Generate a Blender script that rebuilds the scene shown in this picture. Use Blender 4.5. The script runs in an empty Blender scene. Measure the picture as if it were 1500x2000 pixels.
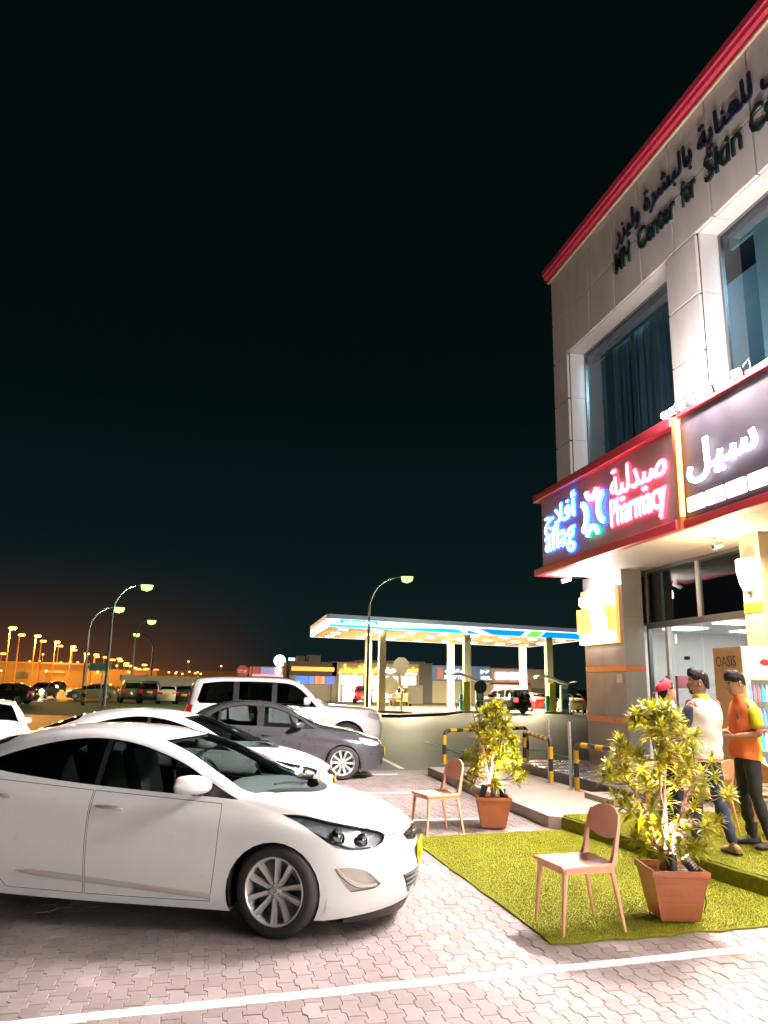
import bpy, bmesh, math, random
import numpy as np
from mathutils import Vector, Matrix, Euler

PI = math.pi
rad = math.radians
random.seed(7)
scene = bpy.context.scene
COL = scene.collection

# ------------------------------------------------------------------ camera, night sky, exposure
CAM_H, YAW, PITCH, ROLL = 1.75, rad(11.8), rad(12.7), 0.020
fw = Vector((math.sin(YAW) * math.cos(PITCH), math.cos(YAW) * math.cos(PITCH), math.sin(PITCH)))
r0 = Vector((math.cos(YAW), -math.sin(YAW), 0))
u0 = r0.cross(fw)
rt = r0 * math.cos(ROLL) + u0 * math.sin(ROLL)
up = u0 * math.cos(ROLL) - r0 * math.sin(ROLL)
camd = bpy.data.cameras.new('camera')
camo = bpy.data.objects.new('camera', camd)
COL.objects.link(camo)
camo.matrix_world = Matrix(((rt.x, up.x, -fw.x, 0), (rt.y, up.y, -fw.y, 0), (rt.z, up.z, -fw.z, CAM_H), (0, 0, 0, 1)))
camd.sensor_fit = 'VERTICAL'
camd.sensor_height = 36.0
camd.lens = 36.0 * 1500.0 / 2000.0
camd.clip_start = 0.05
camd.clip_end = 4000
scene.camera = camo
scene.view_settings.view_transform = 'Standard'
scene.view_settings.look = 'None'
scene.view_settings.exposure = 1.0
scene.view_settings.gamma = 1.0
scene.view_settings.use_curve_mapping = False
scene.render.engine = 'CYCLES'
scene.cycles.use_denoising = True
scene.cycles.max_bounces = 7
scene.cycles.transparent_max_bounces = 16
scene.cycles.sample_clamp_indirect = 6.0
scene.cycles.caustics_reflective = False
scene.cycles.caustics_refractive = False

world = bpy.data.worlds.new('World')
scene.world = world
world.use_nodes = True
wn, wl = world.node_tree.nodes, world.node_tree.links
wn.clear()
wout = wn.new('ShaderNodeOutputWorld')
wbg = wn.new('ShaderNodeBackground')
wl.new(wbg.outputs[0], wout.inputs[0])
wtc = wn.new('ShaderNodeTexCoord')
wsep = wn.new('ShaderNodeSeparateXYZ')
wl.new(wtc.outputs['Generated'], wsep.inputs[0])
# dark teal night, a little lighter towards the horizon, with the orange town glow low in the north west
wr = wn.new('ShaderNodeValToRGB')
wr.color_ramp.elements[0].position = 0.0
wr.color_ramp.elements[0].color = (0.0030, 0.0072, 0.0080, 1)
wr.color_ramp.elements[1].position = 1.0
wr.color_ramp.elements[1].color = (0.0003, 0.0012, 0.0012, 1)
e = wr.color_ramp.elements.new(0.35)
e.color = (0.0006, 0.0022, 0.0024, 1)
wl.new(wsep.outputs['Z'], wr.inputs[0])
wdot = wn.new('ShaderNodeVectorMath'); wdot.operation = 'DOT_PRODUCT'
wl.new(wtc.outputs['Generated'], wdot.inputs[0])
wdot.inputs[1].default_value = Vector((-0.34, 0.94, 0.02)).normalized()
wgl = wn.new('ShaderNodeMapRange')
wgl.inputs['From Min'].default_value = 0.90
wgl.inputs['From Max'].default_value = 1.0
wgl.inputs['To Min'].default_value = 0.0
wgl.inputs['To Max'].default_value = 1.0
wgl.interpolation_type = 'SMOOTHSTEP'
wl.new(wdot.outputs['Value'], wgl.inputs['Value'])
wlow = wn.new('ShaderNodeMapRange')
wlow.inputs['From Min'].default_value = 0.0
wlow.inputs['From Max'].default_value = 0.20
wlow.inputs['To Min'].default_value = 1.0
wlow.inputs['To Max'].default_value = 0.0
wl.new(wsep.outputs['Z'], wlow.inputs['Value'])
wpow = wn.new('ShaderNodeMath'); wpow.operation = 'POWER'; wpow.inputs[1].default_value = 3.6
wl.new(wlow.outputs[0], wpow.inputs[0])
wmul = wn.new('ShaderNodeMath'); wmul.operation = 'MULTIPLY'
wl.new(wpow.outputs[0], wmul.inputs[0]); wl.new(wgl.outputs[0], wmul.inputs[1])
wadd = wn.new('ShaderNodeMix'); wadd.data_type = 'RGBA'; wadd.blend_type = 'ADD'
wadd.inputs[7].default_value = (0.085, 0.022, 0.003, 1)
wl.new(wmul.outputs[0], wadd.inputs[0]); wl.new(wr.outputs[0], wadd.inputs[6])
wl.new(wadd.outputs[2], wbg.inputs[0])
wbg.inputs[1].default_value = 1.0

# ------------------------------------------------------------------ materials
MATS = {}
def mat(name, col=(0.5, 0.5, 0.5), rough=0.5, metal=0.0, emit=None, es=0.0, var=0.06, scale=8.0, bump=0.0, bscale=60.0,
        coat=0.0, spec=0.5, alpha_tint=None, stretch=None, dirt=0.0):
    """Principled material with procedural colour variation, dirt and fine relief."""
    if name in MATS: return MATS[name]
    m = bpy.data.materials.new(name); m.use_nodes = True
    nt = m.node_tree; n, l = nt.nodes, nt.links
    p = n['Principled BSDF']
    p.inputs['Base Color'].default_value = (*col, 1)
    p.inputs['Roughness'].default_value = rough
    p.inputs['Metallic'].default_value = metal
    p.inputs['Specular IOR Level'].default_value = spec
    if coat:
        p.inputs['Coat Weight'].default_value = coat
        p.inputs['Coat Roughness'].default_value = 0.04
    if emit is not None:
        p.inputs['Emission Color'].default_value = (*emit, 1)
        p.inputs['Emission Strength'].default_value = es
    tc = n.new('ShaderNodeTexCoord')
    src = tc.outputs['Object']
    if stretch:
        mp = n.new('ShaderNodeMapping'); mp.inputs['Scale'].default_value = stretch
        l.new(src, mp.inputs[0]); src = mp.outputs[0]
    if var or dirt:
        nz = n.new('ShaderNodeTexNoise'); nz.inputs['Scale'].default_value = scale; nz.inputs['Detail'].default_value = 5
        l.new(src, nz.inputs['Vector'])
        mr = n.new('ShaderNodeMapRange'); mr.inputs['From Min'].default_value = 0.25; mr.inputs['From Max'].default_value = 0.75
        mr.inputs['To Min'].default_value = 1 - var; mr.inputs['To Max'].default_value = 1 + var
        l.new(nz.outputs['Fac'], mr.inputs['Value'])
        mx = n.new('ShaderNodeVectorMath'); mx.operation = 'SCALE'
        mx.inputs[0].default_value = col
        l.new(mr.outputs[0], mx.inputs['Scale'])
        l.new(mx.outputs[0], p.inputs['Base Color'])
        mr2 = n.new('ShaderNodeMapRange'); mr2.inputs['To Min'].default_value = max(0.02, rough - 0.08); mr2.inputs['To Max'].default_value = min(1, rough + 0.08)
        l.new(nz.outputs['Fac'], mr2.inputs['Value']); l.new(mr2.outputs[0], p.inputs['Roughness'])
    if bump:
        nb = n.new('ShaderNodeTexNoise'); nb.inputs['Scale'].default_value = bscale; nb.inputs['Detail'].default_value = 4
        l.new(src, nb.inputs['Vector'])
        bp = n.new('ShaderNodeBump'); bp.inputs['Strength'].default_value = bump; bp.inputs['Distance'].default_value = 0.02
        l.new(nb.outputs['Fac'], bp.inputs['Height']); l.new(bp.outputs[0], p.inputs['Normal'])
    MATS[name] = m
    return m

def glass(name, tint=(0.5, 0.55, 0.55), refl=1.0, rough=0.01):
    """thin pane: tinted see-through plus Fresnel reflection"""
    if name in MATS: return MATS[name]
    m = bpy.data.materials.new(name); m.use_nodes = True
    nt = m.node_tree; n, l = nt.nodes, nt.links
    n.clear()
    o = n.new('ShaderNodeOutputMaterial'); mix = n.new('ShaderNodeMixShader')
    t = n.new('ShaderNodeBsdfTransparent'); t.inputs[0].default_value = (*tint, 1)
    g = n.new('ShaderNodeBsdfGlossy'); g.inputs['Roughness'].default_value = rough; g.inputs['Color'].default_value = (refl, refl, refl, 1)
    lw = n.new('ShaderNodeLayerWeight'); lw.inputs[0].default_value = .5
    pw = n.new('ShaderNodeMath'); pw.operation = 'POWER'; pw.inputs[1].default_value = 4.5; l.new(lw.outputs['Facing'], pw.inputs[0])
    fr = n.new('ShaderNodeMath'); fr.operation = 'MULTIPLY_ADD'; fr.inputs[1].default_value = .92; fr.inputs[2].default_value = .045; l.new(pw.outputs[0], fr.inputs[0])
    l.new(fr.outputs[0], mix.inputs[0]); l.new(t.outputs[0], mix.inputs[1]); l.new(g.outputs[0], mix.inputs[2])
    l.new(mix.outputs[0], o.inputs[0])
    MATS[name] = m
    return m

def emis(name, col=None, s=0, face=None):
    if name in MATS: return MATS[name]
    m = mat(name, face or col, 0.4, emit=col, es=s, var=0.0)
    return m

# ------------------------------------------------------------------ mesh builder
class MB:
    def __init__(s): s.v, s.f, s.m = [], [], []
    def add(s, vs, fs, m=0):
        o = len(s.v); s.v.extend([tuple(p) for p in vs]); s.f.extend([tuple(i + o for i in f) for f in fs]); s.m.extend([m] * len(fs)); return s
    def box(s, x0, x1, y0, y1, z0, z1, m=0):
        vs = [(x, y, z) for z in (z0, z1) for y in (y0, y1) for x in (x0, x1)]
        return s.add(vs, [(0, 2, 3, 1), (4, 5, 7, 6), (0, 1, 5, 4), (2, 6, 7, 3), (0, 4, 6, 2), (1, 3, 7, 5)], m)
    def obox(s, c, ax, ay, az, m=0):
        c, ax, ay, az = map(Vector, (c, ax, ay, az))
        vs = [c + ax * i + ay * j + az * k for k in (-1, 1) for j in (-1, 1) for i in (-1, 1)]
        return s.add(vs, [(0, 2, 3, 1), (4, 5, 7, 6), (0, 1, 5, 4), (2, 6, 7, 3), (0, 4, 6, 2), (1, 3, 7, 5)], m)
    def tube(s, pts, r, n=8, m=0, caps=True):
        pts = [Vector(p) for p in pts]
        rs = r if isinstance(r, (list, tuple)) else [r] * len(pts)
        rings = []
        t0 = (pts[1] - pts[0]).normalized()
        a = t0.orthogonal().normalized()
        vs = []
        for i, p in enumerate(pts):
            t = (pts[min(i + 1, len(pts) - 1)] - pts[max(i - 1, 0)]).normalized()
            a = (a - t * a.dot(t))
            a = a.normalized() if a.length > 1e-6 else t.orthogonal().normalized()
            b = t.cross(a)
            for k in range(n):
                w = 2 * PI * k / n
                vs.append(p + (a * math.cos(w) + b * math.sin(w)) * rs[i])
        fs = []
        for i in range(len(pts) - 1):
            for k in range(n):
                k2 = (k + 1) % n
                fs.append((i * n + k, i * n + k2, (i + 1) * n + k2, (i + 1) * n + k))
        if caps:
            fs.append(tuple(range(n - 1, -1, -1))); fs.append(tuple((len(pts) - 1) * n + k for k in range(n)))
        return s.add(vs, fs, m)
    def lathe(s, prof, n=24, c=(0, 0, 0), axis='z', m=0, close=False, cap=True):
        c = Vector(c); vs = []
        for (r, h) in prof:
            for k in range(n):
                w = 2 * PI * k / n; a, b = r * math.cos(w), r * math.sin(w)
                q = {'z': (a, b, h), 'y': (a, h, b), 'x': (h, a, b)}[axis]
                vs.append(c + Vector(q))
        fs = []
        L = len(prof)
        for i in range(L if close else L - 1):
            j = (i + 1) % L
            for k in range(n):
                k2 = (k + 1) % n
                f = (i * n + k, i * n + k2, j * n + k2, j * n + k)
                fs.append(f if axis != 'y' else f[::-1])
        if not close and cap:
            for i in (0, L - 1):
                if prof[i][0] > 1e-6: fs.append(tuple(i * n + k for k in range(n)))
        return s.add(vs, fs, m)
    def prism(s, poly, fn, d0, d1, m=0):
        """poly 2-D outline; fn(a,b,d)->3-D"""
        n = len(poly)
        vs = [fn(a, b, d0) for a, b in poly] + [fn(a, b, d1) for a, b in poly]
        fs = [tuple(range(n - 1, -1, -1)), tuple(range(n, 2 * n))] + [(k, (k + 1) % n, n + (k + 1) % n, n + k) for k in range(n)]
        return s.add(vs, fs, m)
    def grid(s, P, m=0, flip=False, closed=False):
        """P[i][j] points"""
        a, b = len(P), len(P[0]); vs = [p for row in P for p in row]; fs = []
        for i in range(a - 1):
            for j in range(b if closed else b - 1):
                j2 = (j + 1) % b
                f = (i * b + j, i * b + j2, (i + 1) * b + j2, (i + 1) * b + j)
                fs.append(f[::-1] if flip else f)
        return s.add(vs, fs, m)
    def mesh(s, name, mats, smooth=35, bevel=0.0, fix=True):
        me = bpy.data.meshes.new(name)
        me.from_pydata(s.v, [], s.f)
        for q in (mats if isinstance(mats, (list, tuple)) else [mats]): me.materials.append(q)
        me.polygons.foreach_set('material_index', s.m)
        if fix or bevel:
            bm = bmesh.new(); bm.from_mesh(me)
            if fix: bmesh.ops.recalc_face_normals(bm, faces=bm.faces)
            if bevel:
                es = [e for e in bm.edges if len(e.link_faces) == 2 and e.calc_face_angle(0) > 0.5]
                bmesh.ops.bevel(bm, geom=es, offset=bevel, segments=2, profile=0.6, affect='EDGES', clamp_overlap=True)
            bm.to_mesh(me); bm.free()
        if smooth:
            me.polygons.foreach_set('use_smooth', [True] * len(me.polygons))
            me.set_sharp_from_angle(angle=rad(smooth))
        me.update()
        return me
    def build(s, name, mats, parent=None, smooth=35, bevel=0.0, world=False, fix=True):
        me = s.mesh(name, mats, smooth, bevel, fix)
        return obj(name, me, parent, world)

def obj(name, me, parent=None, world=False):
    o = bpy.data.objects.new(name, me); COL.objects.link(o)
    if parent is not None:
        o.parent = parent
        if world:
            o.location = -root_loc(parent)
    return o
def root_loc(p):
    v = Vector((0, 0, 0))
    while p is not None:
        v += p.location; p = p.parent
    return v
def thing(name, label, cat, loc=(0, 0, 0), rotz=0.0, group=None):
    o = bpy.data.objects.new(name, None); COL.objects.link(o)
    o.location = loc; o.rotation_euler = (0, 0, rotz); o.empty_display_size = 0.2
    tag(o, label, cat, group); return o
def tag(o, label=None, cat=None, group=None, kind=None):
    if label: o['label'] = label
    if cat: o['category'] = cat
    if group: o['group'] = group
    if kind: o['kind'] = kind
    return o
def sub(name, parent, loc=(0, 0, 0), rot=(0, 0, 0)):
    o = bpy.data.objects.new(name, None); COL.objects.link(o); o.parent = parent; o.location = loc; o.rotation_euler = rot; o.empty_display_size = 0.1
    return o
KIDS = {}
def kids(o): return [c for c in bpy.data.objects if c.parent == o]
def copy_tree(o, parent=None):
    c = o.copy(); COL.objects.link(c)
    if parent is not None: c.parent = parent
    for ch in list(o.children): copy_tree(ch, c)
    return c
def dup(o, loc, rotz, label, group=None, scale=None):
    c = copy_tree(o); c.location = loc; c.rotation_euler = (0, 0, rotz); c['label'] = label
    if group: c['group'] = group
    if scale: c.scale = (scale,) * 3
    return c
def recolour(root, frm, to):
    """give a copied thing its own paint (object-level material slots)"""
    for o in [root] + list(root.children_recursive):
        if o.type == 'MESH':
            for i, sl in enumerate(o.material_slots):
                if sl.material == frm:
                    sl.link = 'OBJECT'; sl.material = to

def pch(xs, ys):
    """monotone cubic through the points"""
    z = sorted(zip(xs, ys)); x = np.array([a for a, _ in z], float); y = np.array([b for _, b in z], float)
    h = np.diff(x); d = np.diff(y) / h; m = np.zeros_like(y)
    m[0], m[-1] = d[0], d[-1]
    for i in range(1, len(x) - 1):
        if d[i - 1] * d[i] > 0:
            w1, w2 = 2 * h[i] + h[i - 1], h[i] + 2 * h[i - 1]
            m[i] = (w1 + w2) / (w1 / d[i - 1] + w2 / d[i])
    def f(t):
        t = min(max(t, x[0]), x[-1]); i = min(max(int(np.searchsorted(x, t) - 1), 0), len(x) - 2)
        s = (t - x[i]) / h[i]
        return float((2*s**3 - 3*s**2 + 1)*y[i] + (s**3 - 2*s**2 + s)*h[i]*m[i] + (-2*s**3 + 3*s**2)*y[i+1] + (s**3 - s**2)*h[i]*m[i+1])
    return f
def pf(*pts): return pch([p[0] for p in pts], [p[1] for p in pts])

def inpoly(p, poly):
    x, y = p; c = False; n = len(poly); j = n - 1
    for i in range(n):
        xi, yi = poly[i]; xj, yj = poly[j]
        if (yi > y) != (yj > y) and x < (xj - xi) * (y - yi) / (yj - yi) + xi: c = not c
        j = i
    return c
def smooth_poly(pts, n=3):
    """closed Catmull-Rom through points; a point given with a third value 1 stays a corner"""
    N = len(pts); out = []
    for i in range(N):
        p0, p1, p2, p3 = pts[i - 1], pts[i], pts[(i + 1) % N], pts[(i + 2) % N]
        c1 = len(p1) > 2; c2 = len(p2) > 2
        a = p1 if c1 else p0; d = p2 if c2 else p3
        for k in range(n):
            t = k / n
            q = []
            for z in (0, 1):
                m1 = (p2[z] - a[z]) / 2 if not c1 else (p2[z] - p1[z])
                m2 = (d[z] - p1[z]) / 2 if not c2 else (p2[z] - p1[z])
                q.append((2*t**3-3*t**2+1)*p1[z]+(t**3-2*t**2+t)*m1+(-2*t**3+3*t**2)*p2[z]+(t**3-t**2)*m2)
            out.append(tuple(q))
    return out
def offset_poly(poly, d):
    """grow (d>0) a simple outline"""
    n = len(poly); A = sum(poly[i][0]*poly[(i+1)%n][1]-poly[(i+1)%n][0]*poly[i][1] for i in range(n)); sg = 1 if A > 0 else -1
    out = []
    for i in range(n):
        p, q, r = Vector(poly[i-1]), Vector(poly[i]), Vector(poly[(i+1) % n])
        e1 = (q-p); e2 = (r-q)
        if e1.length < 1e-9 or e2.length < 1e-9: out.append(tuple(q)); continue
        e1.normalize(); e2.normalize()
        n1 = Vector((e1.y, -e1.x))*sg; n2 = Vector((e2.y, -e2.x))*sg
        b = (n1+n2); b = b.normalized() if b.length > 1e-6 else n1
        out.append(tuple(q + b*d/max(0.5, b.dot(n1))))
    return out
def text_mesh(name, body, size, extrude, bold=0.0, align='LEFT', space=1.0, shear=0.0, res=3):
    c = bpy.data.curves.new(name, 'FONT'); c.body = body; c.size = size; c.extrude = extrude; c.offset = bold
    c.align_x = align; c.resolution_u = res; c.space_character = space; c.shear = shear
    o = bpy.data.objects.new('tmp', c); COL.objects.link(o)
    dg = bpy.context.evaluated_depsgraph_get()
    me = bpy.data.meshes.new_from_object(o.evaluated_get(dg))
    bpy.data.objects.remove(o); bpy.data.curves.remove(c)
    me.name = name
    return me
def place_text(me, name, material, origin, xdir, ydir, parent, width=None, height=None, world=True):
    """fit the text mesh into width x height from its lower left corner and stand it on a plane"""
    co = np.empty(len(me.vertices)*3); me.vertices.foreach_get('co', co); co = co.reshape(-1, 3)
    mn, mx = co.min(0), co.max(0)
    sx = width/(mx[0]-mn[0]) if width else 1.0
    sy = height/(mx[1]-mn[1]) if height else sx
    if not width: sx = sy
    xd, yd = Vector(xdir).normalized(), Vector(ydir).normalized(); zd = xd.cross(yd)
    M = np.array([xd, yd, zd]).T
    q = np.stack([(co[:, 0]-mn[0])*sx, (co[:, 1]-mn[1])*sy, co[:, 2]-mn[2]], 1) @ M.T + np.array(origin)
    me.vertices.foreach_set('co', q.ravel()); me.update()
    me.materials.clear(); me.materials.append(material)
    return obj(name, me, parent, world)
# ------------------------------------------------------------------ vehicles
from mathutils.bvhtree import BVHTree
VSUB = [1, 3, 4, 5, 5, 8, 5, 6]
def body_grid(S, dens=1.0):
    """half body (y >= 0): longitudinal control rows wrapped round nose and tail, interpolated across"""
    nN, nB, nR = max(5, int(13*dens)), max(14, int(54*dens)), max(4, int(9*dens))
    xj, xk = S['xj'], S['xk']
    xs = [xj + (xk-xj)*i/nB for i in range(nB+1)]
    ex = S.get('n', 2.5); er = S.get('nr', 3.0)
    rows = []
    for r in range(9):
        yf, zf = S['y'][r], S['z'][r]
        pts = []
        for i in range(nN):
            ph = PI/2*(1-i/nN)
            fx = math.sin(ph)**(2/ex); fy = math.cos(ph)**(2/ex) if ph < PI/2-1e-6 else 0
            x = xj+(S['xf'][r]-xj)*fx
            pts.append((x, yf(x)*fy, zf(x)))
        for x in xs: pts.append((x, yf(x), zf(x)))
        for i in range(1, nR+1):
            ph = PI/2*i/nR
            fx = math.sin(ph)**(2/er); fy = max(0, math.cos(ph))**(2/er) if i < nR else 0
            x = xk+(S['xr'][r]-xk)*fx
            pts.append((x, yf(x)*fy, zf(x)))
        rows.append(pts)
    R = np.array(rows)             # 9 x N x 3
    N = R.shape[1]
    sub_ = [max(1, int(round(v*max(0.5, dens)))) for v in VSUB]
    out = []
    for k in range(8):
        p0, p1, p2, p3 = R[max(k-1, 0)], R[k], R[k+1], R[min(k+2, 8)]
        if k == 7:
            p3 = R[7]*np.array([1, -1, 1])
        l1 = np.linalg.norm(p2-p1, axis=1, keepdims=True)
        la = np.linalg.norm(p1-p0, axis=1, keepdims=True)+1e-6; lb = np.linalg.norm(p3-p2, axis=1, keepdims=True)+1e-6
        m1 = (p2-p1)*0.5+(p1-p0)*(0.5*np.minimum(1, l1/la)); m2 = (p2-p1)*0.5+(p3-p2)*(0.5*np.minimum(1, l1/lb))
        if k == 0: m1 = p2-p1
        if k in S.get('crease', (5,)): m1 = p2-p1      # belt: kink between door skin and glass
        if k+1 in S.get('crease', (5,)): m2 = p2-p1
        for t in np.linspace(0, 1, sub_[k]+1)[: None if k == 7 else -1]:
            out.append((2*t**3-3*t**2+1)*p1+(t**3-2*t**2+t)*m1+(-2*t**3+3*t**2)*p2+(t**3-t**2)*m2)
    G = np.array(out)
    G[-1][:, 1] = 0
    return G                       # V x N x 3
def body_bm(S, dens):
    G = body_grid(S, dens); V, N = G.shape[:2]
    bm = bmesh.new()
    vs = {}
    for side in (1, -1):
        for j in range(V):
            for i in range(N):
                x, y, z = G[j, i]
                vs[side, j, i] = bm.verts.new((x, y*side, z))
        for j in range(V-1):
            for i in range(N-1):
                f = [vs[side, j, i], vs[side, j, i+1], vs[side, j+1, i+1], vs[side, j+1, i]]
                bm.faces.new(f if side == -1 else f[::-1])
    bmesh.ops.remove_doubles(bm, verts=bm.verts, dist=0.0004)
    bmesh.ops.recalc_face_normals(bm, faces=bm.faces)
    return bm
AX = {'xz': (0, 2, 1), 'yz': (1, 2, 0), 'xy': (0, 1, 2)}
def cut(bm, lay, poly, proj, pred, rid, only=(0,)):
    a, b, c = AX[proj]
    xs = [p[0] for p in poly]; ys = [p[1] for p in poly]
    bx = (min(xs)-.001, max(xs)+.001, min(ys)-.001, max(ys)+.001)
    def near(lo0, hi0, lo1, hi1):
        out = []
        for f in bm.faces:
            if f[lay] not in only: continue
            q = [v.co for v in f.verts]
            if max(v[a] for v in q) < lo0 or min(v[a] for v in q) > hi0 or max(v[b] for v in q) < lo1 or min(v[b] for v in q) > hi1: continue
            if pred(f.calc_center_median()): out.append(f)
        return out
    n = len(poly)
    for i in range(n):
        p, q = poly[i], poly[(i+1) % n]
        d = (q[0]-p[0], q[1]-p[1])
        if abs(d[0])+abs(d[1]) < 1e-5: continue
        fs = near(min(p[0], q[0])-.0005, max(p[0], q[0])+.0005, min(p[1], q[1])-.0005, max(p[1], q[1])+.0005)
        if not fs: continue
        co = [0, 0, 0]; co[a], co[b] = p; no = [0, 0, 0]; no[a], no[b] = -d[1], d[0]
        es = {e for f in fs for e in f.edges}; vv = {v for f in fs for v in f.verts}
        bmesh.ops.bisect_plane(bm, geom=list(vv)+list(es)+fs, plane_co=co, plane_no=no, dist=1e-5)
    hit = []
    for f in near(*bx):
        m = f.calc_center_median()
        if inpoly((m[a], m[b]), poly): f[lay] = rid; hit.append(f)
    return hit
def split_out(bm, lay, ids, name, material, parent, pred=None, smooth=50, off=0.0):
    fs = [f for f in bm.faces if f[lay] in ids and (pred is None or pred(f.calc_center_median()))]
    if not fs: return None
    mp = {}; V, F = [], []
    for f in fs:
        q = []
        for v in f.verts:
            if v not in mp: mp[v] = len(V); V.append(tuple(v.co + v.normal*off))
            q.append(mp[v])
        F.append(q)
    me = bpy.data.meshes.new(name); me.from_pydata(V, [], F); me.materials.append(material)
    me.polygons.foreach_set('use_smooth', [True]*len(F)); me.set_sharp_from_angle(angle=rad(smooth))
    return obj(name, me, parent)
M_TYRE = mat('tyre rubber', (0.028, 0.027, 0.026), 0.75, bump=0.15, bscale=140, dirt=1, var=0.15)
M_RIM = mat('alloy', (0.68, 0.67, 0.66), 0.34, 0.4, var=0.04)
M_RIMD = mat('alloy shadowed barrel', (0.16, 0.16, 0.17), 0.4, 0.7, var=0.08)  # darker alloy for the brake disc and the plate behind it
M_BLACK = mat('black plastic', (0.018, 0.018, 0.02), 0.42, var=0.1)
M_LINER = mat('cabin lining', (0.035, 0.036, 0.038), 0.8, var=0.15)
M_CHROME = mat('chrome', (0.78, 0.78, 0.79), 0.08, 1.0, var=0.0)
M_LENS = glass('lamp lens', (0.86, 0.9, 0.92), 0.9)
M_TINT = glass('tinted car glass', (0.14, 0.175, 0.175), 0.95)
M_TINT2 = glass('lightly tinted car glass', (0.42, 0.47, 0.46), 0.85)
M_SCREEN = glass('windscreen glass', (0.70, 0.79, 0.77), 0.9)
M_LAMPIN = mat('lamp reflector', (0.42, 0.43, 0.45), 0.22, 0.9, var=0.05)
M_PLATE = mat('yellow number plate', (0.80, 0.55, 0.01), 0.45, var=0.03)
M_RED = mat('red lamp plastic', (0.35, 0.01, 0.012), 0.25, emit=(1, 0.03, 0.03), es=0.15)
M_DASH = mat('grey dashboard', (0.16, 0.18, 0.185), 0.65, var=0.08, bump=0.05)
M_SEAT = mat('dark seat cloth', (0.06, 0.058, 0.055), 0.85, var=0.12, bump=0.1)
def wheel_meshes(R, W, style, hi=True):
    n = 48 if hi else 20
    rr = R*0.735
    t = MB()
    w = W/2
    t.lathe([(rr*0.97, -w*.8), (rr*1.02, -w*.98), (R*.88, -w*1.04), (R*.955, -w*.93), (R*.99, -w*.72), (R, -w*.45), (R*.994, -w*.42), (R*.994, -w*.36), (R, -w*.33),
             (R, -.03*w), (R*.993, -.02*w), (R*.993, .02*w), (R, .03*w), (R, w*.33), (R*.994, w*.36), (R*.994, w*.42), (R, w*.45), (R*.99, w*.72), (R*.955, w*.93), (R*.88, w*1.04), (rr*1.02, w*.98), (rr*.97, w*.8)], n, axis='y', cap=False)
    tm = t.mesh('tyre', M_TYRE, 40)
    b = MB()     # outer face at y = -w
    b.lathe([(rr*1.01, -w*.93), (rr*.985, -w*.97), (rr*.955, -w*.93), (rr*.93, -w*.82), (rr*.90, -w*.3), (rr*.9, w*.8)], n, axis='y', m=0, cap=False)
    b.lathe([(rr*.55, -w*.05), (rr*.55, w*.0), (rr*.2, w*.0)], n, axis='y', m=1, cap=False)      # brake disc
    b.lathe([(rr*.9, w*.2), (0.001, w*.22)], n, axis='y', m=1)
    k = style
    hub = rr*.20
    for i in range(k*2 if k == 5 else k):
        if k == 5:
            base = 2*PI*(i//2)/5 + PI/2; off = (1 if i % 2 else -1)
            a0, a1 = base+off*.33, base+off*.26
        else:
            a0 = a1 = 2*PI*i/k+PI/2
        P = []
        for (rad_, ang, hw, dep) in ((hub*.85, a0, rr*.085, .62), (rr*.5, (a0+a1)/2, rr*.082, .70), (rr*.94, a1, rr*.105, .88)):
            c, s_ = math.cos(ang), math.sin(ang)
            u = Vector((c, 0, s_)); tt = Vector((-s_, 0, c))
            o = u*rad_
            y0 = -w*dep
            P.append([tuple(o-tt*hw+Vector((0, y0+.03, 0))), tuple(o-tt*hw*.8+Vector((0, y0, 0))), tuple(o-tt*hw*.25+Vector((0, y0+.004, 0))), tuple(o+tt*hw*.25+Vector((0, y0+.004, 0))), tuple(o+tt*hw*.8+Vector((0, y0, 0))), tuple(o+tt*hw+Vector((0, y0+.03, 0)))])
        b.grid(P, 0)
        b.grid([[p[0] for p in P], [p[5] for p in P]], 1) if False else None
    b.lathe([(hub*1.02, -w*.42), (hub*.98, -w*.66), (hub*.55, -w*.70), (hub*.5, -w*.74), (0.001, -w*.75)], 24 if hi else 12, axis='y', m=0)
    if hi:
        for i in range(5):
            a = 2*PI*i/5+PI/2+PI/5
            b.lathe([(.011, -w*.62), (.011, -w*.715), (.006, -w*.73), (.0005, -w*.73)], 8, c=(math.cos(a)*hub*.74*1.2, 0, math.sin(a)*hub*.74*1.2), axis='y', m=2)
        # oval badge ring on the cap
        ring = [(hub*.30*math.cos(2*PI*q/16), -w*.755, hub*.2*math.sin(2*PI*q/16)) for q in range(17)]
        b.tube(ring, .0022, 5, 2, False)
    rm = b.mesh('rim', [M_RIM, M_RIMD, M_CHROME], 35, fix=True)
    return tm, rm
WM = {}
def add_wheels(car, S, hi=True, steer=0.0, sides=(-1, 1)):
    key = (S['R'], S['tw'], S['spokes'], hi)
    if key not in WM: WM[key] = wheel_meshes(*key)
    tm, rm = WM[key]
    for x in (0.0, -S['wb']):
        for sd in sides:
            w = sub('wheel', car, (x, sd*(S['track']), S['R']), (0, 0.35, (steer if x == 0 else 0)+(0 if sd < 0 else PI)))
            obj('tyre', tm, w); obj('rim', rm, w)
def finish_car(car, S, bm, paint, regions, hi):
    """regions: list of (part name, [ids], material, offset)"""
    lay = bm.faces.layers.int['rid']
    bm.normal_update()
    split_out(bm, lay, (0,), 'body', paint, car, smooth=38)
    for (nm, ids, mt, pr) in regions:
        split_out(bm, lay, ids, nm, mt, car, pr, smooth=38)
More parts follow.
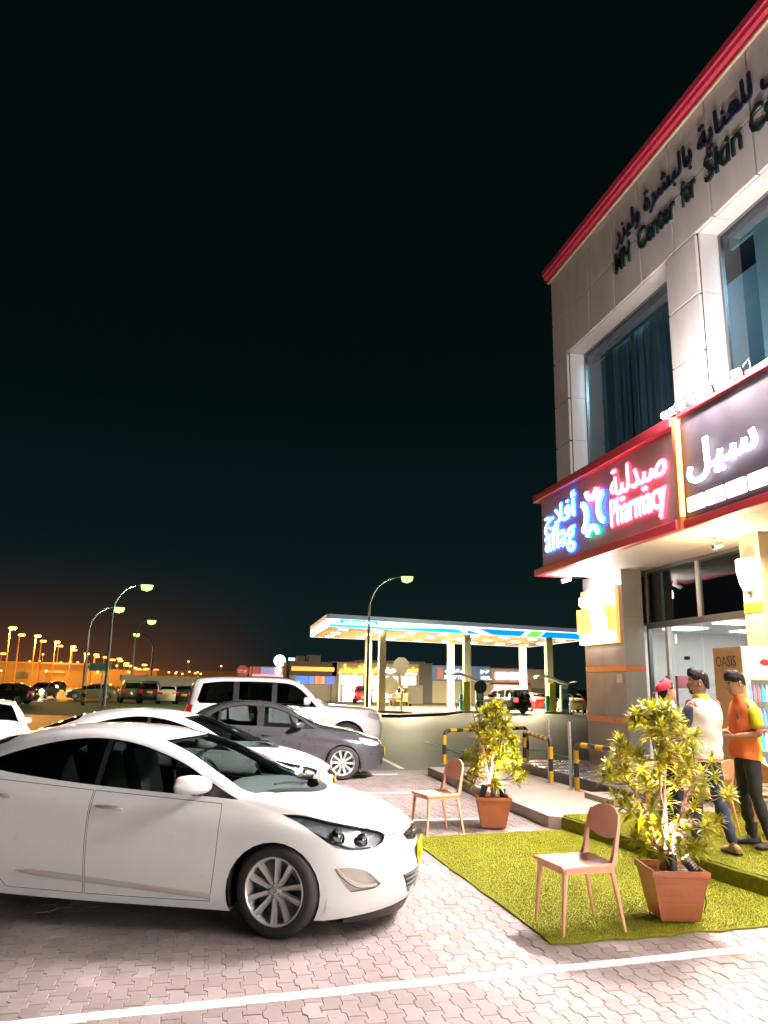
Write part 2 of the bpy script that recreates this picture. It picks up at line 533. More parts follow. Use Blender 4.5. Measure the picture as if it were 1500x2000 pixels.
def arch_liner(car, S, ra, hw):
    for x in (0.0, -S['wb']):
        for sd in (-1, 1):
            b = MB(); P = []
            for k in range(17):
                a = -0.35+(PI+.7)*k/16
                P.append([(x+math.cos(a)*ra, sd*(hw), S['R']+math.sin(a)*ra), (x+math.cos(a)*ra*.99, sd*(hw-.30), S['R']+math.sin(a)*ra*.99)])
            b.grid(P)
            b.add([(x+math.cos(-.35+(PI+.7)*k/16)*ra, sd*(hw-.30), S['R']+math.sin(-.35+(PI+.7)*k/16)*ra) for k in range(17)], [tuple(range(17))])
            b.build('wheel_arch_liner', M_BLACK, car)
def mk_rows(S):
    """fill the y/z row functions from a compact description"""
    zt, zr, yr, zb, yb = S['ztop'], S['zrail'], S['yrail'], S['zbelt'], S['ybelt']
    ym = S['ymax']; zs = S['zsill']; zsh = S['zshoulder']; zm = S['zmid']; ysh = S['yshoulder']
    S['y'] = [lambda x: ym(x)*.80, lambda x: ym(x)*.945, lambda x: ym(x)*.985, ym, ysh, yb, yr, lambda x: yr(x)*.56, lambda x: 0.0]
    S['z'] = [lambda x: zs(x)+.004, zs, lambda x: zs(x)*.55+zm(x)*.45, zm, zsh, zb, zr, lambda x: zr(x)+(zt(x)-zr(x))*.77, zt]
    return S
def window_set(bm, lay, S, dlo, splits, wpoly, rpoly, zmin):
    """side glass 10.., windscreen 20, rear glass 21"""
    cut(bm, lay, dlo, 'xz', lambda c: c.z > zmin-.06 and abs(c.y) > .25, 10)
    for k, (a, b) in enumerate(splits):      # black pillars between the panes
        cut(bm, lay, [(a, 0), (b, 0), (b, 3), (a, 3)], 'xz', lambda c: abs(c.y) > .25, 30, only=(10,))
    cut(bm, lay, wpoly, 'xy', lambda c: c.z > zmin, 20)
    if rpoly: cut(bm, lay, rpoly, 'xy', lambda c: c.z > zmin, 21)
def windows_out(bm, lay, car, S, splits, gl, gl2=None):
    ed = sorted([s for s in splits], reverse=True)
    bounds = [9]+[(a+b)/2 for a, b in ed]+[-9]
    for i in range(len(bounds)-1):
        for sd in (1, -1):
            split_out(bm, lay, (10,), 'side_window', gl if i == 0 or gl2 is None else gl2, car, lambda c, i=i, sd=sd: bounds[i+1] < c.x < bounds[i] and c.y*sd > 0)
    for sd in (1, -1):
        for a, b in splits: split_out(bm, lay, (30,), 'door_pillar', M_BLACK, car, lambda c, sd=sd: c.y*sd > 0 and abs(c.x-(a+b)/2) < .2)
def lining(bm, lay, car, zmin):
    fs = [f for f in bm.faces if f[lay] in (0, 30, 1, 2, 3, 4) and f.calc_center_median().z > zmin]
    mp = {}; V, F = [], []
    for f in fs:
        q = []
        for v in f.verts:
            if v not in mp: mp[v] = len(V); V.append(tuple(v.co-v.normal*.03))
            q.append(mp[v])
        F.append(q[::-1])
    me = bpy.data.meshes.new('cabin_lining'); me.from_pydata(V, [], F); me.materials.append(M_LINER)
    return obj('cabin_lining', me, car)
def mirror_pair(car, S, pos, size, paint, hi=True):
    x, y, z = pos
    for sd in (-1, 1):
        m = MB(); n = 20 if hi else 10; P = []
        L, Hh, D = size        # length along y, height, depth along x
        for i in range(9 if hi else 6):
            t = i/(8 if hi else 5)
            k = math.sqrt(max(0.0, 1-(2*t-1)**4))*.98+.02
            ring = []
            for j in range(n):
                a = 2*PI*j/n
                ca, sa = math.cos(a), math.sin(a)
                rx = (abs(ca)**.7)*(1 if ca > 0 else -1); rz = (abs(sa)**.8)*(1 if sa > 0 else -1)
                dx = D*.5*rx*k*(1.25-.45*t) if rx > 0 else D*.16*rx*k
                ring.append((x+dx-.09*t, sd*(y+L*t), z+Hh*.5*rz*k*(1.0-.18*t)+.012*t))
            P.append(ring)
        m.grid(P, 0, closed=True); m.add(P[0], [tuple(range(n))]); m.add(P[-1], [tuple(range(n))])
        mm = m.build('wing_mirror', paint, car, smooth=60)
        g = MB().tube([(x+.01, sd*(y-.10), z-Hh*.55), (x+.005, sd*(y-.02), z-Hh*.42), (x, sd*(y+L*.4), z-Hh*.36)], [.028, .024, .018], 8)
        g.build('mirror_stalk', M_BLACK, mm)
def plate(car, x, z, w=.46, h=.155, y=0, tilt=0.05, front=True, parts=True):
    s = 1 if front else -1
    b = MB().box(-.006, .006, -w/2, w/2, -h/2, h/2)
    o = b.build('number_plate', M_PLATE, car, bevel=.003); o.location = (x, y, z); o.rotation_euler = (0, -tilt*s, 0)
    if parts:
        # illegible dark figures pressed into the plate
        d = MB()
        for k, (yy, ww) in enumerate(((-.17, .03), (-.12, .02), (-.07, .03), (-.02, .03), (.08, .04), (.14, .03))):
            zz = -.02 if k < 4 else .02
            d.box(.0062*s, .0075*s, yy, yy+ww, zz-.03, zz+.03) if k % 2 else d.box(.0062*s, .0075*s, yy, yy+ww, zz-.03, zz-.02).box(.0062*s, .0075*s, yy, yy+.008, zz-.02, zz+.03).box(.0062*s, .0075*s, yy+.008, yy+ww, zz+.02, zz+.03)
        d.build('plate_figures', M_BLACK, o)
    return o
def seat(car, x, y, parent=None):
    b = MB()
    b.box(x-.25, x+.26, y-.25, y+.25, .38, .56)
    b.obox((x-.33, y, .86), (.07, 0, .02), (0, .24, 0), (-.10, 0, .34))
    b.obox((x-.46, y, 1.24), (.05, 0, .01), (0, .13, 0), (-.02, 0, .10))
    return b.build('seat', M_SEAT, car, bevel=.05)
def steering(car, x, y, z, r=.185):
    b = MB(); c = Vector((x, y, z)); a = Vector((0, 1, 0)); u = Vector((-.42, 0, .9)).normalized()
    b.tube([c+a*r*math.cos(t)+u*r*math.sin(t) for t in np.linspace(0, 2*PI, 25)], .016, 8, 0, False)
    w = a.cross(u)
    b.obox(c+Vector((.02, 0, 0)), a*.07, u*.055, w*.02)
    for t in (0, PI, -PI/2): b.tube([c, c+a*r*math.cos(t)+u*r*math.sin(t)], .013, 6)
    b.tube([c, c+Vector((.3, 0, -.12))], .03, 8)
    return b.build('steering_wheel', M_BLACK, car)

# ---- the near white saloon
def saloon_spec():
    S = dict(xj=.10, xk=-3.05, n=2.35, nr=2.6, wb=2.70, R=.318, tw=.215, track=.765, spokes=5, crease=(5,))
    S['xf'] = [.86, .93, .97, .985, .955, .93, .91, .89, .885]
    S['xr'] = [-3.55, -3.62, -3.66, -3.68, -3.66, -3.62, -3.56, -3.54, -3.53]
    S['ztop'] = pf((1, .655), (.9, .685), (.75, .755), (.5, .845), (.3, .90), (.14, .930), (.04, .968), (-.26, 1.092), (-.55, 1.208), (-.85, 1.305), (-1.1, 1.367), (-1.35, 1.405), (-1.7, 1.425), (-2.1, 1.405), (-2.5, 1.33), (-2.8, 1.23), (-3.1, 1.115), (-3.35, 1.045), (-3.5, 1.02), (-3.7, .99))
    S['zrail'] = pf((1, .63), (.9, .665), (.72, .735), (.5, .80), (.2, .868), (0, .90), (-.2, .935), (-.34, .955), (-.47, 1.03), (-.62, 1.105), (-.85, 1.21), (-1.07, 1.285), (-1.3, 1.335), (-1.6, 1.362), (-1.9, 1.348), (-2.2, 1.29), (-2.45, 1.21), (-2.7, 1.115), (-2.95, 1.04), (-3.3, .99), (-3.7, .96))
    S['yrail'] = pf((1, .66), (.6, .70), (.3, .725), (0, .745), (-.34, .745), (-.6, .70), (-.9, .645), (-1.2, .60), (-1.6, .578), (-2, .58), (-2.4, .615), (-2.7, .66), (-3, .70), (-3.6, .70))
    S['zbelt'] = pf((1, .59), (.8, .64), (.6, .70), (.3, .79), (0, .835), (-.33, .90), (-.5, .925), (-.9, .948), (-1.45, .985), (-1.9, 1.02), (-2.3, 1.055), (-2.55, 1.06), (-2.9, .99), (-3.6, .92))
    S['ybelt'] = pf((1, .75), (.6, .775), (.3, .79), (0, .80), (-.33, .795), (-.9, .80), (-1.6, .80), (-2.3, .785), (-2.8, .775), (-3.6, .74))
    S['zshoulder'] = pf((1, .52), (.7, .58), (.3, .70), (0, .745), (-.5, .765), (-1.3, .815), (-2, .87), (-2.6, .91), (-3.6, .82))
    S['yshoulder'] = pf((1, .80), (.5, .84), (.2, .868), (0, .873), (-.4, .862), (-1.3, .862), (-2, .86), (-2.6, .862), (-3.0, .85), (-3.6, .80))
    S['zmid'] = pf((1, .42), (.5, .50), (0, .55), (-.6, .55), (-1.5, .58), (-2.3, .62), (-3, .62), (-3.6, .56))
    S['ymax'] = pf((1, .83), (.5, .865), (.25, .885), (0, .89), (-.45, .872), (-1.3, .868), (-2.1, .872), (-2.7, .888), (-3.1, .875), (-3.6, .83))
    S['zsill'] = pf((1, .20), (.6, .155), (.3, .13), (0, .15), (-.4, .165), (-1.3, .175), (-2.2, .20), (-2.9, .24), (-3.6, .27))
    return mk_rows(S)
def near_saloon(loc, rotz, scale, label, paint, hi=True):
    S = saloon_spec()
    car = thing('parked_car', label, 'car', loc, rotz, 'cars parked in the bays')
    car.scale = (scale,)*3
    bm = body_bm(S, 1.0 if hi else .6)
    lay = bm.faces.layers.int.new('rid')
    k = 4 if hi else 2
    # wheel openings
    for xc in (-.03, -S['wb']-.01):
        cut(bm, lay, [(xc+.352*math.cos(2*PI*i/28), .305+.352*math.sin(2*PI*i/28)) for i in range(28)], 'xz', lambda c: abs(c.y) > .5 and c.z < .8, 99)
    bmesh.ops.delete(bm, geom=[f for f in bm.faces if f[lay] == 99], context='FACES')
    dlo = smooth_poly([(-.345, .925, 1), (-.52, .938), (-.88, .957), (-1.45, .992), (-1.9, 1.03), (-2.25, 1.068), (-2.42, 1.10), (-2.46, 1.125, 1), (-2.33, 1.19), (-2.05, 1.272), (-1.77, 1.322), (-1.53, 1.332), (-1.28, 1.303), (-1.07, 1.25), (-.83, 1.168), (-.62, 1.063), (-.47, .985)], k)
    spl = [(-1.50, -1.455)]
    wp = smooth_poly([(-.24, -.69, 1), (-.08, -.56), (.07, -.30), (.125, 0), (.07, .30), (-.08, .56), (-.24, .69, 1), (-.5, .665), (-.8, .585), (-1.06, .52, 1), (-.985, .25), (-.96, 0), (-.985, -.25), (-1.06, -.52, 1), (-.8, -.585), (-.5, -.665)], k)
    rp = smooth_poly([(-2.45, -.48, 1), (-2.42, 0), (-2.45, .48, 1), (-3.0, .58, 1), (-3.12, 0), (-3.0, -.58, 1)], k)
    window_set(bm, lay, S, dlo, spl, wp, rp, .90)
    # doors: skin with a shut gap round it
    d1 = smooth_poly([(-.462, .90, 1), (-.455, .80), (-.47, .5), (-.50, .225, 1), (-1.0, .225), (-1.475, .232, 1), (-1.49, .6), (-1.478, .962, 1)], 2)
    d2 = smooth_poly([(-1.487, .962, 1), (-1.499, .6), (-1.484, .232, 1), (-2.1, .25, 1), (-2.27, .42), (-2.36, .62), (-2.48, .80), (-2.47, 1.03, 1)], 2)
    for i, d in enumerate((d1, d2)):
        dd = [(x, min(z, .85) if z < .9 else z) for x, z in d]
        cut(bm, lay, dd, 'xz', lambda c: abs(c.y) > .6 and c.z < 1.04, 98)
        cut(bm, lay, offset_poly(dd, -.0045), 'xz', lambda c: abs(c.y) > .6 and c.z < 1.04, 1+i, only=(98,))
    # bonnet shut line, headlamps, grilles, fog lamp surrounds
    hl = smooth_poly([(.0, .838, 1), (.16, .832), (.37, .79), (.57, .745), (.70, .708), (.745, .672), (.735, .632, 1), (.67, .605), (.53, .604), (.42, .625), (.30, .70), (.17, .772)], k)
    cut(bm, lay, hl, 'xz', lambda c: abs(c.y) > .30, 40)
    hood = smooth_poly([(-.24, -.715, 1), (0, -.715), (.35, -.69), (.6, -.63), (.79, -.47), (.865, -.2), (.88, 0), (.865, .2), (.79, .47), (.6, .63), (.35, .69), (0, .715), (-.24, .715, 1), (-.01, .56), (.14, .30), (.195, 0), (.14, -.30), (-.01, -.56)], k)
    cut(bm, lay, hood, 'xy', lambda c: c.z > .60, 98)
    cut(bm, lay, offset_poly(hood, -.004), 'xy', lambda c: c.z > .60, 3, only=(98,))
    gr = smooth_poly([(-.33, .652, 1), (-.2, .672), (0, .68), (.2, .672), (.33, .652, 1), (.26, .60), (0, .578), (-.26, .60)], k)
    cut(bm, lay, gr, 'yz', lambda c: c.x > .6, 50, only=(0, 98))
    lg = smooth_poly([(-.46, .385, 1), (0, .40), (.46, .385, 1), (.34, .235, 1), (0, .215), (-.34, .235, 1)], k)
    cut(bm, lay, lg, 'yz', lambda c: c.x > .5, 51)
    fg = smooth_poly([(.415, .485, 1), (.53, .488), (.64, .455), (.735, .362, 1), (.70, .335), (.60, .325), (.535, .322, 1), (.49, .37), (.45, .43)], k)
    cut(bm, lay, fg, 'xz', lambda c: abs(c.y) > .3, 60)
    bmesh.ops.delete(bm, geom=[f for f in bm.faces if f[lay] == 98], context='FACES')
    bm.normal_update()
    bv = BVHTree.FromBMesh(bm)
    def ys(x, z, sd=-1):
        h = bv.ray_cast(Vector((x, sd*3, z)), Vector((0, -sd, 0)))
        return (h[0], h[1]) if h[0] is not None else (Vector((x, sd*.8, z)), Vector((0, sd, 0)))
    split_out(bm, lay, (0,), 'body', paint, car, smooth=35)
    split_out(bm, lay, (3,), 'bonnet', paint, car, smooth=35)
    for sd in (-1, 1):
        fd = split_out(bm, lay, (1,), 'door', paint, car, lambda c, sd=sd: c.y*sd > 0)
        rd = split_out(bm, lay, (2,), 'door', paint, car, lambda c, sd=sd: c.y*sd > 0)
        # handles and the bright strip low on each door
        for (dr, hx, hz, t0, t1) in ((fd, -1.33, .842, -.49, -1.47), (rd, -2.25, .90, -1.495, -2.03)):
            p, n = ys(hx, hz, sd)
            h = MB(); pts = []
            for q in np.linspace(-1, 1, 9): pts.append(p+n*(.012+.022*(1-q**4))+Vector((q*.105, 0, -.006*q)))
            h.tube(pts, [.008, .012, .015, .016, .016, .016, .016, .015, .011], 8)
            hh = h.build('handle', mat('satin handle', (.55, .55, .56), .3, .6, var=.02), dr)
            c = MB(); P = []
            for a in range(5):
                r_ = []
                for b_ in range(14):
                    w = 2*PI*b_/14; rr_ = a/4
                    q, nn = ys(hx+.085*rr_*math.cos(w), hz-.002+.038*rr_*math.sin(w), sd)
                    r_.append(q+nn*.0025)
                P.append(r_)
            c.grid(P, closed=True); c.build('handle_recess', M_BLACK if False else paint, hh, fix=False)
            tm = MB(); P = []
            for q in np.linspace(t0, t1, 16):
                zc = .262+(.37-.262)*(q+.49)/(-1.98+.49)
                hgt = .022 if q > -1.9 else .022*max(.15, (2.06+q)/.16)
                col = []
                for dz, o in ((-hgt, .001), (-hgt*.8, .009), (0, .013), (hgt*.8, .009), (hgt, .001)):
                    a, nn = ys(q, zc+dz, sd); col.append(a+nn*o)
                P.append(col)
            tm.grid(P); tm.build('door_trim', mat('brushed door trim', (.66, .60, .58), .35, .45, var=.05), dr)
    windows_out(bm, lay, car, S, spl, M_TINT)
    split_out(bm, lay, (20,), 'windscreen', M_SCREEN, car)
    split_out(bm, lay, (21,), 'rear_window', M_TINT, car)
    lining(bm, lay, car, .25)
    for sd in (-1, 1):
        lens = split_out(bm, lay, (40,), 'headlight', M_LENS, car, lambda c, sd=sd: c.y*sd > 0, off=.002)
        split_out(bm, lay, (40,), 'lamp_housing', mat('lamp housing', (.42, .45, .47), .25, .4, var=.1), lens, lambda c, sd=sd: c.y*sd > 0, off=-.045)
        b = MB()
        for (x, z, r) in ((.43, .71, .052), (.60, .672, .042)):
            p, n = ys(x, z, sd)
            p = p-n*.035; ax = (n+Vector((1.2, 0, 0))).normalized(); u = ax.orthogonal().normalized(); v = ax.cross(u)
            P = []
            for (rr_, h) in ((r*1.15, .0), (r*1.1, .03), (r*.9, .022), (r*.8, .012), (r*.5, .03), (.001, .036)):
                P.append([p+u*rr_*math.cos(2*PI*j/20)+v*rr_*math.sin(2*PI*j/20)+ax*h for j in range(20)])
            b.grid(P, closed=True)
        b.build('lamp_bowl', M_CHROME, lens)
        s_ = MB(); P = []
        for q in np.linspace(0, 1, 14):       # bright lower strip in the lamp
            x = .16+q*.50; z = .775-.165*min(1, q*1.35)
            p, n = ys(x, z, sd); P.append([p-n*.012+Vector((0, 0, .006)), p-n*.022+Vector((0, 0, -.012))])
        s_.grid(P); s_.build('lamp_strip', M_LAMPIN, lens)
        fo = split_out(bm, lay, (60,), 'foglamp_surround', mat('satin silver plastic', (.50, .47, .42), .32, .55, var=.04), car, lambda c, sd=sd: c.y*sd > 0, off=-.014)
        b = MB(); P = []
        for q in np.linspace(0, 1, 12):
            x = .44+.27*q; z = .475-.115*math.sin(min(1, q*1.5)*PI/2)
            p, n = ys(x, z, sd); P.append([p-n*.012+Vector((0, 0, .016)), p+n*.006+Vector((0, 0, .008)), p+n*.006+Vector((0, 0, -.012)), p-n*.012+Vector((0, 0, -.022))])
        b.grid(P); b.build('foglamp_blade', mat('satin silver plastic'), fo) if fo else None
    g = split_out(bm, lay, (50,), 'grille', M_BLACK, car, off=-.02)
    lgm = split_out(bm, lay, (51,), 'lower_grille', M_BLACK, car, off=-.05)
    def front(y, z):
        h = bv.ray_cast(Vector((3, y, z)), Vector((-1, 0, 0)))
        return h[0] if h[0] is not None else Vector((.9, y, z))
    b = MB()
    for z0 in (.612, .637, .657): b.tube([front(y, z0)+Vector((-.004, 0, 0)) for y in np.linspace(-.27, .27, 15)], .0075, 6)
    b.build('grille_bar', M_CHROME, g or car)
    for z0 in (.262, .30, .338, .373):
        hw = .32+(z0-.24)*.75
        bb = MB(); P = []
        for y in np.linspace(-hw, hw, 17):
            p = front(y, z0); P.append([p+Vector((-.045, 0, .012)), p+Vector((-.006, 0, .006)), p+Vector((-.006, 0, -.008)), p+Vector((-.045, 0, -.012))])
        bb.grid(P); bb.build('grille_slat', mat('grey slat plastic', (.20, .20, .205), .35, .3), lgm or car)
    # slanted oval badge on the nose
    c = front(0, .638)+Vector((.006, 0, 0)); b = MB()
    b.tube([c+Vector((0, .062*math.cos(t), .034*math.sin(t))) for t in np.linspace(0, 2*PI, 25)], .0055, 6, 0, False)
    b.tube([c+Vector((0, .026, -.026)), c+Vector((0, .02, .028))], .006, 6); b.tube([c+Vector((0, -.02, -.028)), c+Vector((0, -.026, .026))], .006, 6)
    b.tube([c+Vector((0, .022, -.004)), c+Vector((0, -.022, .004))], .006, 6)
    b.build('badge', M_CHROME, car)
    pp = front(0, .49); plate(car, pp.x+.008, .49, w=.40, h=.15, tilt=.02)
    # inside
    b = MB(); P = []
    for x, z in ((.06, .90), (-.16, .955), (-.30, .965), (-.55, .955), (-.70, .93), (-.74, .80), (-.72, .5)):
        P.append([(x-.06*abs(y)/.6, y, z-.02*abs(y)) for y in np.linspace(-.68, .68, 9)])
    b.grid(P); b.build('dashboard', M_DASH, car)
    steering(car, -.93, .34, .93)
    for (x, y) in ((-1.25, .36), (-1.25, -.36)): seat(car, x, y)
    b = MB().box(-2.35, -1.85, -.62, .62, .36, .56).obox((-2.42, 0, .82), (.07, 0, .02), (0, .62, 0), (-.12, 0, .30)); b.build('rear_bench', M_SEAT, car, bevel=.04)
    b = MB().box(-2.9, .0, -.72, .72, .16, .2); b.build('floor_pan', M_BLACK, car)
    b = MB().box(-.075, .03, -.34, -.02, 0, .05).obox((0, 0, 0), (.01, 0, 0), (0, .01, 0), (0, 0, .01))
    mbx = MB().obox((-1.06, 0, 1.30), (.012, 0, .004), (0, .11, 0), (-.008, 0, .032)); mbx.build('inside_mirror', M_BLACK, car, bevel=.006)
    # wipers in the cowl, arch liners, black sill under the nose
    for (y0, y1) in ((.45, -.05), (-.05, -.50)):
        b = MB(); q = []
        for t in np.linspace(0, 1, 8):
            y = y0+(y1-y0)*t; x = .02-.10*t-.20*max(0, abs(y)-.2)
            h = bv.ray_cast(Vector((x, y, 3)), Vector((0, 0, -1)))
            q.append((h[0] if h[0] is not None else Vector((x, y, 1.0)))+Vector((0, 0, .014)))
        b.tube(q, .009, 6); b.build('wiper', M_BLACK, car)
    b = MB(); P = []
    for y in np.linspace(-.62, .62, 13):
        x0 = .13-.32*(abs(y)/.66)**2.0
        h0 = bv.ray_cast(Vector((x0+.045, y, 3)), Vector((0, 0, -1))); h1 = bv.ray_cast(Vector((x0-.03, y, 3)), Vector((0, 0, -1)))
        P.append([(h0[0] if h0[0] else Vector((x0+.045, y, 1)))+Vector((0, 0, .004)), (h1[0] if h1[0] else Vector((x0-.03, y, 1)))+Vector((0, 0, .005))])
    b.grid(P); b.build('cowl_panel', M_BLACK, car)
    arch_liner(car, S, .375, .84)
    b = MB(); P = []
    for y in np.linspace(-.72, .72, 21):
        x = .90-.55*(abs(y)/.80)**3.0
        P.append([(x, y, .165), (x-.03, y, .10), (x-.25, y, .11)])
    b.grid(P); b.build('lip_spoiler', M_BLACK, car)
    mirror_pair(car, S, (-.645, .845, 1.035), (.235, .15, .26), paint, hi)
    for sd in (-1, 1):
        ms = [ys(x, z, sd) for x, z in ((-.37, .932), (-.62, .948), (-.62, 1.05), (-.48, .985))]
        b = MB().add([q+n*.004 for q, n in ms], [(0, 1, 2, 3)]); b.build('mirror_sail', M_BLACK, car)
    # tail lamps
    for sd in (-1, 1):
        b = MB().obox((-3.47, sd*.62, .84), (.08, -sd*.05, 0), (.04, sd*.16, 0), (0, 0, .075)); b.build('tail_lamp', M_RED, car, bevel=.03)
    add_wheels(car, S, hi, steer=-.20 if hi else -.04)
    bm.free()
    return car
# ---- generic vehicles
def grey_spec():
    S = dict(xj=.05, xk=-3.0, n=2.4, nr=2.6, wb=2.64, R=.315, tw=.2, track=.76, spokes=10, hw=.875)
    S['xf'] = [.72, .80, .84, .85, .83, .80, .77, .75, .74]
    S['xr'] = [-3.5, -3.56, -3.6, -3.62, -3.6, -3.56, -3.5, -3.48, -3.47]
    S['ztop'] = pf((1, .66), (.75, .72), (.5, .80), (.2, .885), (-.1, .945), (-.35, .985), (-.5, 1.02), (-.8, 1.17), (-1.1, 1.31), (-1.35, 1.385), (-1.75, 1.43), (-2.1, 1.425), (-2.5, 1.36), (-2.8, 1.24), (-3.05, 1.12), (-3.3, 1.06), (-3.6, 1.0))
    S['zrail'] = pf((1, .64), (.7, .70), (.5, .765), (.2, .845), (-.1, .90), (-.45, .945), (-.62, 1.02), (-.9, 1.175), (-1.2, 1.305), (-1.5, 1.37), (-1.9, 1.385), (-2.2, 1.355), (-2.5, 1.27), (-2.75, 1.13), (-2.95, 1.03), (-3.3, .99), (-3.6, .96))
    S['yrail'] = pf((1, .66), (.3, .72), (-.45, .735), (-.9, .665), (-1.3, .60), (-1.9, .58), (-2.3, .60), (-2.7, .66), (-3, .70), (-3.6, .69))
    S['zbelt'] = pf((1, .60), (.6, .69), (.3, .775), (-.1, .85), (-.5, .915), (-1.5, .945), (-2.3, .975), (-2.8, .965), (-3.6, .92))
    S['ybelt'] = pf((1, .74), (.3, .78), (-.5, .79), (-1.6, .79), (-2.6, .775), (-3.6, .73))
    S['zshoulder'] = pf((1, .53), (.3, .70), (-.5, .78), (-2, .82), (-3.6, .80))
    S['yshoulder'] = pf((1, .78), (.3, .85), (0, .862), (-.5, .85), (-2, .85), (-2.65, .86), (-3.6, .78))
    S['zmid'] = pf((1, .44), (0, .55), (-1.5, .57), (-3, .6), (-3.6, .56))
    S['ymax'] = pf((1, .80), (.3, .865), (0, .875), (-.5, .86), (-2.1, .86), (-2.65, .873), (-3.6, .82))
    S['zsill'] = pf((1, .21), (.3, .16), (-.4, .17), (-2.2, .19), (-3.6, .27))
    S['dlo'] = [(-.53, .925, 1), (-1.5, .96), (-2.3, .99), (-2.66, 1.0, 1), (-2.62, 1.10), (-2.35, 1.27), (-2.05, 1.335), (-1.7, 1.342), (-1.35, 1.305), (-1.1, 1.22), (-.85, 1.11), (-.66, .995)]
    S['splits'] = [(-1.66, -1.53), (-2.40, -2.36)]
    S['wp'] = [(-.60, -.66, 1), (-.42, -.35), (-.38, 0), (-.42, .35), (-.60, .66, 1), (-.9, .595), (-1.27, .50, 1), (-1.33, 0), (-1.27, -.50, 1), (-.9, -.595)]
    S['rp'] = [(-2.45, -.48, 1), (-2.45, .48, 1), (-2.95, .58, 1), (-3.05, 0), (-2.95, -.58, 1)]
    S['wmin'] = .90
    S['hl'] = [(.33, .72, 1), (.30, .775, 1), (.5, .745), (.68, .69), (.72, .64, 1), (.62, .625), (.45, .65)]
    S['tl'] = [(-3.2, .90, 1), (-3.55, .92, 1), (-3.6, .74, 1), (-3.3, .74, 1)]
    S['doors'] = [[(-.52, .84), (-.50, .25), (-1.58, .25), (-1.60, .87)], [(-1.615, .87), (-1.595, .25), (-2.15, .27), (-2.33, .60), (-2.45, .86)]]
    S['handles'] = [(-1.45, .815), (-2.30, .84)]
    S['gr'] = [(-.30, .63), (.30, .63), (.26, .56), (-.26, .56)]
    S['lg'] = [(-.5, .40), (.5, .40), (.42, .26), (-.42, .26)]
    S['mir'] = ((-.82, .84, 1.0), (.19, .13, .16)); S['arch'] = .345; S['seats'] = (-1.35, -2.2); S['plates'] = ((.86, .49), (-3.63, .72))
    return mk_rows(S)
def suv_spec():
    S = dict(xj=.15, xk=-3.35, n=3.2, nr=4.0, wb=2.85, R=.39, tw=.28, track=.80, spokes=6, hw=.97)
    S['xf'] = [.74, .86, .92, .93, .90, .86, .84, .82, .80]
    S['xr'] = [-3.85, -3.95, -4.0, -4.0, -3.98, -3.95, -3.86, -3.82, -3.80]
    S['ztop'] = pf((1, 1.02), (.8, 1.08), (.5, 1.14), (0, 1.18), (-.35, 1.20), (-.52, 1.23), (-.8, 1.42), (-1.05, 1.63), (-1.25, 1.77), (-1.5, 1.83), (-2, 1.86), (-3, 1.855), (-3.5, 1.83), (-3.75, 1.79), (-4, 1.7))
    S['zrail'] = pf((1, .98), (.75, 1.03), (.4, 1.09), (0, 1.12), (-.5, 1.15), (-.68, 1.24), (-.95, 1.50), (-1.15, 1.65), (-1.4, 1.74), (-2, 1.78), (-3, 1.775), (-3.5, 1.75), (-3.8, 1.69), (-4, 1.6))
    S['yrail'] = pf((1, .80), (.4, .83), (-.5, .84), (-.95, .77), (-1.3, .71), (-2, .70), (-3.3, .70), (-4, .68))
    S['zbelt'] = pf((1, .90), (.5, 1.0), (0, 1.04), (-.5, 1.08), (-1, 1.12), (-2.5, 1.15), (-4, 1.16))
    S['ybelt'] = pf((1, .86), (.3, .89), (-.5, .895), (-3, .895), (-4, .86))
    S['zshoulder'] = pf((1, .80), (.4, .90), (-.5, .95), (-4, 1.0))
    S['yshoulder'] = pf((1, .91), (.4, .955), (0, .965), (-.6, .94), (-2.3, .94), (-2.85, .96), (-4, .91))
    S['zmid'] = pf((1, .62), (-.5, .72), (-4, .75))
    S['ymax'] = pf((1, .92), (.4, .965), (0, .975), (-.6, .945), (-2.3, .945), (-2.85, .97), (-4, .92))
    S['zsill'] = pf((1, .36), (.4, .32), (-.5, .34), (-2.4, .36), (-4, .42))
    S['dlo'] = [(-.74, 1.13, 1), (-1.6, 1.17), (-3.58, 1.19, 1), (-3.66, 1.25, 1), (-3.55, 1.66, 1), (-3.0, 1.715), (-2, 1.72), (-1.5, 1.69), (-1.30, 1.64, 1), (-1.12, 1.52), (-.95, 1.35)]
    S['splits'] = [(-1.86, -1.74), (-2.80, -2.66)]
    S['wp'] = [(-.72, -.76, 1), (-.56, -.4), (-.52, 0), (-.56, .4), (-.72, .76, 1), (-1.0, .69), (-1.24, .62, 1), (-1.27, 0), (-1.24, -.62, 1), (-1.0, -.69)]
    S['rp'] = None; S['rear_yz'] = [(-.6, 1.2), (.6, 1.2), (.54, 1.66), (-.54, 1.66)]
    S['wmin'] = 1.06
    S['hl'] = [(.50, .93, 1), (.55, 1.03, 1), (.76, 1.0), (.88, .95, 1), (.88, .86, 1), (.7, .86)]
    S['tl'] = [(-3.75, 1.15, 1), (-4.0, 1.15, 1), (-4.02, .85, 1), (-3.80, .85, 1)]
    S['doors'] = [[(-.60, 1.05), (-.56, .46), (-1.80, .46), (-1.80, 1.08)], [(-1.815, 1.08), (-1.815, .46), (-2.30, .48), (-2.48, .80), (-2.72, 1.09)]]
    S['handles'] = [(-1.65, 1.0), (-2.60, 1.02)]
    S['gr'] = [(-.52, .98), (.52, .98), (.46, .74), (-.46, .74)]
    S['lg'] = [(-.62, .60), (.62, .60), (.55, .46), (-.55, .46)]
    S['mir'] = ((-.98, .90, 1.27), (.25, .21, .17)); S['arch'] = .455; S['seats'] = (-1.6, -2.5); S['plates'] = ((.935, .66), (-4.01, .95))
    return mk_rows(S)
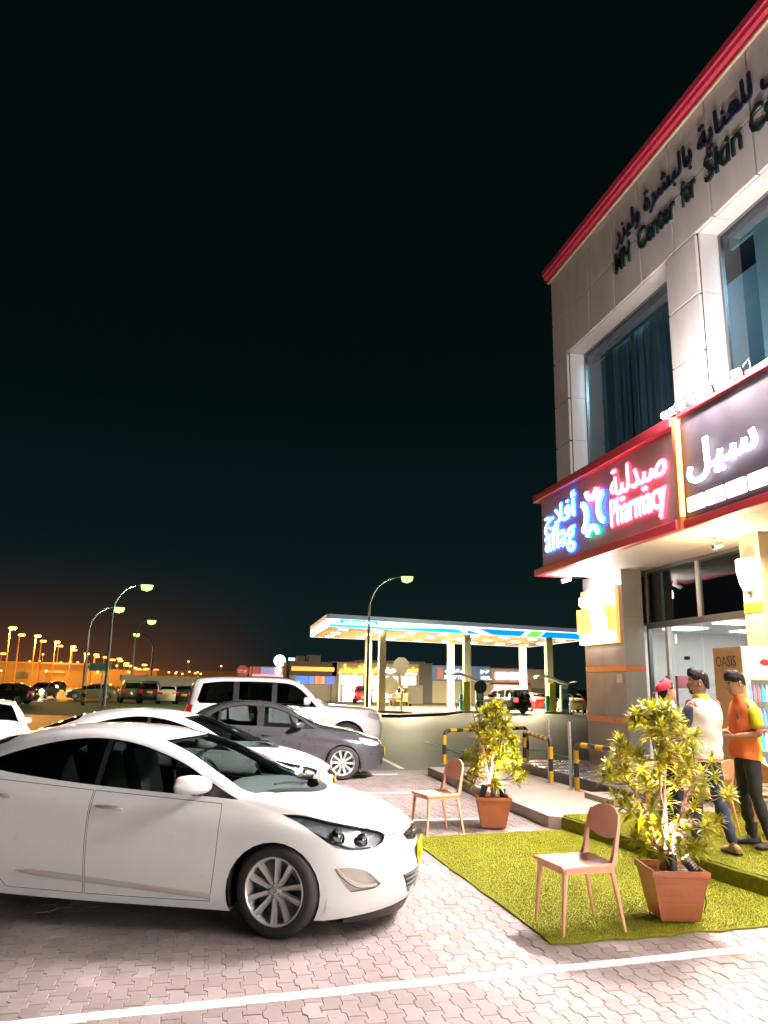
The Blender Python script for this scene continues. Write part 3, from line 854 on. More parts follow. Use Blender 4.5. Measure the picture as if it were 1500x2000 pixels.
def pickup_spec():
    S = suv_spec()
    S.update(wb=3.05, spokes=6)
    S['ztop'] = pf((1, .98), (.8, 1.03), (.5, 1.08), (0, 1.11), (-.35, 1.13), (-.52, 1.16), (-.8, 1.36), (-1.05, 1.57), (-1.25, 1.70), (-1.5, 1.75), (-2, 1.76), (-2.3, 1.72), (-2.45, 1.55), (-2.56, 1.15), (-2.7, 1.10), (-4.3, 1.10))
    S['zrail'] = pf((1, .94), (.75, .98), (.4, 1.03), (0, 1.06), (-.5, 1.08), (-.68, 1.17), (-.95, 1.43), (-1.15, 1.57), (-1.4, 1.65), (-2, 1.67), (-2.25, 1.63), (-2.4, 1.50), (-2.5, 1.13), (-2.7, 1.09), (-4.3, 1.09))
    S['xr'] = [-4.05, -4.15, -4.2, -4.2, -4.2, -4.2, -4.18, -4.18, -4.18]
    S['xk'] = -3.75; S['nr'] = 7.0
    S['zbelt'] = pf((1, .86), (0, 1.0), (-.5, 1.03), (-2.5, 1.08), (-4.3, 1.07))
    S['dlo'] = [(-.74, 1.06, 1), (-2.28, 1.11, 1), (-2.30, 1.30), (-2.22, 1.55, 1), (-1.8, 1.61), (-1.45, 1.60, 1), (-1.12, 1.44), (-.95, 1.28)]
    S['splits'] = [(-1.78, -1.68)]
    S['rp'] = None; S['rear_yz'] = [(-.6, 1.22), (.6, 1.22), (.52, 1.58), (-.52, 1.58)]; S['rear_x'] = (-2.7, -2.2)
    S['tl'] = [(-4.02, 1.05, 1), (-4.25, 1.05, 1), (-4.25, .75, 1), (-4.02, .75, 1)]
    S['plates'] = ((.935, .66), (-4.215, .62))
    return mk_rows(S)
def generic_car(S, loc, rotz, scale, label, paint, dens=.7, hi=True, group=None, gl=None, lights=0.15, clear=False):
    car = thing('parked_car', label, 'car', loc, rotz, group); car.scale = (scale,)*3
    bm = body_bm(S, dens); lay = bm.faces.layers.int.new('rid')
    k = 3 if hi else 1
    for xc in (0, -S['wb']):
        na = 24 if hi else 14
        cut(bm, lay, [(xc+S['arch']*math.cos(2*PI*i/na), S['R']-.01+S['arch']*math.sin(2*PI*i/na)) for i in range(na)], 'xz', lambda c: abs(c.y) > .5 and c.z < S['R']+.5, 99)
    bmesh.ops.delete(bm, geom=[f for f in bm.faces if f[lay] == 99], context='FACES')
    window_set(bm, lay, S, smooth_poly(S['dlo'], k), S['splits'], smooth_poly(S['wp'], k), smooth_poly(S['rp'], k) if S.get('rp') else None, S['wmin'])
    if S.get('rear_yz'):
        x0, x1 = S.get('rear_x', (-9, S['xk']))
        cut(bm, lay, S['rear_yz'], 'yz', lambda c: x0 < c.x < x1 and abs(c.y) < .75, 21)
    cut(bm, lay, smooth_poly(S['hl'], k), 'xz', lambda c: abs(c.y) > .35, 40)
    cut(bm, lay, smooth_poly(S['tl'], 1), 'xz', lambda c: abs(c.y) > .45, 41)
    cut(bm, lay, S['gr'], 'yz', lambda c: c.x > .4, 50)
    cut(bm, lay, S['lg'], 'yz', lambda c: c.x > .4, 51)
    if hi:
        for i, d in enumerate(S['doors']):
            cut(bm, lay, d, 'xz', lambda c: abs(c.y) > .5, 98)
            cut(bm, lay, offset_poly(d, -.005), 'xz', lambda c: abs(c.y) > .5, 1+i, only=(98,))
        bmesh.ops.delete(bm, geom=[f for f in bm.faces if f[lay] == 98], context='FACES')
    bm.normal_update()
    bv = BVHTree.FromBMesh(bm)
    split_out(bm, lay, (0,), 'body', paint, car, smooth=40)
    for sd in (-1, 1):
        ds = [split_out(bm, lay, (1+i,), 'door', paint, car, lambda c, sd=sd: c.y*sd > 0) for i in (0, 1)] if hi else [None, None]
        if hi:
            for d, (hx, hz) in zip(ds, S['handles']):
                h = bv.ray_cast(Vector((hx, sd*3, hz)), Vector((0, -sd, 0)))
                p = h[0] if h[0] is not None else Vector((hx, sd*.85, hz))
                MB().tube([p+Vector((q*.1, sd*(.01+.02*(1-q**4)), 0)) for q in np.linspace(-1, 1, 7)], .013, 6).build('handle', paint, d)
        split_out(bm, lay, (40,), 'headlight', mat('clouded headlamp', (.62, .60, .56), .15, .25, coat=1.0, var=.12, scale=25), car, lambda c, sd=sd: c.y*sd > 0)
        split_out(bm, lay, (41,), 'tail_lamp', M_RED if lights < 1 else mat('lit tail lamp', (.4, .01, .01), .3, emit=(1, .05, .06), es=lights, var=0), car, lambda c, sd=sd: c.y*sd > 0)
    windows_out(bm, lay, car, S, S['splits'], gl or M_TINT)
    split_out(bm, lay, (20,), 'windscreen', M_SCREEN if hi else M_TINT, car)
    split_out(bm, lay, (21,), 'rear_window', gl or M_TINT, car)
    split_out(bm, lay, (50,), 'grille', M_BLACK, car, off=-.02); split_out(bm, lay, (51,), 'lower_grille', M_BLACK, car, off=-.02)
    if hi: lining(bm, lay, car, S['R'])
    mirror_pair(car, S, *S['mir'], paint, hi)
    arch_liner(car, S, S['arch']+.03, S['hw']-.04)
    if hi:
        for y in (.36, -.36): seat(car, S['seats'][0], y)
        z = .3 if S['wmin'] > 1 else 0
        MB().box(S['seats'][1]-.2, S['seats'][1]+.3, -.6, .6, .3+z, .55+z).obox((S['seats'][1]-.3, 0, .85+z), (.07, 0, 0), (0, .6, 0), (-.1, 0, .3)).build('rear_bench', M_SEAT, car, bevel=.04)
        MB().box(-.95+z*.2, -.45, -.66, .66, .6+z, .93+z).build('dashboard', M_DASH, car, bevel=.05)
        steering(car, -1.0-z*.2, .36, .95+z)
    MB().box(-S['wb']-.3, .3, -.7, .7, S['R']-.1, S['R']-.06).build('floor_pan', M_BLACK, car)
    for i, (x, z) in enumerate(S['plates']): plate(car, x, z, y=0, front=i == 0, parts=hi)
    add_wheels(car, S, hi)
    bm.free()
    return car
# ------------------------------------------------------------------ ground
def paver_mat(name, cols, rough=0.62):
    """concrete paver: each block its own tint (cell noise on position), sand grain, stains, slight gloss"""
    m = bpy.data.materials.new(name); m.use_nodes = True
    n, l = m.node_tree.nodes, m.node_tree.links; p = n['Principled BSDF']
    g = n.new('ShaderNodeNewGeometry')
    ri = n.new('ShaderNodeAttribute'); ri.attribute_name = 'tint'; ri.attribute_type = 'GEOMETRY'
    cr = n.new('ShaderNodeValToRGB'); cr.color_ramp.elements[0].color = (*cols[0], 1); cr.color_ramp.elements[1].color = (*cols[1], 1)
    l.new(ri.outputs['Fac'], cr.inputs[0])
    n1 = n.new('ShaderNodeTexNoise'); n1.inputs['Scale'].default_value = 1.3; n1.inputs['Detail'].default_value = 6; n1.inputs['Roughness'].default_value = .6
    n2 = n.new('ShaderNodeTexNoise'); n2.inputs['Scale'].default_value = 160; n2.inputs['Detail'].default_value = 2
    l.new(g.outputs['Position'], n1.inputs['Vector']); l.new(g.outputs['Position'], n2.inputs['Vector'])
    a = n.new('ShaderNodeMapRange'); a.inputs['From Min'].default_value = .3; a.inputs['From Max'].default_value = .7; a.inputs['To Min'].default_value = .72; a.inputs['To Max'].default_value = 1.16
    b = n.new('ShaderNodeMapRange'); b.inputs['From Min'].default_value = .25; b.inputs['From Max'].default_value = .75; b.inputs['To Min'].default_value = .88; b.inputs['To Max'].default_value = 1.1
    l.new(n1.outputs['Fac'], a.inputs['Value']); l.new(n2.outputs['Fac'], b.inputs['Value'])
    mm = n.new('ShaderNodeMath'); mm.operation = 'MULTIPLY'; l.new(a.outputs[0], mm.inputs[0]); l.new(b.outputs[0], mm.inputs[1])
    n3 = n.new('ShaderNodeTexNoise'); n3.inputs['Scale'].default_value = 4.5; n3.inputs['Detail'].default_value = 3; l.new(g.outputs['Position'], n3.inputs['Vector'])
    st = n.new('ShaderNodeMapRange'); st.inputs['From Min'].default_value = .64; st.inputs['From Max'].default_value = .74; st.inputs['To Min'].default_value = 1.0; st.inputs['To Max'].default_value = .62
    l.new(n3.outputs['Fac'], st.inputs['Value'])
    m2 = n.new('ShaderNodeMath'); m2.operation = 'MULTIPLY'; l.new(mm.outputs[0], m2.inputs[0]); l.new(st.outputs[0], m2.inputs[1]); mm = m2
    sc = n.new('ShaderNodeVectorMath'); sc.operation = 'SCALE'; l.new(cr.outputs[0], sc.inputs[0]); l.new(mm.outputs[0], sc.inputs['Scale'])
    l.new(sc.outputs[0], p.inputs['Base Color'])
    rr = n.new('ShaderNodeMapRange'); rr.inputs['To Min'].default_value = rough-.15; rr.inputs['To Max'].default_value = rough+.15
    l.new(n1.outputs['Fac'], rr.inputs['Value']); l.new(rr.outputs[0], p.inputs['Roughness'])
    bp = n.new('ShaderNodeBump'); bp.inputs['Strength'].default_value = .25; bp.inputs['Distance'].default_value = .004
    l.new(n2.outputs['Fac'], bp.inputs['Height']); l.new(bp.outputs[0], p.inputs['Normal'])
    return m
M_PAVER = paver_mat('rose concrete pavers', ((.215, .172, .166), (.285, .236, .230)))
M_BED = mat('joint sand', (.24, .20, .18), .9, var=.2, scale=30)
M_ASPH = mat('asphalt', (.062, .066, .066), .55, var=.5, scale=.28, bump=.12, bscale=90, spec=.22)
M_CONC = mat('pale concrete', (.42, .36, .31), .75, var=.12, scale=2.5, bump=.1, bscale=90)
M_LINE = mat('white road paint', (.72, .70, .67), .6, var=.26, scale=22, bump=.1, bscale=120)
M_SOIL = mat('soil', (.10, .055, .035), .95, var=.35, scale=40, bump=.6, bscale=60)

def sheet(name, pts, z, material, kind='structure'):
    b = MB().add([(x, y, z) for x, y in pts], [tuple(range(len(pts)))])
    o = b.build(name, material, smooth=0)
    if o.data.polygons[0].normal.z < 0: o.data.flip_normals()
    return tag(o, kind=kind)
sheet('ground', [(-900, -120), (900, -120), (900, 1500), (-900, 1500)], -.075, mat('bare dusty ground', (.10, .085, .07), .9, var=.3, scale=.2))
sheet('road', [(-60, 16.7), (14, 16.7), (90, 24), (90, 75), (-5, 62), (-60, 36)], -.006, M_ASPH)
sheet('far_road', [(-120, 44), (-24, 39), (-10.5, 62), (-14, 95), (-60, 420), (-170, 420)], -.014, M_ASPH)
sheet('paving_bed', [(-26, -8), (12, -8), (12, 16.7), (-26, 16.7)], -.0095, M_BED)

LINES = [((-3.2, 4.50), (3.93, 5.25)), ((3.93, 5.25), (6.4, 5.40)), ((-3.2, 7.60), (2.42, 7.85)), ((-3.2, 10.35), (3.60, 10.58)), ((-3.2, 12.95), (3.68, 13.19)), ((-3.2, 15.6), (3.7, 15.85))]
def paver_proto(seed):
    """one zigzag paver, 105 x 210 mm with chamfered edges"""
    w, L, a, g = .1065, .213, .0125, .0011
    r = random.Random(seed)
    side = [(-.5, 1), (-.29, 1), (-.21, -1), (.21, -1), (.29, 1), (.5, 1)]
    right = [(w/2+a*s-g, L*t*(1-2*g/L)) for t, s in side]
    left = [(-w/2+a*s+g, L*t*(1-2*g/L)) for t, s in side]
    out = right + left[::-1]
    n = len(out); c = .0040
    cx = [(x*(1-c/.048), y*(1-c/.10)) for x, y in out]
    v = [(x, y, -.03) for x, y in out] + [(x, y, -.003) for x, y in out] + [(x, y, 0) for x, y in cx]
    f = [(k, (k+1) % n, n+(k+1) % n, n+k) for k in range(n)] + [(n+k, n+(k+1) % n, 2*n+(k+1) % n, 2*n+k) for k in range(n)] + [tuple(range(2*n, 3*n))]
    return v, f
def build_pavers():
    v0, f0 = paver_proto(0); v0 = np.array(v0)
    cells = []
    rr = random.Random(11)
    w, L = .1065, .213
    for i in range(int(-8.2/w), int(6.6/w)):
        for j in range(int(2.4/L), int(16.6/L)):
            x = i*w; y = j*L+(L/2 if i % 2 else 0)
            if x > 4.36 and y > 5.45: continue
            if x > 2.45 and x < 4.3 and 5.75 < y < 9.6: continue          # under the turf
            cells.append((x, y, i % 2))
    dist = []
    for (x, y, _) in cells:
        d = Vector((x, y, -CAM_H)); z = d.dot(fw)
        if z < .2: dist.append(1e9); continue
        px, py = 750+1500*d.dot(rt)/z, 1000-1500*d.dot(up)/z
        if not (5 < px < 1495 and py < 1995): dist.append(1e8+z); continue
        if -3.2 < x < 1.5 and 5.75+(-.29)*(x-.5) < y < 8.6-.29*x: dist.append(1e7+z); continue    # under the car
        dist.append(z)
    order = sorted(range(len(cells)), key=lambda k: dist[k])
    root = tag(obj('parking_pavement', MB().box(-8.3, 4.36, 2.3, 16.68, -.06, -.0065).mesh('parking_pavement', M_BED, 0)), kind='structure')
    near = order[:300]; rest = order[300:]
    protos = []
    for k in range(10):
        me = bpy.data.meshes.new('paver'); me.from_pydata(v0.tolist(), [], f0); me.materials.append(M_PAVER)
        at = me.attributes.new('tint', 'FLOAT', 'POINT'); at.data.foreach_set('value', [k/9]*len(me.vertices))
        protos.append(me)
    def jit(): return (rr.gauss(0, .0011), rr.gauss(0, .007), rr.gauss(0, .007))
    for k in near:
        x, y, odd = cells[k]; dz, a, b = jit()
        o = obj('paver', protos[rr.randrange(10)], root); o.location = (x, y, dz); o.rotation_euler = (a, b, 0)
        if odd: o.scale = (-1, 1, 1)
    V, F, T = [], [], []
    nv = len(v0)
    for q, k in enumerate(rest):
        x, y, odd = cells[k]; dz, a, b = jit()
        v = v0.copy()
        if odd: v[:, 0] *= -1
        v[:, 2] += dz+v[:, 1]*a-v[:, 0]*b; v[:, 0] += x; v[:, 1] += y
        V.append(v); T.append(np.full(nv, rr.random()))
        F.extend([tuple(i+q*nv for i in (f[::-1] if odd else f)) for f in f0])
    me = bpy.data.meshes.new('paver_field'); me.from_pydata(np.concatenate(V).tolist(), [], F); me.materials.append(M_PAVER)
    at = me.attributes.new('tint', 'FLOAT', 'POINT'); at.data.foreach_set('value', np.concatenate(T))
    tag(obj('paver_field', me, root), kind='stuff')
build_pavers()
# outer paving where the single blocks can no longer be told apart
M_PAVFAR = paver_mat('distant pavers', ((.25, .18, .165), (.30, .225, .205)))
for k, (x0, x1, y0, y1) in enumerate([(-26, -8.25, -8, 16.68), (-8.25, 12, -8, 2.42)]):
    sheet('paving', [(x0, y0), (x1, y0), (x1, y1), (x0, y1)], -.003, M_PAVFAR)
def bay_line(p, q, w=.105):
    p, q = Vector((*p, 0)), Vector((*q, 0)); d = q-p; L = d.length; d.normalize(); nrm = Vector((-d.y, d.x, 0))
    b = MB(); s = 0; rr = random.Random(int(L*100))
    while s < L:
        e = min(L, s+.205)
        j = [rr.uniform(-.006, .006) for _ in range(4)]
        vs = [p+d*(s+.002)+nrm*(-w/2+j[0]), p+d*(e-.002)+nrm*(-w/2+j[1]), p+d*(e-.002)+nrm*(w/2+j[2]), p+d*(s+.002)+nrm*(w/2+j[3])]
        b.add([(v.x, v.y, .0052) for v in vs]+[(v.x, v.y, -.004) for v in vs], [(0, 1, 2, 3), (0, 4, 5, 1), (1, 5, 6, 2), (2, 6, 7, 3), (3, 7, 4, 0)])
        s = e
    return tag(b.build('road_marking', M_LINE, smooth=0), kind='structure')
for p, q in LINES: bay_line(p, q)
for p, q in [((4.05, 16.9), (4.15, 22.5)), ((6.55, 18.0), (6.75, 25.0)), ((9.2, 19.5), (9.3, 27.0))]:
    d = (Vector(q)-Vector(p)).normalized(); nn = Vector((-d.y, d.x))*.06
    sheet('road_marking', [tuple(Vector(p)-nn), tuple(Vector(p)+nn), tuple(Vector(q)+nn), tuple(Vector(q)-nn)], -.001, M_LINE)

# ------------------------------------------------------------------ raised pavement, polished plinth, turf
plat = [(4.30, 15.75), (4.30, 9.85), (4.45, 9.72), (4.86, 6.42), (5.05, 4.9), (5.05, -14), (8.0, -14), (8.0, 15.75)]
def slab(name, poly, z0, z1, material, bevel=.012, label=None):
    b = MB().prism(poly, lambda a, c, d: (a, c, d), z0, z1)
    return b.build(name, material, bevel=bevel)
tag(slab('raised_pavement', plat, -.07, .15, M_CONC), kind='structure')
M_GRAN = mat('polished granite', (.20, .185, .18), .12, var=.3, scale=35)
M_GRAND = mat('dark granite riser', (.045, .045, .05), .3, var=.3, scale=40)
pl = tag(slab('plinth', [(5.98, 15.35), (5.98, 10.75), (8.0, 10.75), (8.0, 15.35)], .10, .30, M_GRAND, .005), kind='structure')
for j in range(8):
    for i in range(3):
        x0 = 5.96+i*.66; y0 = 10.74+j*.58
        o = MB().box(x0+.002, min(8.0, x0+.658), y0+.002, y0+.578, .302, .322).build('granite_slab', M_GRAN, pl, bevel=.003)
tag(MB().box(5.55, 5.97, 10.45, 11.35, .152, .235).build('concrete_step', M_CONC, bevel=.01), 'small concrete step in front of the polished plinth', 'step')

def turf_mat():
    m = bpy.data.materials.new('artificial turf'); m.use_nodes = True
    n, l = m.node_tree.nodes, m.node_tree.links; p = n['Principled BSDF']
    g = n.new('ShaderNodeNewGeometry')
    cr = n.new('ShaderNodeValToRGB'); cr.color_ramp.elements[0].color = (.19, .24, .002, 1); cr.color_ramp.elements[1].color = (.50, .48, .004, 1)
    n1 = n.new('ShaderNodeTexNoise'); n1.inputs['Scale'].default_value = 3.2; n1.inputs['Detail'].default_value = 7
    l.new(g.outputs['Position'], n1.inputs['Vector'])
    mr = n.new('ShaderNodeMapRange'); mr.inputs['From Min'].default_value = .3; mr.inputs['From Max'].default_value = .7
    l.new(n1.outputs['Fac'], mr.inputs['Value'])
    ad = n.new('ShaderNodeMath'); ad.operation = 'MULTIPLY_ADD'; l.new(g.outputs['Random Per Island'], ad.inputs[0]); ad.inputs[1].default_value = .55
    ms = n.new('ShaderNodeMath'); ms.operation = 'MULTIPLY'; ms.inputs[1].default_value = .45; l.new(mr.outputs[0], ms.inputs[0]); l.new(ms.outputs[0], ad.inputs[2])
    l.new(ad.outputs[0], cr.inputs[0]); l.new(cr.outputs[0], p.inputs['Base Color'])
    p.inputs['Roughness'].default_value = .55
    return m
M_TURF = turf_mat()
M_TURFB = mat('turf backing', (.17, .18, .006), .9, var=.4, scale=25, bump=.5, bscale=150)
def turf(name, poly, zf, n, seed, label, blade=.015):
    """carpet backing with a thickness and tens of thousands of short blades"""
    r = np.random.default_rng(seed)
    xs = [p[0] for p in poly]; ys = [p[1] for p in poly]
    b = MB(); b.prism(poly, lambda a, c, d: (a, c, zf(a, c)+d), .002, .014)
    base = b.build(name, M_TURFB, smooth=0); tag(base, label, 'turf carpet')
    P = []
    while len(P) < n:
        q = r.uniform((min(xs), min(ys)), (max(xs), max(ys)), (4000, 2))
        P.extend([p for p in q.tolist() if inpoly(p, poly)])
    P = np.array(P[:n]); z = np.array([zf(x, y) for x, y in P])+.013
    a = r.uniform(0, 2*PI, n); lean = r.uniform(.0, .012, n); la = r.uniform(0, 2*PI, n); h = r.uniform(.6, 1.1, n)*blade; w = r.uniform(.0018, .0036, n)
    V = np.zeros((n, 3, 3))
    V[:, 0] = np.stack([P[:, 0]-np.cos(a)*w, P[:, 1]-np.sin(a)*w, z], 1)
    V[:, 1] = np.stack([P[:, 0]+np.cos(a)*w, P[:, 1]+np.sin(a)*w, z], 1)
    V[:, 2] = np.stack([P[:, 0]+np.cos(la)*lean, P[:, 1]+np.sin(la)*lean, z+h], 1)
    me = bpy.data.meshes.new('turf_blades'); me.vertices.add(n*3); me.vertices.foreach_set('co', V.ravel())
    me.loops.add(n*3); me.loops.foreach_set('vertex_index', np.arange(n*3)); me.polygons.add(n)
    me.polygons.foreach_set('loop_start', np.arange(n)*3); me.polygons.foreach_set('loop_total', np.full(n, 3))
    me.update(calc_edges=True); me.materials.append(M_TURF)
    o = tag(obj('turf_blades', me, base), kind='stuff')
    return base
def wavy(p, q, n, amp, seed):
    r = random.Random(seed); return [(p[0]+(q[0]-p[0])*i/n+r.uniform(-amp, amp), p[1]+(q[1]-p[1])*i/n+r.uniform(-amp, amp)) for i in range(n)]
low = wavy((2.42, 5.50), (4.25, 5.66), 12, .022, 1)+wavy((4.25, 5.66), (6.6, 5.78), 10, .022, 2)+[(6.6, 5.86)]+[(5.03, 5.84)]+[(4.88, 6.42), (4.47, 9.70), (4.30, 9.62)]+wavy((4.25, 9.62), (2.32, 9.32), 12, .01, 3)+wavy((2.32, 9.32), (2.42, 5.50), 16, .014, 4)
turf('turf_carpet', low, lambda x, y: 0.0 if x < 5.0 else 0.0, 110000, 1, 'green artificial turf carpet on the paving under the two orange chairs')
upp = wavy((4.46, 9.70), (4.86, 6.42), 14, .01, 5)+[(5.05, 5.86), (5.4, 5.85), (7.9, 5.95), (7.9, 9.85), (4.5, 9.82)]
turf('turf_carpet', upp, lambda x, y: .152, 90000, 2, 'green artificial turf carpet on the raised pavement under the standing people')
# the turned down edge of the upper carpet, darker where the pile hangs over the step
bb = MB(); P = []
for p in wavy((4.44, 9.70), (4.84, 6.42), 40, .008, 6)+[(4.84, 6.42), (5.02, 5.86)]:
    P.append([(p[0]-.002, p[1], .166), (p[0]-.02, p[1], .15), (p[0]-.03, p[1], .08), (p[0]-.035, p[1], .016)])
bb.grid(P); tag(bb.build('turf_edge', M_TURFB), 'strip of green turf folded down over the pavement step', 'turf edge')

# ------------------------------------------------------------------ black and yellow hoop barriers, steel posts
M_YEL = mat('yellow barrier paint', (.62, .36, .015), .45, var=.08); M_BLK = mat('black barrier paint', (.022, .022, .024), .45, var=.1)
M_STEEL = mat('brushed steel', (.60, .58, .57), .3, .9, var=.08)
def hoop(p, q, h, label, z=.15, r=.042, seg=.22):
    p, q = Vector((*p, 0)), Vector((*q, 0)); L = (q-p).length; d = (q-p).normalized()
    t = thing('hoop_barrier', label, 'barrier', (p.x, p.y, z), 0, 'black and yellow hoop barriers')
    R = .13; path = [Vector((0, 0, 0)), Vector((0, 0, h-R))]
    for k in range(1, 7):
        a = PI/2*k/6; path.append(d*(R-R*math.cos(a))+Vector((0, 0, h-R+R*math.sin(a))))
    for k in range(0, 7):
        a = PI/2*k/6; path.append(d*(L-R+R*math.sin(a))+Vector((0, 0, h-R+R*math.cos(a))))
    path.append(d*L)
    # resample and cut into painted bands
    cum = [0]
    for a, b in zip(path, path[1:]): cum.append(cum[-1]+(b-a).length)
    def at(s):
        for i in range(len(path)-1):
            if s <= cum[i+1]+1e-9: return path[i].lerp(path[i+1], (s-cum[i])/max(1e-9, cum[i+1]-cum[i]))
        return path[-1]
    T = cum[-1]; n = max(3, int(round(T/seg))); n += 1-n % 2
    for i in range(n):
        s0, s1 = T*i/n, T*(i+1)/n
        MB().tube([at(s0+(s1-s0)*k/8) for k in range(9)], r, 12, caps=i in (0, n-1)).build('band', M_YEL if i % 2 == 0 else M_BLK, t)
    for e in (Vector((0, 0, 0)), d*L):
        MB().lathe([(.075, 0), (.075, .008), (.046, .012)], 14, e).build('base_plate', M_STEEL, t)
    return t
hoop((4.83, 16.36), (5.95, 17.0), .68, 'black and yellow hoop barrier by the road, at the far tip of the raised pavement')
hoop((6.15, 17.12), (7.27, 17.76), .68, 'black and yellow hoop barrier partly hidden behind the smaller potted shrub')
hoop((6.30, 15.53), (5.78, 13.06), .72, 'black and yellow hoop barrier with a steel post at its near leg')
hoop((5.79, 12.09), (5.95, 10.2), .72, 'black and yellow hoop barrier reaching towards the large potted shrub')
for (x, y, lab) in ((5.80, 13.18, 'slim steel post rising beside the middle hoop barrier'), (5.74, 12.2, 'slim steel post nearest the grey tiled pillar')):
    t = thing('steel_post', lab, 'post', (x, y, .15), 0, 'slim steel posts')
    MB().lathe([(.026, 0), (.026, 1.05), (.02, 1.07), (.0, 1.07)], 14).build('tube', M_STEEL, t)
    MB().lathe([(.07, 0), (.07, .01), (.03, .016)], 16).build('base_plate', M_STEEL, t)
# ------------------------------------------------------------------ the two storey building on the right
M_CLAD = mat('grey aluminium cladding', (.62, .62, .62), .38, .0, var=.10, scale=1.2, stretch=(3, 3, .6), spec=.5)
M_CLADP = mat('cladding of the reveals', (.66, .65, .64), .4, var=.05, scale=1.5)
M_JOINT = mat('dark joint', (.03, .03, .032), .9)
M_COPE = mat('red coping', (.62, .07, .13), .35, var=.08)
M_WALLIN = mat('white room wall', (.72, .71, .69), .8, var=.03)
M_TILE = mat('grey porcelain tile', (.33, .325, .315), .22, var=.07, scale=3)
M_TILEO = mat('orange tile band', (.66, .20, .07), .3, var=.06)
M_SOFF = mat('white soffit panel', (.66, .60, .55), .55, var=.05, scale=2)
M_FRAME = mat('grey window frame', (.20, .205, .21), .35, .6, var=.05)
M_FRAMEL = mat('pale door frame', (.62, .62, .61), .35, .3, var=.04)
M_WIN = glass('window glass', (.55, .66, .70), 1.0, .02)
M_SHOP = glass('clear shop glass', (.86, .90, .90), 1.0)
M_CURT = mat('blue grey curtain', (.40, .45, .52), .9, var=.15, scale=4)
M_CURTL = mat('pale blind strip', (.55, .62, .62), .85, var=.08)
M_COL = mat('cream column render', (.60, .50, .36), .7, var=.08, bump=.1)
bld = thing('shop_building', 'two storey grey clad shop building with red coping, upper windows and lit ground floor shops', 'building', (7.0, 5.0, 0))
def B(b, nm, m, smooth=35, bevel=0.0, parent=None): return b.build(nm, m, parent or bld, smooth, bevel, world=True)
YEND, YFAR, ZR = 15.10, -14.0, 11.02
# bays: window from y1 down to y0, pier in between (period 4.67 m)
wins = []; y = 14.39
while y > YFAR+4:
    wins.append((y-3.81, y)); y -= 4.67
# structure behind the cladding
core = MB()
core.box(7.47, 22, YFAR, YEND-.06, 10.6, 10.9)                      # roof
core.box(7.06, 22, YEND-.10, YEND-.05, 4.04, 10.95); core.box(7.9, 22, 14.95, YEND-.05, .2, 4.04)                   # end wall
core.box(7.06, 7.45, YFAR, YEND-.10, 8.90, 10.95)                   # head of the wall
core.box(7.06, 7.45, YFAR, YEND-.10, 4.06, 5.62)
ed = [YEND-.10]+[v for (a, b) in wins for v in (b, a)]+[YFAR]
for i in range(0, len(ed), 2): core.box(7.06, 7.45, ed[i+1]+.05, ed[i]-.05 if i else ed[i], 5.62, 8.90)
core.box(12, 12.1, YFAR, YEND-.10, .2, 10.6); core.box(7.5, 12, YFAR, YEND-.1, 4.6, 4.7)
B(core, 'wall', M_JOINT, 0)
B(MB().box(7.06, 22, YFAR-.1, YFAR, .2, 10.95).box(21.9, 22, YFAR, YEND-.1, .2, 10.95), 'rear_wall', M_CLAD, 0)
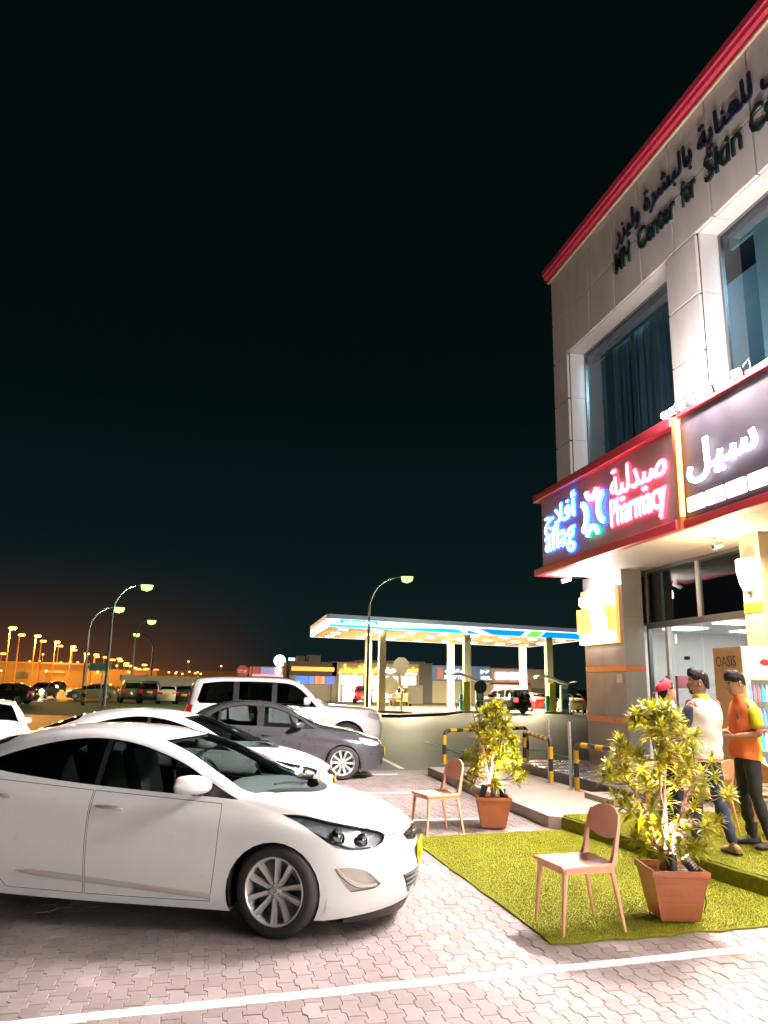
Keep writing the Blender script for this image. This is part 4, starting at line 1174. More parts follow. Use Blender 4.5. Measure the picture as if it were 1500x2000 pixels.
# cladding panels: columns every 1.02 m, recessed joints
ycols = [15.10, 14.36, 13.31, 12.28, 11.30, 10.30, 9.27]
while ycols[-1] > YFAR+1: ycols.append(ycols[-1]-1.02)
g = .017
def panel(y0, y1, z0, z1, m=None, x0=7.0, x1=7.052):
    if y1-y0 < .06: return
    B(MB().box(x0, x1, y0+g, y1-g, z0+g, z1-g), 'cladding_panel', m or M_CLAD, 0, .004)
for a, b in zip(ycols, ycols[1:]):
    panel(b, a, 9.82, 10.96); panel(b, a, 8.87, 9.82)
zr = [8.87, 7.84, 6.89, 5.93, 5.0, 4.1]
piers = [(wins[0][1], YEND)]+[(wins[i+1][1], wins[i][0]) for i in range(len(wins)-1)]
for (a, b) in piers:
    for z1, z0 in zip(zr, zr[1:]): panel(a, b, z0, z1)
for (a, b) in wins:
    for q, p in zip(ycols[1:], ycols):
        lo, hi = max(a, q), min(b, p)
        if hi-lo > .08:
            panel(lo, hi, 4.1, 5.6)
            B(MB().box(7.055, 7.40, lo+.004, hi-.004, 8.872, 8.90), 'reveal_panel', M_CLADP, 0)
    for z1, z0 in zip(zr, zr[1:]):
        if z1 < 5.7: continue
        z0 = max(z0, 5.6)
        for (yy0, yy1) in ((b-.03, b-.002), (a+.002, a+.03)):
            B(MB().box(7.055, 7.40, yy0, yy1, z0+.004, z1-.004), 'reveal_panel', M_CLADP, 0)
    w = B(MB().box(7.38, 7.44, a+.03, a+.075, 5.6, 8.87).box(7.38, 7.44, b-.075, b-.03, 5.6, 8.87).box(7.38, 7.44, a+.075, b-.075, 8.825, 8.87).box(7.38, 7.44, a+.075, b-.075, 5.6, 5.66), 'window', M_FRAME, 0)
    B(MB().box(7.405, 7.412, a+.075, b-.075, 5.66, 8.825), 'pane', M_WIN, 0, parent=w)
    # blinds, pale strips and a gathered curtain hanging inside
    rr = random.Random(int(a*50))
    cm = MB(); P = []
    ya, yb = a+.1, b-.95
    for k in range(70):
        yy = ya+(yb-ya)*k/69; x = 7.66+.035*math.sin(k*1.15)+rr.uniform(-.008, .008)
        P.append([(x, yy, 5.55), (x, yy, 8.72)])
    cm.grid(P); B(cm, 'curtain', M_CURT, 60, parent=w)
    for (s0, s1) in ((b-.95, b-.62), (a+1.22, a+1.42), (a+.62, a+.76), (a+2.0, a+2.18)):
        B(MB().box(7.56, 7.575, s0, s1, 5.6, 8.75), 'blind_strip', M_CURTL, 0, parent=w)
    B(MB().box(7.55, 7.60, a+.08, b-.08, 8.60, 8.80), 'blind_box', M_CURTL, 0, parent=w)
    if a > 0:  # added lamp and point light, only to brighten the curtains behind the glass
        B(MB().box(8.0, 8.1, a+.6, b-.6, 8.93, 8.96), 'room_lamp', emis('added room lamp', (.75, .92, 1.0), 3.0), 0, parent=w)
        L = bpy.data.lights.new('room_light', 'POINT'); L.energy = 150; L.color = (.72, .92, 1); L.shadow_soft_size = .3
        o = bpy.data.objects.new('room_light', L); COL.objects.link(o); o.parent = w; o.location = Vector((8.2, (a+b)/2, 8.6))
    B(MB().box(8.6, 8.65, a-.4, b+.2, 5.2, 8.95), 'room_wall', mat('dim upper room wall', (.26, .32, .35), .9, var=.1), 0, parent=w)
# coping along the roof edge
cp = MB(); prof = [(6.95, 10.965), (6.95, 11.04), (6.88, 11.04), (6.88, 11.13), (6.84, 11.13), (6.84, 11.26), (7.2, 11.28), (7.2, 10.965)]
cp.prism([(a, b) for a, b in prof], lambda a, b, d: (a, d, b), YFAR, YEND+.12)
B(cp, 'coping', M_COPE, 0)
B(MB().box(7.2, 22, YEND-.05, YEND+.12, 10.965, 11.27), 'coping', M_COPE, 0)
B(MB().box(6.94, 6.985, YFAR, YEND+.06, 10.925, 10.962), 'coping_strip', mat('pale edge strip', (.66, .58, .40), .4), 0)
# pillar with tile courses and two orange bands
pil = B(MB().box(7.47, 7.83, 13.35, 14.86, .3, 4.0), 'pillar', M_JOINT, 0)
for (z0, z1, m, ny) in ((.32, 1.13, M_TILE, 1), (1.13, 1.24, M_TILEO, 1), (1.24, 2.09, M_TILE, 1), (2.09, 2.20, M_TILEO, 1), (2.20, 3.10, M_TILE, 1), (3.10, 4.0, M_TILE, 1)):
    pr = -.006 if m == M_TILEO else 0
    for (a, b) in ((13.30, 14.10), (14.10, 14.90)):
        B(MB().box(7.42+pr, 7.468, a+.0015+(0 if a > 13.5 else pr), b-.0015, z0+.0015, z1-.0015), 'tile', m, 0, .0015, pil)
    B(MB().box(7.47, 7.84, 13.30+pr, 13.348, z0+.0015, z1-.0015), 'tile', m, 0, .0015, pil)
    B(MB().box(7.47, 7.84, 14.862, 14.90, z0+.0015, z1-.0015), 'tile', m, 0, .0015, pil)
B(MB().box(7.408, 7.418, 13.42, 13.62, 1.88, 2.04), 'notice', mat('paper notice', (.70, .66, .66), .6, var=.08, scale=60), 0, parent=pil)
# soffit over the shop fronts: row of panels
for k in range(28):
    y1 = 14.52-1.02*k
    if y1 < YFAR: break
    B(MB().box(6.365, 7.44, y1-1.016, y1, 4.0, 4.03), 'soffit_panel', M_SOFF, 0, .003)
    B(MB().box(7.444, 8.3, y1-1.016, y1, 4.0, 4.03), 'soffit_panel', M_SOFF, 0, .003)
# shop front of the chemist
def frame_bar(y0, y1, z0, z1, m=M_FRAME, x0=7.92, x1=7.99): return B(MB().box(x0, x1, y0, y1, z0, z1), 'shopfront_frame', m, 0, .003)
GY0, GY1 = 9.86, 13.34
frame_bar(GY0, GY1, 2.88, 2.99); frame_bar(GY0, GY1, 3.94, 4.0)
frame_bar(11.62, 11.70, 2.99, 3.94, M_FRAMEL); frame_bar(GY1-.06, GY1, .32, 4.0)
frame_bar(12.62, 12.70, .32, 2.88, M_FRAMEL, 7.90, 8.0)
frame_bar(12.86, 12.95, 2.99, 3.94, mat('pale strip behind glass', (.45, .50, .52), .5), 8.02, 8.03)
B(MB().box(7.95, 7.958, 11.70, GY1-.06, 2.99, 3.94), 'transom_pane', M_WIN, 0); B(MB().box(7.95, 7.958, GY0, 11.62, 2.99, 3.94), 'transom_pane', M_WIN, 0)
for (a, b) in ((12.70, GY1-.06), (11.675, 12.62), (10.72, 11.665), (GY0, 10.71)):
    d = B(MB().box(7.95, 7.96, a+.004, b-.004, .34, 2.875), 'glass_door', M_SHOP, 0)
    if b < 12.7: B(MB().box(7.935, 7.975, (a+b)/2-.06, (a+b)/2+.06, 2.28, 2.34), 'door_patch', M_BLACK, 0, .004, d)
B(MB().box(7.9, 8.02, GY0, GY1, .30, .335), 'threshold', M_FRAME, 0)
# the shop inside
room = MB()
room.box(8.1, 12, 14.9, 15.0, .2, 2.95).box(11.9, 12, 9.5, 15, .2, 2.95).box(8.1, 12, 9.4, 9.5, .2, 2.95)
B(room, 'shop_interior', M_WALLIN, 0)
B(MB().box(8.02, 12, 9.4, 15, .24, .30), 'shop_floor', mat('pale floor tile', (.55, .54, .52), .25, var=.04), 0)
B(MB().box(8.02, 12, 9.4, 15, 2.95, 3.0), 'shop_ceiling', M_WALLIN, 0)
M_TUBE = emis('shop ceiling light', (1, .97, .95), 9.0)
for yy in (10.4, 12.0, 13.6):
    for xx in (8.9, 10.4): B(MB().box(xx-.3, xx+.3, yy-.3, yy+.3, 2.93, 2.949), 'ceiling_lamp', M_TUBE, 0)
sh = thing('wall_shelves', 'white wall shelves of small goods inside the lit shop', 'shelves', (11.6, 12, .3))
for z in (.1, .55, 1.0, 1.45, 1.9): MB().box(-.35, .29, -2.2, 2.6, z, z+.03).build('shelf', M_WALLIN, sh)
pc = [mat('pack %d' % i, c, .5, var=.05) for i, c in enumerate([(.1, .25, .55), (.7, .7, .7), (.6, .12, .2), (.1, .45, .40), (.75, .55, .2)])]
rr = random.Random(5); pk = MB()
for z in (.13, .58, 1.03, 1.48, 1.93):
    yy = -2.1
    while yy < 2.4:
        w = rr.uniform(.06, .16); h = rr.uniform(.14, .32); pk.box(-.3, -.1, yy, yy+w*.94, z+.002, z+h, rr.randrange(5)); yy += w
tag(pk.build('packets', pc, sh, 0), kind='stuff')
t = thing('promotion_stand', 'tall magenta and white display stand just inside the glass door', 'display stand', (8.35, 12.98, .3))
MB().box(-.2, .2, -.2, .2, 0, .1).box(-.18, .18, -.18, .18, .1, 1.2).build('stand', M_WALLIN, t, bevel=.01); MB().box(-.19, -.181, -.17, .17, .75, 1.5).build('panel', mat('magenta panel', (.62, .05, .30), .5), t); MB().box(-.2, .2, -.2, .2, 1.5, 1.72).build('header', mat('rose header', (.72, .22, .26), .5), t, bevel=.01)
t = thing('wall_screen', 'bright blue and white poster screen on the shop back wall', 'screen', (10.3, 11.2, 1.2))
MB().box(0, .05, -.5, .5, 0, 1.6).build('panel', emis('lit white board', (1, 1, 1), 1.4), t); MB().box(-.012, -.002, -.05, .42, .2, 1.5).build('poster', emis('lit blue board', (.10, .45, .75), 1.0), t)
# render column with lamp, next shops towards the camera
col = B(MB().box(7.42, 8.0, 9.42, 9.84, .15, 4.0), 'column', M_COL, 0, .01)
B(MB().box(7.41, 7.419, 9.43, 9.83, 2.86, 3.0), 'column_band', mat('yellow sticker band', (.70, .60, .03), .5), 0, parent=col)
M_LITWIN = emis('lit shop window', (1.0, .92, .89), 14.0, (.6, .5, .42))
M_LITWIN1 = emis('lit shop window nearer', (1.0, .86, .76), 1.6, (.6, .5, .42))
for k in range(5):
    y1 = 9.40-4.67*k; y0 = y1-4.25
    if y0 < YFAR: break
    if k: B(MB().box(7.42, 8.0, y1, y1+.42, .15, 4.0), 'column', M_COL, 0, .01)
    LW = M_LITWIN if k > 1 else M_LITWIN1
    w = B(MB().box(7.93, 7.99, y0, y0+.06, .16, 4.0).box(7.93, 7.99, y1-.06, y1, .16, 4.0).box(7.93, 7.99, y0+.06, y1-.06, 2.9, 2.98).box(7.93, 7.99, y0+.06, y1-.06, 3.94, 4.0).box(7.93, 7.99, (y0+y1)/2-.03, (y0+y1)/2+.03, .16, 2.9), 'shop_window', M_FRAME, 0)
    B(MB().box(7.955, 7.962, y0+.06, y1-.06, .18, 3.94), 'pane', M_SHOP, 0, parent=w)
    B(MB().box(8.9, 8.95, y0, y1, .16, 3.9), 'lit_interior', LW if k else mat('warm interior wall', (.62, .45, .28), .7, emit=(1, .7, .45), es=.35), 0, parent=w)

# ------------------------------------------------------------------ lettering on the upper wall
M_LET = mat('dark green channel letter', (.010, .030, .034), .35, var=.05)
M_LETB = mat('dark blue channel letter', (.012, .018, .055), .35, var=.05)
let = thing('wall_lettering', 'dark raised English and Arabic lettering across the upper wall of the building', 'sign', (7.0, 10, 9.4))
def wall_word(txt, yl, yr, z0, h, m, bold=.012):
    me = text_mesh('lettering', txt, 1.0, .016, bold, res=2)
    return place_text(me, 'lettering', m, (6.998, yl, z0), (0, -1, 0), (0, 0, 1), let, width=yl-yr, height=h)
for (w, yl, yr, z0, h) in (('MH', 12.15, 11.62, 9.49, .42), ('Center', 11.33, 10.16, 9.475, .44), ('for', 9.97, 9.58, 9.475, .45), ('Skin', 9.34, 8.46, 9.475, .46), ('Care', 8.27, 7.38, 9.475, .44)):
    wall_word(w, yl, yr, z0, h, M_LET, .009)
# Arabic words in presentation forms, written left to right on the wall
for (w, yl, yr, z0, h) in (('\uFEAD\uFEB0\uFEF4\uFEDF\uFEED'[0:5], 12.10, 11.22, 9.98, .52), ('\uFE93\uFEAE\uFEB8\uFE92\uFEDF\uFE8E\uFE91', 11.08, 9.62, 9.98, .56), ('\uFE94\uFEF3\uFE8E\uFEE8\uFECC\uFEE0\uFEDF', 9.46, 8.16, 9.98, .56), ('\uFEDD', 7.98, 7.72, 9.98, .5)):
    wall_word(w, yl, yr, z0, h, M_LETB, .008)

# ------------------------------------------------------------------ chemist's sign
sg = thing('chemist_sign', 'long mauve red rimmed sign with glowing letters and a four arc emblem', 'sign', (6.7, 12.0, 4.05))
M_FACE = mat('mauve sign panel', (.44, .29, .34), .42, var=.04)
MB().box(6.36, 7.0, 9.58, 14.50, 4.08, 5.62).build('panel', M_FACE, sg, 0, .004, world=True)
M_RIMR = mat('red sign rim', (.50, .045, .07), .35, var=.06)
for (z0, z1, x) in ((5.50, 5.66, 6.22), (3.975, 4.12, 6.22)):
    r_ = MB().box(x, 6.357, 9.56, 14.62, z0, z1).box(6.357, 7.0, 14.505, 14.62, z0, z1); r_.build('rim', M_RIMR, sg, 0, .02, world=True)
MB().box(6.26, 6.36, 9.50, 9.575, 3.98, 5.64).build('rim_post', mat('orange end post', (.60, .18, .08), .4), sg, 0, .006, world=True)
GL = {'w': emis('white letter face', (1, .97, .98), 1.8), 'b': emis('blue letter glow', (.02, .12, 1.0), 8.0), 'r': emis('red letter glow', (1, .05, .12), 6.5), 'g': emis('green letter glow', (.0, .55, .22), 2.0), 'c': emis('cyan letter face', (.75, .97, 1.0), 1.6), 'p': emis('pink letter face', (1, .80, .84), 1.6), 'y': emis('mint letter face', (.80, 1, .90), 1.6)}
def glow_word(txt, yl, yr, z0, h, face, halo, nm, x=6.355):
    a = text_mesh(nm, txt, 1.0, .008, .012, res=2)
    o = place_text(a, 'letter_halo', GL[halo], (x-.004, yl+.03, z0-.03), (0, -1, 0), (0, 0, 1), sg, width=yl-yr+.06, height=h+.06)
    me = text_mesh(nm, txt, 1.0, .010, -.010, res=2)
    place_text(me, nm, GL[face], (x-.022, yl, z0), (0, -1, 0), (0, 0, 1), sg, width=yl-yr, height=h)
glow_word('aflag', 14.28, 12.98, 4.27, .62, 'c', 'b', 'letters')
glow_word('\uFE9D\uFEFC\uFED3\u0623', 14.28, 12.92, 4.72, .66, 'c', 'b', 'letters')
glow_word('Pharmacy', 11.58, 9.96, 4.28, .58, 'p', 'r', 'letters')
glow_word('\uFE94\uFEF4\uFEDF\uFEAA\uFEF4\uFEBB', 11.55, 9.90, 4.80, .56, 'p', 'r', 'letters')
def arc_piece(cy, cz, R, a0, a1, w, face, halo):
    for (ww, m, x, nm) in ((w+.022, GL[halo], 6.345, 'arc_halo'), (w, GL[face], 6.31, 'emblem_arc')):
        b = MB(); ex = .06 if nm == 'arc_halo' else 0
        P = []
        for k in range(25):
            a = rad(a0-ex*40+(a1-a0+ex*80)*k/24)
            c, s_ = math.cos(a), math.sin(a)
            P.append([(x, cy-(R-ww/2)*c, cz+(R-ww/2)*s_), (x-.03, cy-(R-ww/2)*c, cz+(R-ww/2)*s_), (x-.03, cy-(R+ww/2)*c, cz+(R+ww/2)*s_), (x, cy-(R+ww/2)*c, cz+(R+ww/2)*s_)])
        b.grid(P, closed=True); b.add(P[0], [(0, 1, 2, 3)]); b.add(P[-1], [(0, 1, 2, 3)])
        b.build(nm, m, sg, 40, world=True)
ec, ez = 12.20, 4.80
arc_piece(ec+.00, ez+.46, .20, 195, 345, .09, 'p', 'r')       # top arc opens upwards
arc_piece(ec+.00, ez-.46, .20, 15, 165, .09, 'y', 'g')
arc_piece(ec+.49, ez-.02, .27, -66, 66, .09, 'c', 'b')
arc_piece(ec-.49, ez+.03, .27, 114, 246, .09, 'c', 'b')

# ------------------------------------------------------------------ black neon sign of the next shop
s2 = thing('neon_sign', 'black shop sign with overexposed white Arabic neon and a row of lit blocks beneath', 'sign', (6.7, 5.0, 4.05))
MB().box(6.36, 7.0, -1.5, 9.49, 4.08, 5.62).build('panel', mat('black sign panel', (.06, .045, .075), .65, var=.06), s2, 0, .004, world=True)
MB().box(6.30, 7.0, -1.5, 9.49, 5.625, 5.72).build('rim', M_RIMR, s2, 0, .01, world=True)
MB().box(6.30, 6.357, -1.5, 9.49, 3.98, 4.10).build('rim', M_RIMR, s2, 0, .01, world=True)
MB().box(6.25, 6.29, 9.42, 9.48, 4.15, 5.55).build('light_strip', emis('yellow light strip', (1, .62, .08), 4.0), s2, 0, .004, world=True)
NEON = emis('white neon', (1, .95, 1.0), 4.0)
me = text_mesh('neon_letters', '\uFEDE\uFEF4\uFEB3', 1.0, .012, .018, res=3)
place_text(me, 'neon_letters', NEON, (6.30, 9.30, 4.55), (0, -1, 0), (0, 0, 1), s2, width=1.46, height=.58)
me = text_mesh('neon_letters', '\uFEE1\uFEFC\uFEB4\uFEDF\uFE8D', 1.0, .03, .02, res=3)
place_text(me, 'neon_letters', NEON, (6.30, 7.4, 4.62), (0, -1, 0), (0, 0, 1), s2, width=2.4, height=.8) if False else bpy.data.meshes.remove(me)
for k in range(24):
    y1 = 9.40-.43*k
    if y1 < -1.2: break
    MB().box(6.315, 6.355, y1-.36, y1, 4.20, 4.40).build('light_block', emis('lit block', (1, .78, .78), 1.3), s2, 0, .004, world=True)

# ------------------------------------------------------------------ lit sign on the pillar
s3 = thing('pillar_sign', 'overexposed white and yellow lit sign fixed on the grey tiled pillar', 'sign', (7.4, 14.1, 2.6))
MB().box(7.34, 7.415, 13.42, 14.86, 2.62, 3.72).build('panel', mat('amber sign panel', (.65, .38, .10), .4, emit=(1, .52, .16), es=.55), s3, 0, .01, world=True)
WG = emis('white sign glow', (1, .97, .95), 12.0); YG = emis('yellow sign glow', (1, .72, .03), 2.2)
MB().box(7.29, 7.34, 13.50, 14.84, 3.42, 3.60).build('light_bar', WG, s3, 0, .02, world=True)
MB().box(7.29, 7.34, 13.72, 14.5, 3.60, 3.72).build('light_bar', WG, s3, 0, .02, world=True)
MB().box(7.29, 7.34, 13.46, 14.88, 2.64, 2.82).build('light_bar', WG, s3, 0, .02, world=True)
cup = smooth_poly([(14.62, 3.40, 1), (14.36, 3.30), (14.30, 2.9), (14.24, 2.86), (14.16, 2.9), (14.12, 3.2), (14.02, 3.22), (13.98, 2.9), (13.86, 2.86), (13.74, 2.92), (13.76, 3.1), (13.86, 3.22), (13.82, 3.42, 1)], 3)
MB().prism(cup, lambda a, b, d: (d, a, b), 7.29, 7.34).build('figure', WG, s3, 0, world=True)
cup2 = smooth_poly([(13.80, 3.44, 1), (13.72, 3.36), (13.60, 3.3), (13.66, 3.1), (13.56, 2.95), (13.66, 2.86, 1), (13.72, 2.90), (13.72, 3.1), (13.82, 3.22)], 3)
MB().prism(cup2, lambda a, b, d: (d, a, b), 7.30, 7.34).build('figure', YG, s3, 0, world=True)
L = bpy.data.lights.new('sign_glare', 'POINT'); L.energy = 55; L.color = (1, .9, .82); L.shadow_soft_size = .25
o = bpy.data.objects.new('sign_glare', L); COL.objects.link(o); o.parent = s3; o.location = (-.22, 0, 1.05)
MB().box(7.28, 7.42, 14.90, 14.94, 2.85, 3.35).build('side_glow', emis('amber side light', (1, .45, .05), 2.5), s3, 0, world=True)

# ------------------------------------------------------------------ floodlights, cameras, downlights (each with its own light)
M_LAMPB = emis('hot lamp lens', (1, .93, .86), 40.0)
WARM = (1.0, .88, .84)
def flood(y, label, power, z=5.62, aim=(-5.5, 1.2, -2.4), x=6.08, size=.09, col=WARM, spread=160, wash=62):
    t = thing('floodlight', label, 'floodlight', (6.3, y, 5.72), 0, 'floodlights along the top of the shop signs')
    MB().tube([(0, 0, 0), (-.02, 0, .12), (x-6.3+.03, 0, z-5.72)], .012, 6).build('arm', M_BLACK, t)
    d = Vector(aim).normalized(); u = Vector((0, 1, 0)); v = d.cross(u).normalized(); u = v.cross(d).normalized()
    c = Vector((x-6.3, 0, z-5.72))
    h = MB().obox(c-d*.04, u*.075, v*.055, d*.03); h.build('housing', M_BLACK, t, 0, .006)
    MB().obox(c-d*.006, u*.064, v*.045, d*.003).lathe([(0, -.05), (.035, -.035), (.05, 0), (.035, .035), (0, .05)], 12, c+d*.02).build('lens', M_LAMPB, t, 0)
    if power:
        L = bpy.data.lights.new('flood_light', 'SPOT'); L.energy = power; L.color = col; L.spot_size = rad(spread); L.spot_blend = 1.0; L.shadow_soft_size = size
        o = bpy.data.objects.new('flood_light', L); COL.objects.link(o); o.parent = t
        o.location = c+d*.03; o.rotation_euler = d.to_track_quat('-Z', 'Y').to_euler()
    if wash:  # extra point light above the sign top, added to wash the upper wall
        L = bpy.data.lights.new('bulb_light', 'POINT'); L.energy = wash; L.color = col; L.shadow_soft_size = .05
        o = bpy.data.objects.new('bulb_light', L); COL.objects.link(o); o.parent = t; o.location = Vector((6.10-6.3, 0, 6.02-5.72))
    return t
KEY = 3600
for (y, lab, pw) in ((9.42, 'small lit floodlight at the corner where the two shop signs meet', KEY*.5), (9.02, 'lit floodlight second from the corner between the two signs', KEY*.5), (8.45, 'lit floodlight third from the corner between the two signs', KEY*.6), (7.85, 'lit floodlight over the end of the white neon word', KEY*.6)):
    flood(y, lab, pw, aim=(-5.5, 1.2, -2.4) if y > 8.7 else (-5.5, -2.2, -2.0))
flood(9.22, 'lit floodlight beside the corner, turned along the street', 7500, aim=(-5, 5, -2.0), wash=0, spread=94)  # extra flood added among the others to light the white wagon
for y, lab in ((6.6, 'lit floodlight over the black sign in front of the second upper pier'), (5.0, 'lit floodlight over the middle of the black sign'), (3.4, 'lit floodlight over the near half of the black sign'), (1.6, 'lit floodlight over the near end of the black sign')):
    flood(y, lab, KEY*.14, aim=(-5.5, .5, -4.5))
def cylinder_cam(loc, rotz, label):
    t = thing('security_camera', label, 'security camera', loc, rotz)
    m = mat('white plastic', (.72, .71, .70), .35, var=.03)
    MB().lathe([(.05, 0), (.05, -.03), (.02, -.04), (.02, -.09)], 16).build('bracket', m, t)
    MB().tube([(-.06, 0, -.10), (.13, 0, -.16)], .042, 16).build('housing', m, t, bevel=.006)
    MB().tube([(.128, 0, -.16), (.136, 0, -.1625)], .03, 14).build('lens', M_BLACK, t)
cylinder_cam((7.2, 10.0, 4.0), rad(200), 'white bullet security camera under the soffit beside the cream column')
cylinder_cam((6.75, 14.2, 4.0), rad(170), 'white security camera under the soffit corner above the lit pillar sign')
t = thing('wall_lamp', 'white bell shaped wall lamp at the top of the cream column', 'lamp', (7.36, 9.66, 3.42))
MB().lathe([(.0, -.26), (.05, -.25), (.09, -.16), (.125, .02), (.13, .20), (.05, .22), (0, .22)], 20).build('shade', mat('white lamp shade', (.8, .78, .74), .4, emit=(1, .86, .66), es=2.2), t); MB().box(.0, .06, -.05, .05, .02, .16).build('bracket', M_FRAME, t)
MB().lathe([(0, -.30), (.04, -.29), (.05, -.25), (0, -.24)], 12).build('sensor', M_FRAME, t)
L = bpy.data.lights.new('lamp_light', 'POINT'); L.energy = 60; L.color = (1, .70, .38); L.shadow_soft_size = .1
o = bpy.data.objects.new('lamp_light', L); COL.objects.link(o); o.parent = t; o.location = (-.30, 0, -.05)
for k, (y, lab) in enumerate(((9.15, 'round downlight under the soffit next to the cream column'), (8.35, 'round downlight under the soffit second from the cream column'), (7.3, 'round downlight under the soffit above the drinks fridge'), (5.5, 'round downlight under the soffit before the nearer shop'), (3.2, 'round downlight under the soffit of the nearer shop'), (1.0, 'round downlight under the soffit of the nearest shop'))):
    t = thing('downlight', lab, 'downlight', (6.95, y, 3.996), 0, 'round soffit downlights')
    MB().lathe([(.10, 0), (.10, -.012), (.085, -.014)], 20, cap=False).build('ring', M_CHROME, t); MB().lathe([(.085, -.008), (.0, -.008)], 20, cap=False).build('lens', emis('downlight lens', (1, .85, .62), 14.0), t)
    L = bpy.data.lights.new('down_light', 'SPOT'); L.energy = 220; L.color = (1, .76, .50); L.spot_size = rad(130); L.spot_blend = .8; L.shadow_soft_size = .08
    o = bpy.data.objects.new('down_light', L); COL.objects.link(o); o.parent = t; o.location = (0, 0, -.03)
# ------------------------------------------------------------------ orange chairs
M_ORNG = mat('orange chair plastic', (.84, .40, .25), .38, var=.06, scale=5, bump=.04, bscale=200)
def chair_meshes():
    out = {}
    # local: sitter faces -x, back on +x
    pts = smooth_poly([(-.215, -.185), (-.20, -.205), (.17, -.205), (.20, -.18), (.20, .18), (.17, .205), (-.20, .205), (-.215, .185)], 3)
    b = MB(); P = []
    for s, dz in ((.90, -.030), (1.0, -.022), (1.0, -.004), (.97, .0), (.70, -.006), (.35, -.010), (.02, -.011)):
        P.append([(x*s, y*s, .445+dz+(.012*max(0, x/.2)**2 if s > .9 else 0)) for x, y in pts])
    b.grid(P, closed=True); b.add(P[0], [tuple(range(len(pts)))]); b.add(P[-1], [tuple(range(len(pts)))])
    out['seat'] = b.mesh('seat', M_ORNG, 50)
    def leg(x0, y0, x1, y1, z0=.43):
        m = MB(); P = []
        for t in np.linspace(0, 1, 7):
            k = .0085*(1-t)**.8+.0072
            x, y, z = x0+(x1-x0)*t, y0+(y1-y0)*t, z0*(1-t)
            P.append([(x-k, y-k*.8, z), (x-k*.4, y-k, z), (x+k*.4, y-k, z), (x+k, y-k*.8, z), (x+k, y+k*.8, z), (x+k*.4, y+k, z), (x-k*.4, y+k, z), (x-k, y+k*.8, z)])
        m.grid(P, closed=True); m.add(P[-1], [tuple(range(8))]); m.add(P[0], [tuple(range(8))])
        return m.mesh('leg', M_ORNG, 50)
    out['legs'] = [leg(-.185, -.175, -.225, -.19), leg(-.185, .175, -.225, .19), leg(.175, -.175, .255, -.20), leg(.175, .175, .255, .20)]
    m = []
    for sd in (-1, 1):
        q = MB(); P = []
        for x, y, z, k in ((.165, .185, .425, .024), (.195, .188, .47, .020), (.208, .19, .54, .0145), (.222, .192, .62, .013), (.24, .19, .70, .011), (.255, .175, .775, .007)):
            P.append([(x-k, sd*(y-k), z), (x+k, sd*(y-k), z), (x+k, sd*(y+k), z), (x-k, sd*(y+k), z)])
        q.grid(P, closed=True); q.add(P[-1], [(0, 1, 2, 3)]); m.append(q.mesh('upright', M_ORNG, 60))
    out['uprights'] = m
    # curved back panel with a bowed lower edge and round shoulders
    b = MB(); F, Bk = [], []
    for i in range(13):
        t = i/12; y = -.195+.39*t; u = abs(2*t-1)
        z1 = .815-.055*u**4-.02*u**2; z0 = .585+.05*u**2-.0*u
        rowf, rowb = [], []
        for j in range(7):
            s = j/6; z = z0+(z1-z0)*s; x = .222+(z-.6)*.16+.032*(1-u*u)
            rowf.append((x-.008, y, z)); rowb.append((x+.008, y, z))
        F.append(rowf); Bk.append(rowb)
    b.grid(F); b.grid(Bk)
    rim = [F[i][0] for i in range(13)]+[F[12][j] for j in range(1, 7)]+[F[i][6] for i in range(11, -1, -1)]+[F[0][j] for j in range(5, 0, -1)]
    rimb = [Bk[i][0] for i in range(13)]+[Bk[12][j] for j in range(1, 7)]+[Bk[i][6] for i in range(11, -1, -1)]+[Bk[0][j] for j in range(5, 0, -1)]
    b.grid([rim, rimb], closed=True)
    out['back'] = b.mesh('backrest', M_ORNG, 50)
    # apron under the seat
    b = MB().box(-.19, .19, -.197, -.180, .39, .43).box(-.19, .19, .180, .197, .39, .43).box(-.205, -.19, -.18, .18, .39, .43)
    out['apron'] = b.mesh('apron', M_ORNG, 30)
    return out
CH = chair_meshes()
def chair(loc, rz, label):
    t = thing('chair', label, 'chair', loc, rz, 'orange plastic chairs')
    obj('seat', CH['seat'], t); obj('backrest', CH['back'], t); obj('apron', CH['apron'], t)
    for m in CH['legs']: obj('leg', m, t)
    for m in CH['uprights']: obj('upright', m, t)
    return t
chair((2.745, 5.80, .03), rad(6), 'orange plastic chair on the turf nearest the camera, beside the large potted shrub').scale = (1.06, 1.03, 1.04)
chair((2.74, 9.63, .012), rad(14), 'orange plastic chair at the turf edge between the white saloon and the smaller shrub').scale = (1.06, 1.03, 1.04)
chair((5.75, 8.55, .17), rad(-60), 'orange plastic chair behind the legs of the man in the cream vest')
chair((6.35, 8.05, .17), rad(180), 'orange plastic chair beside the drinks fridge, cut off by the frame')

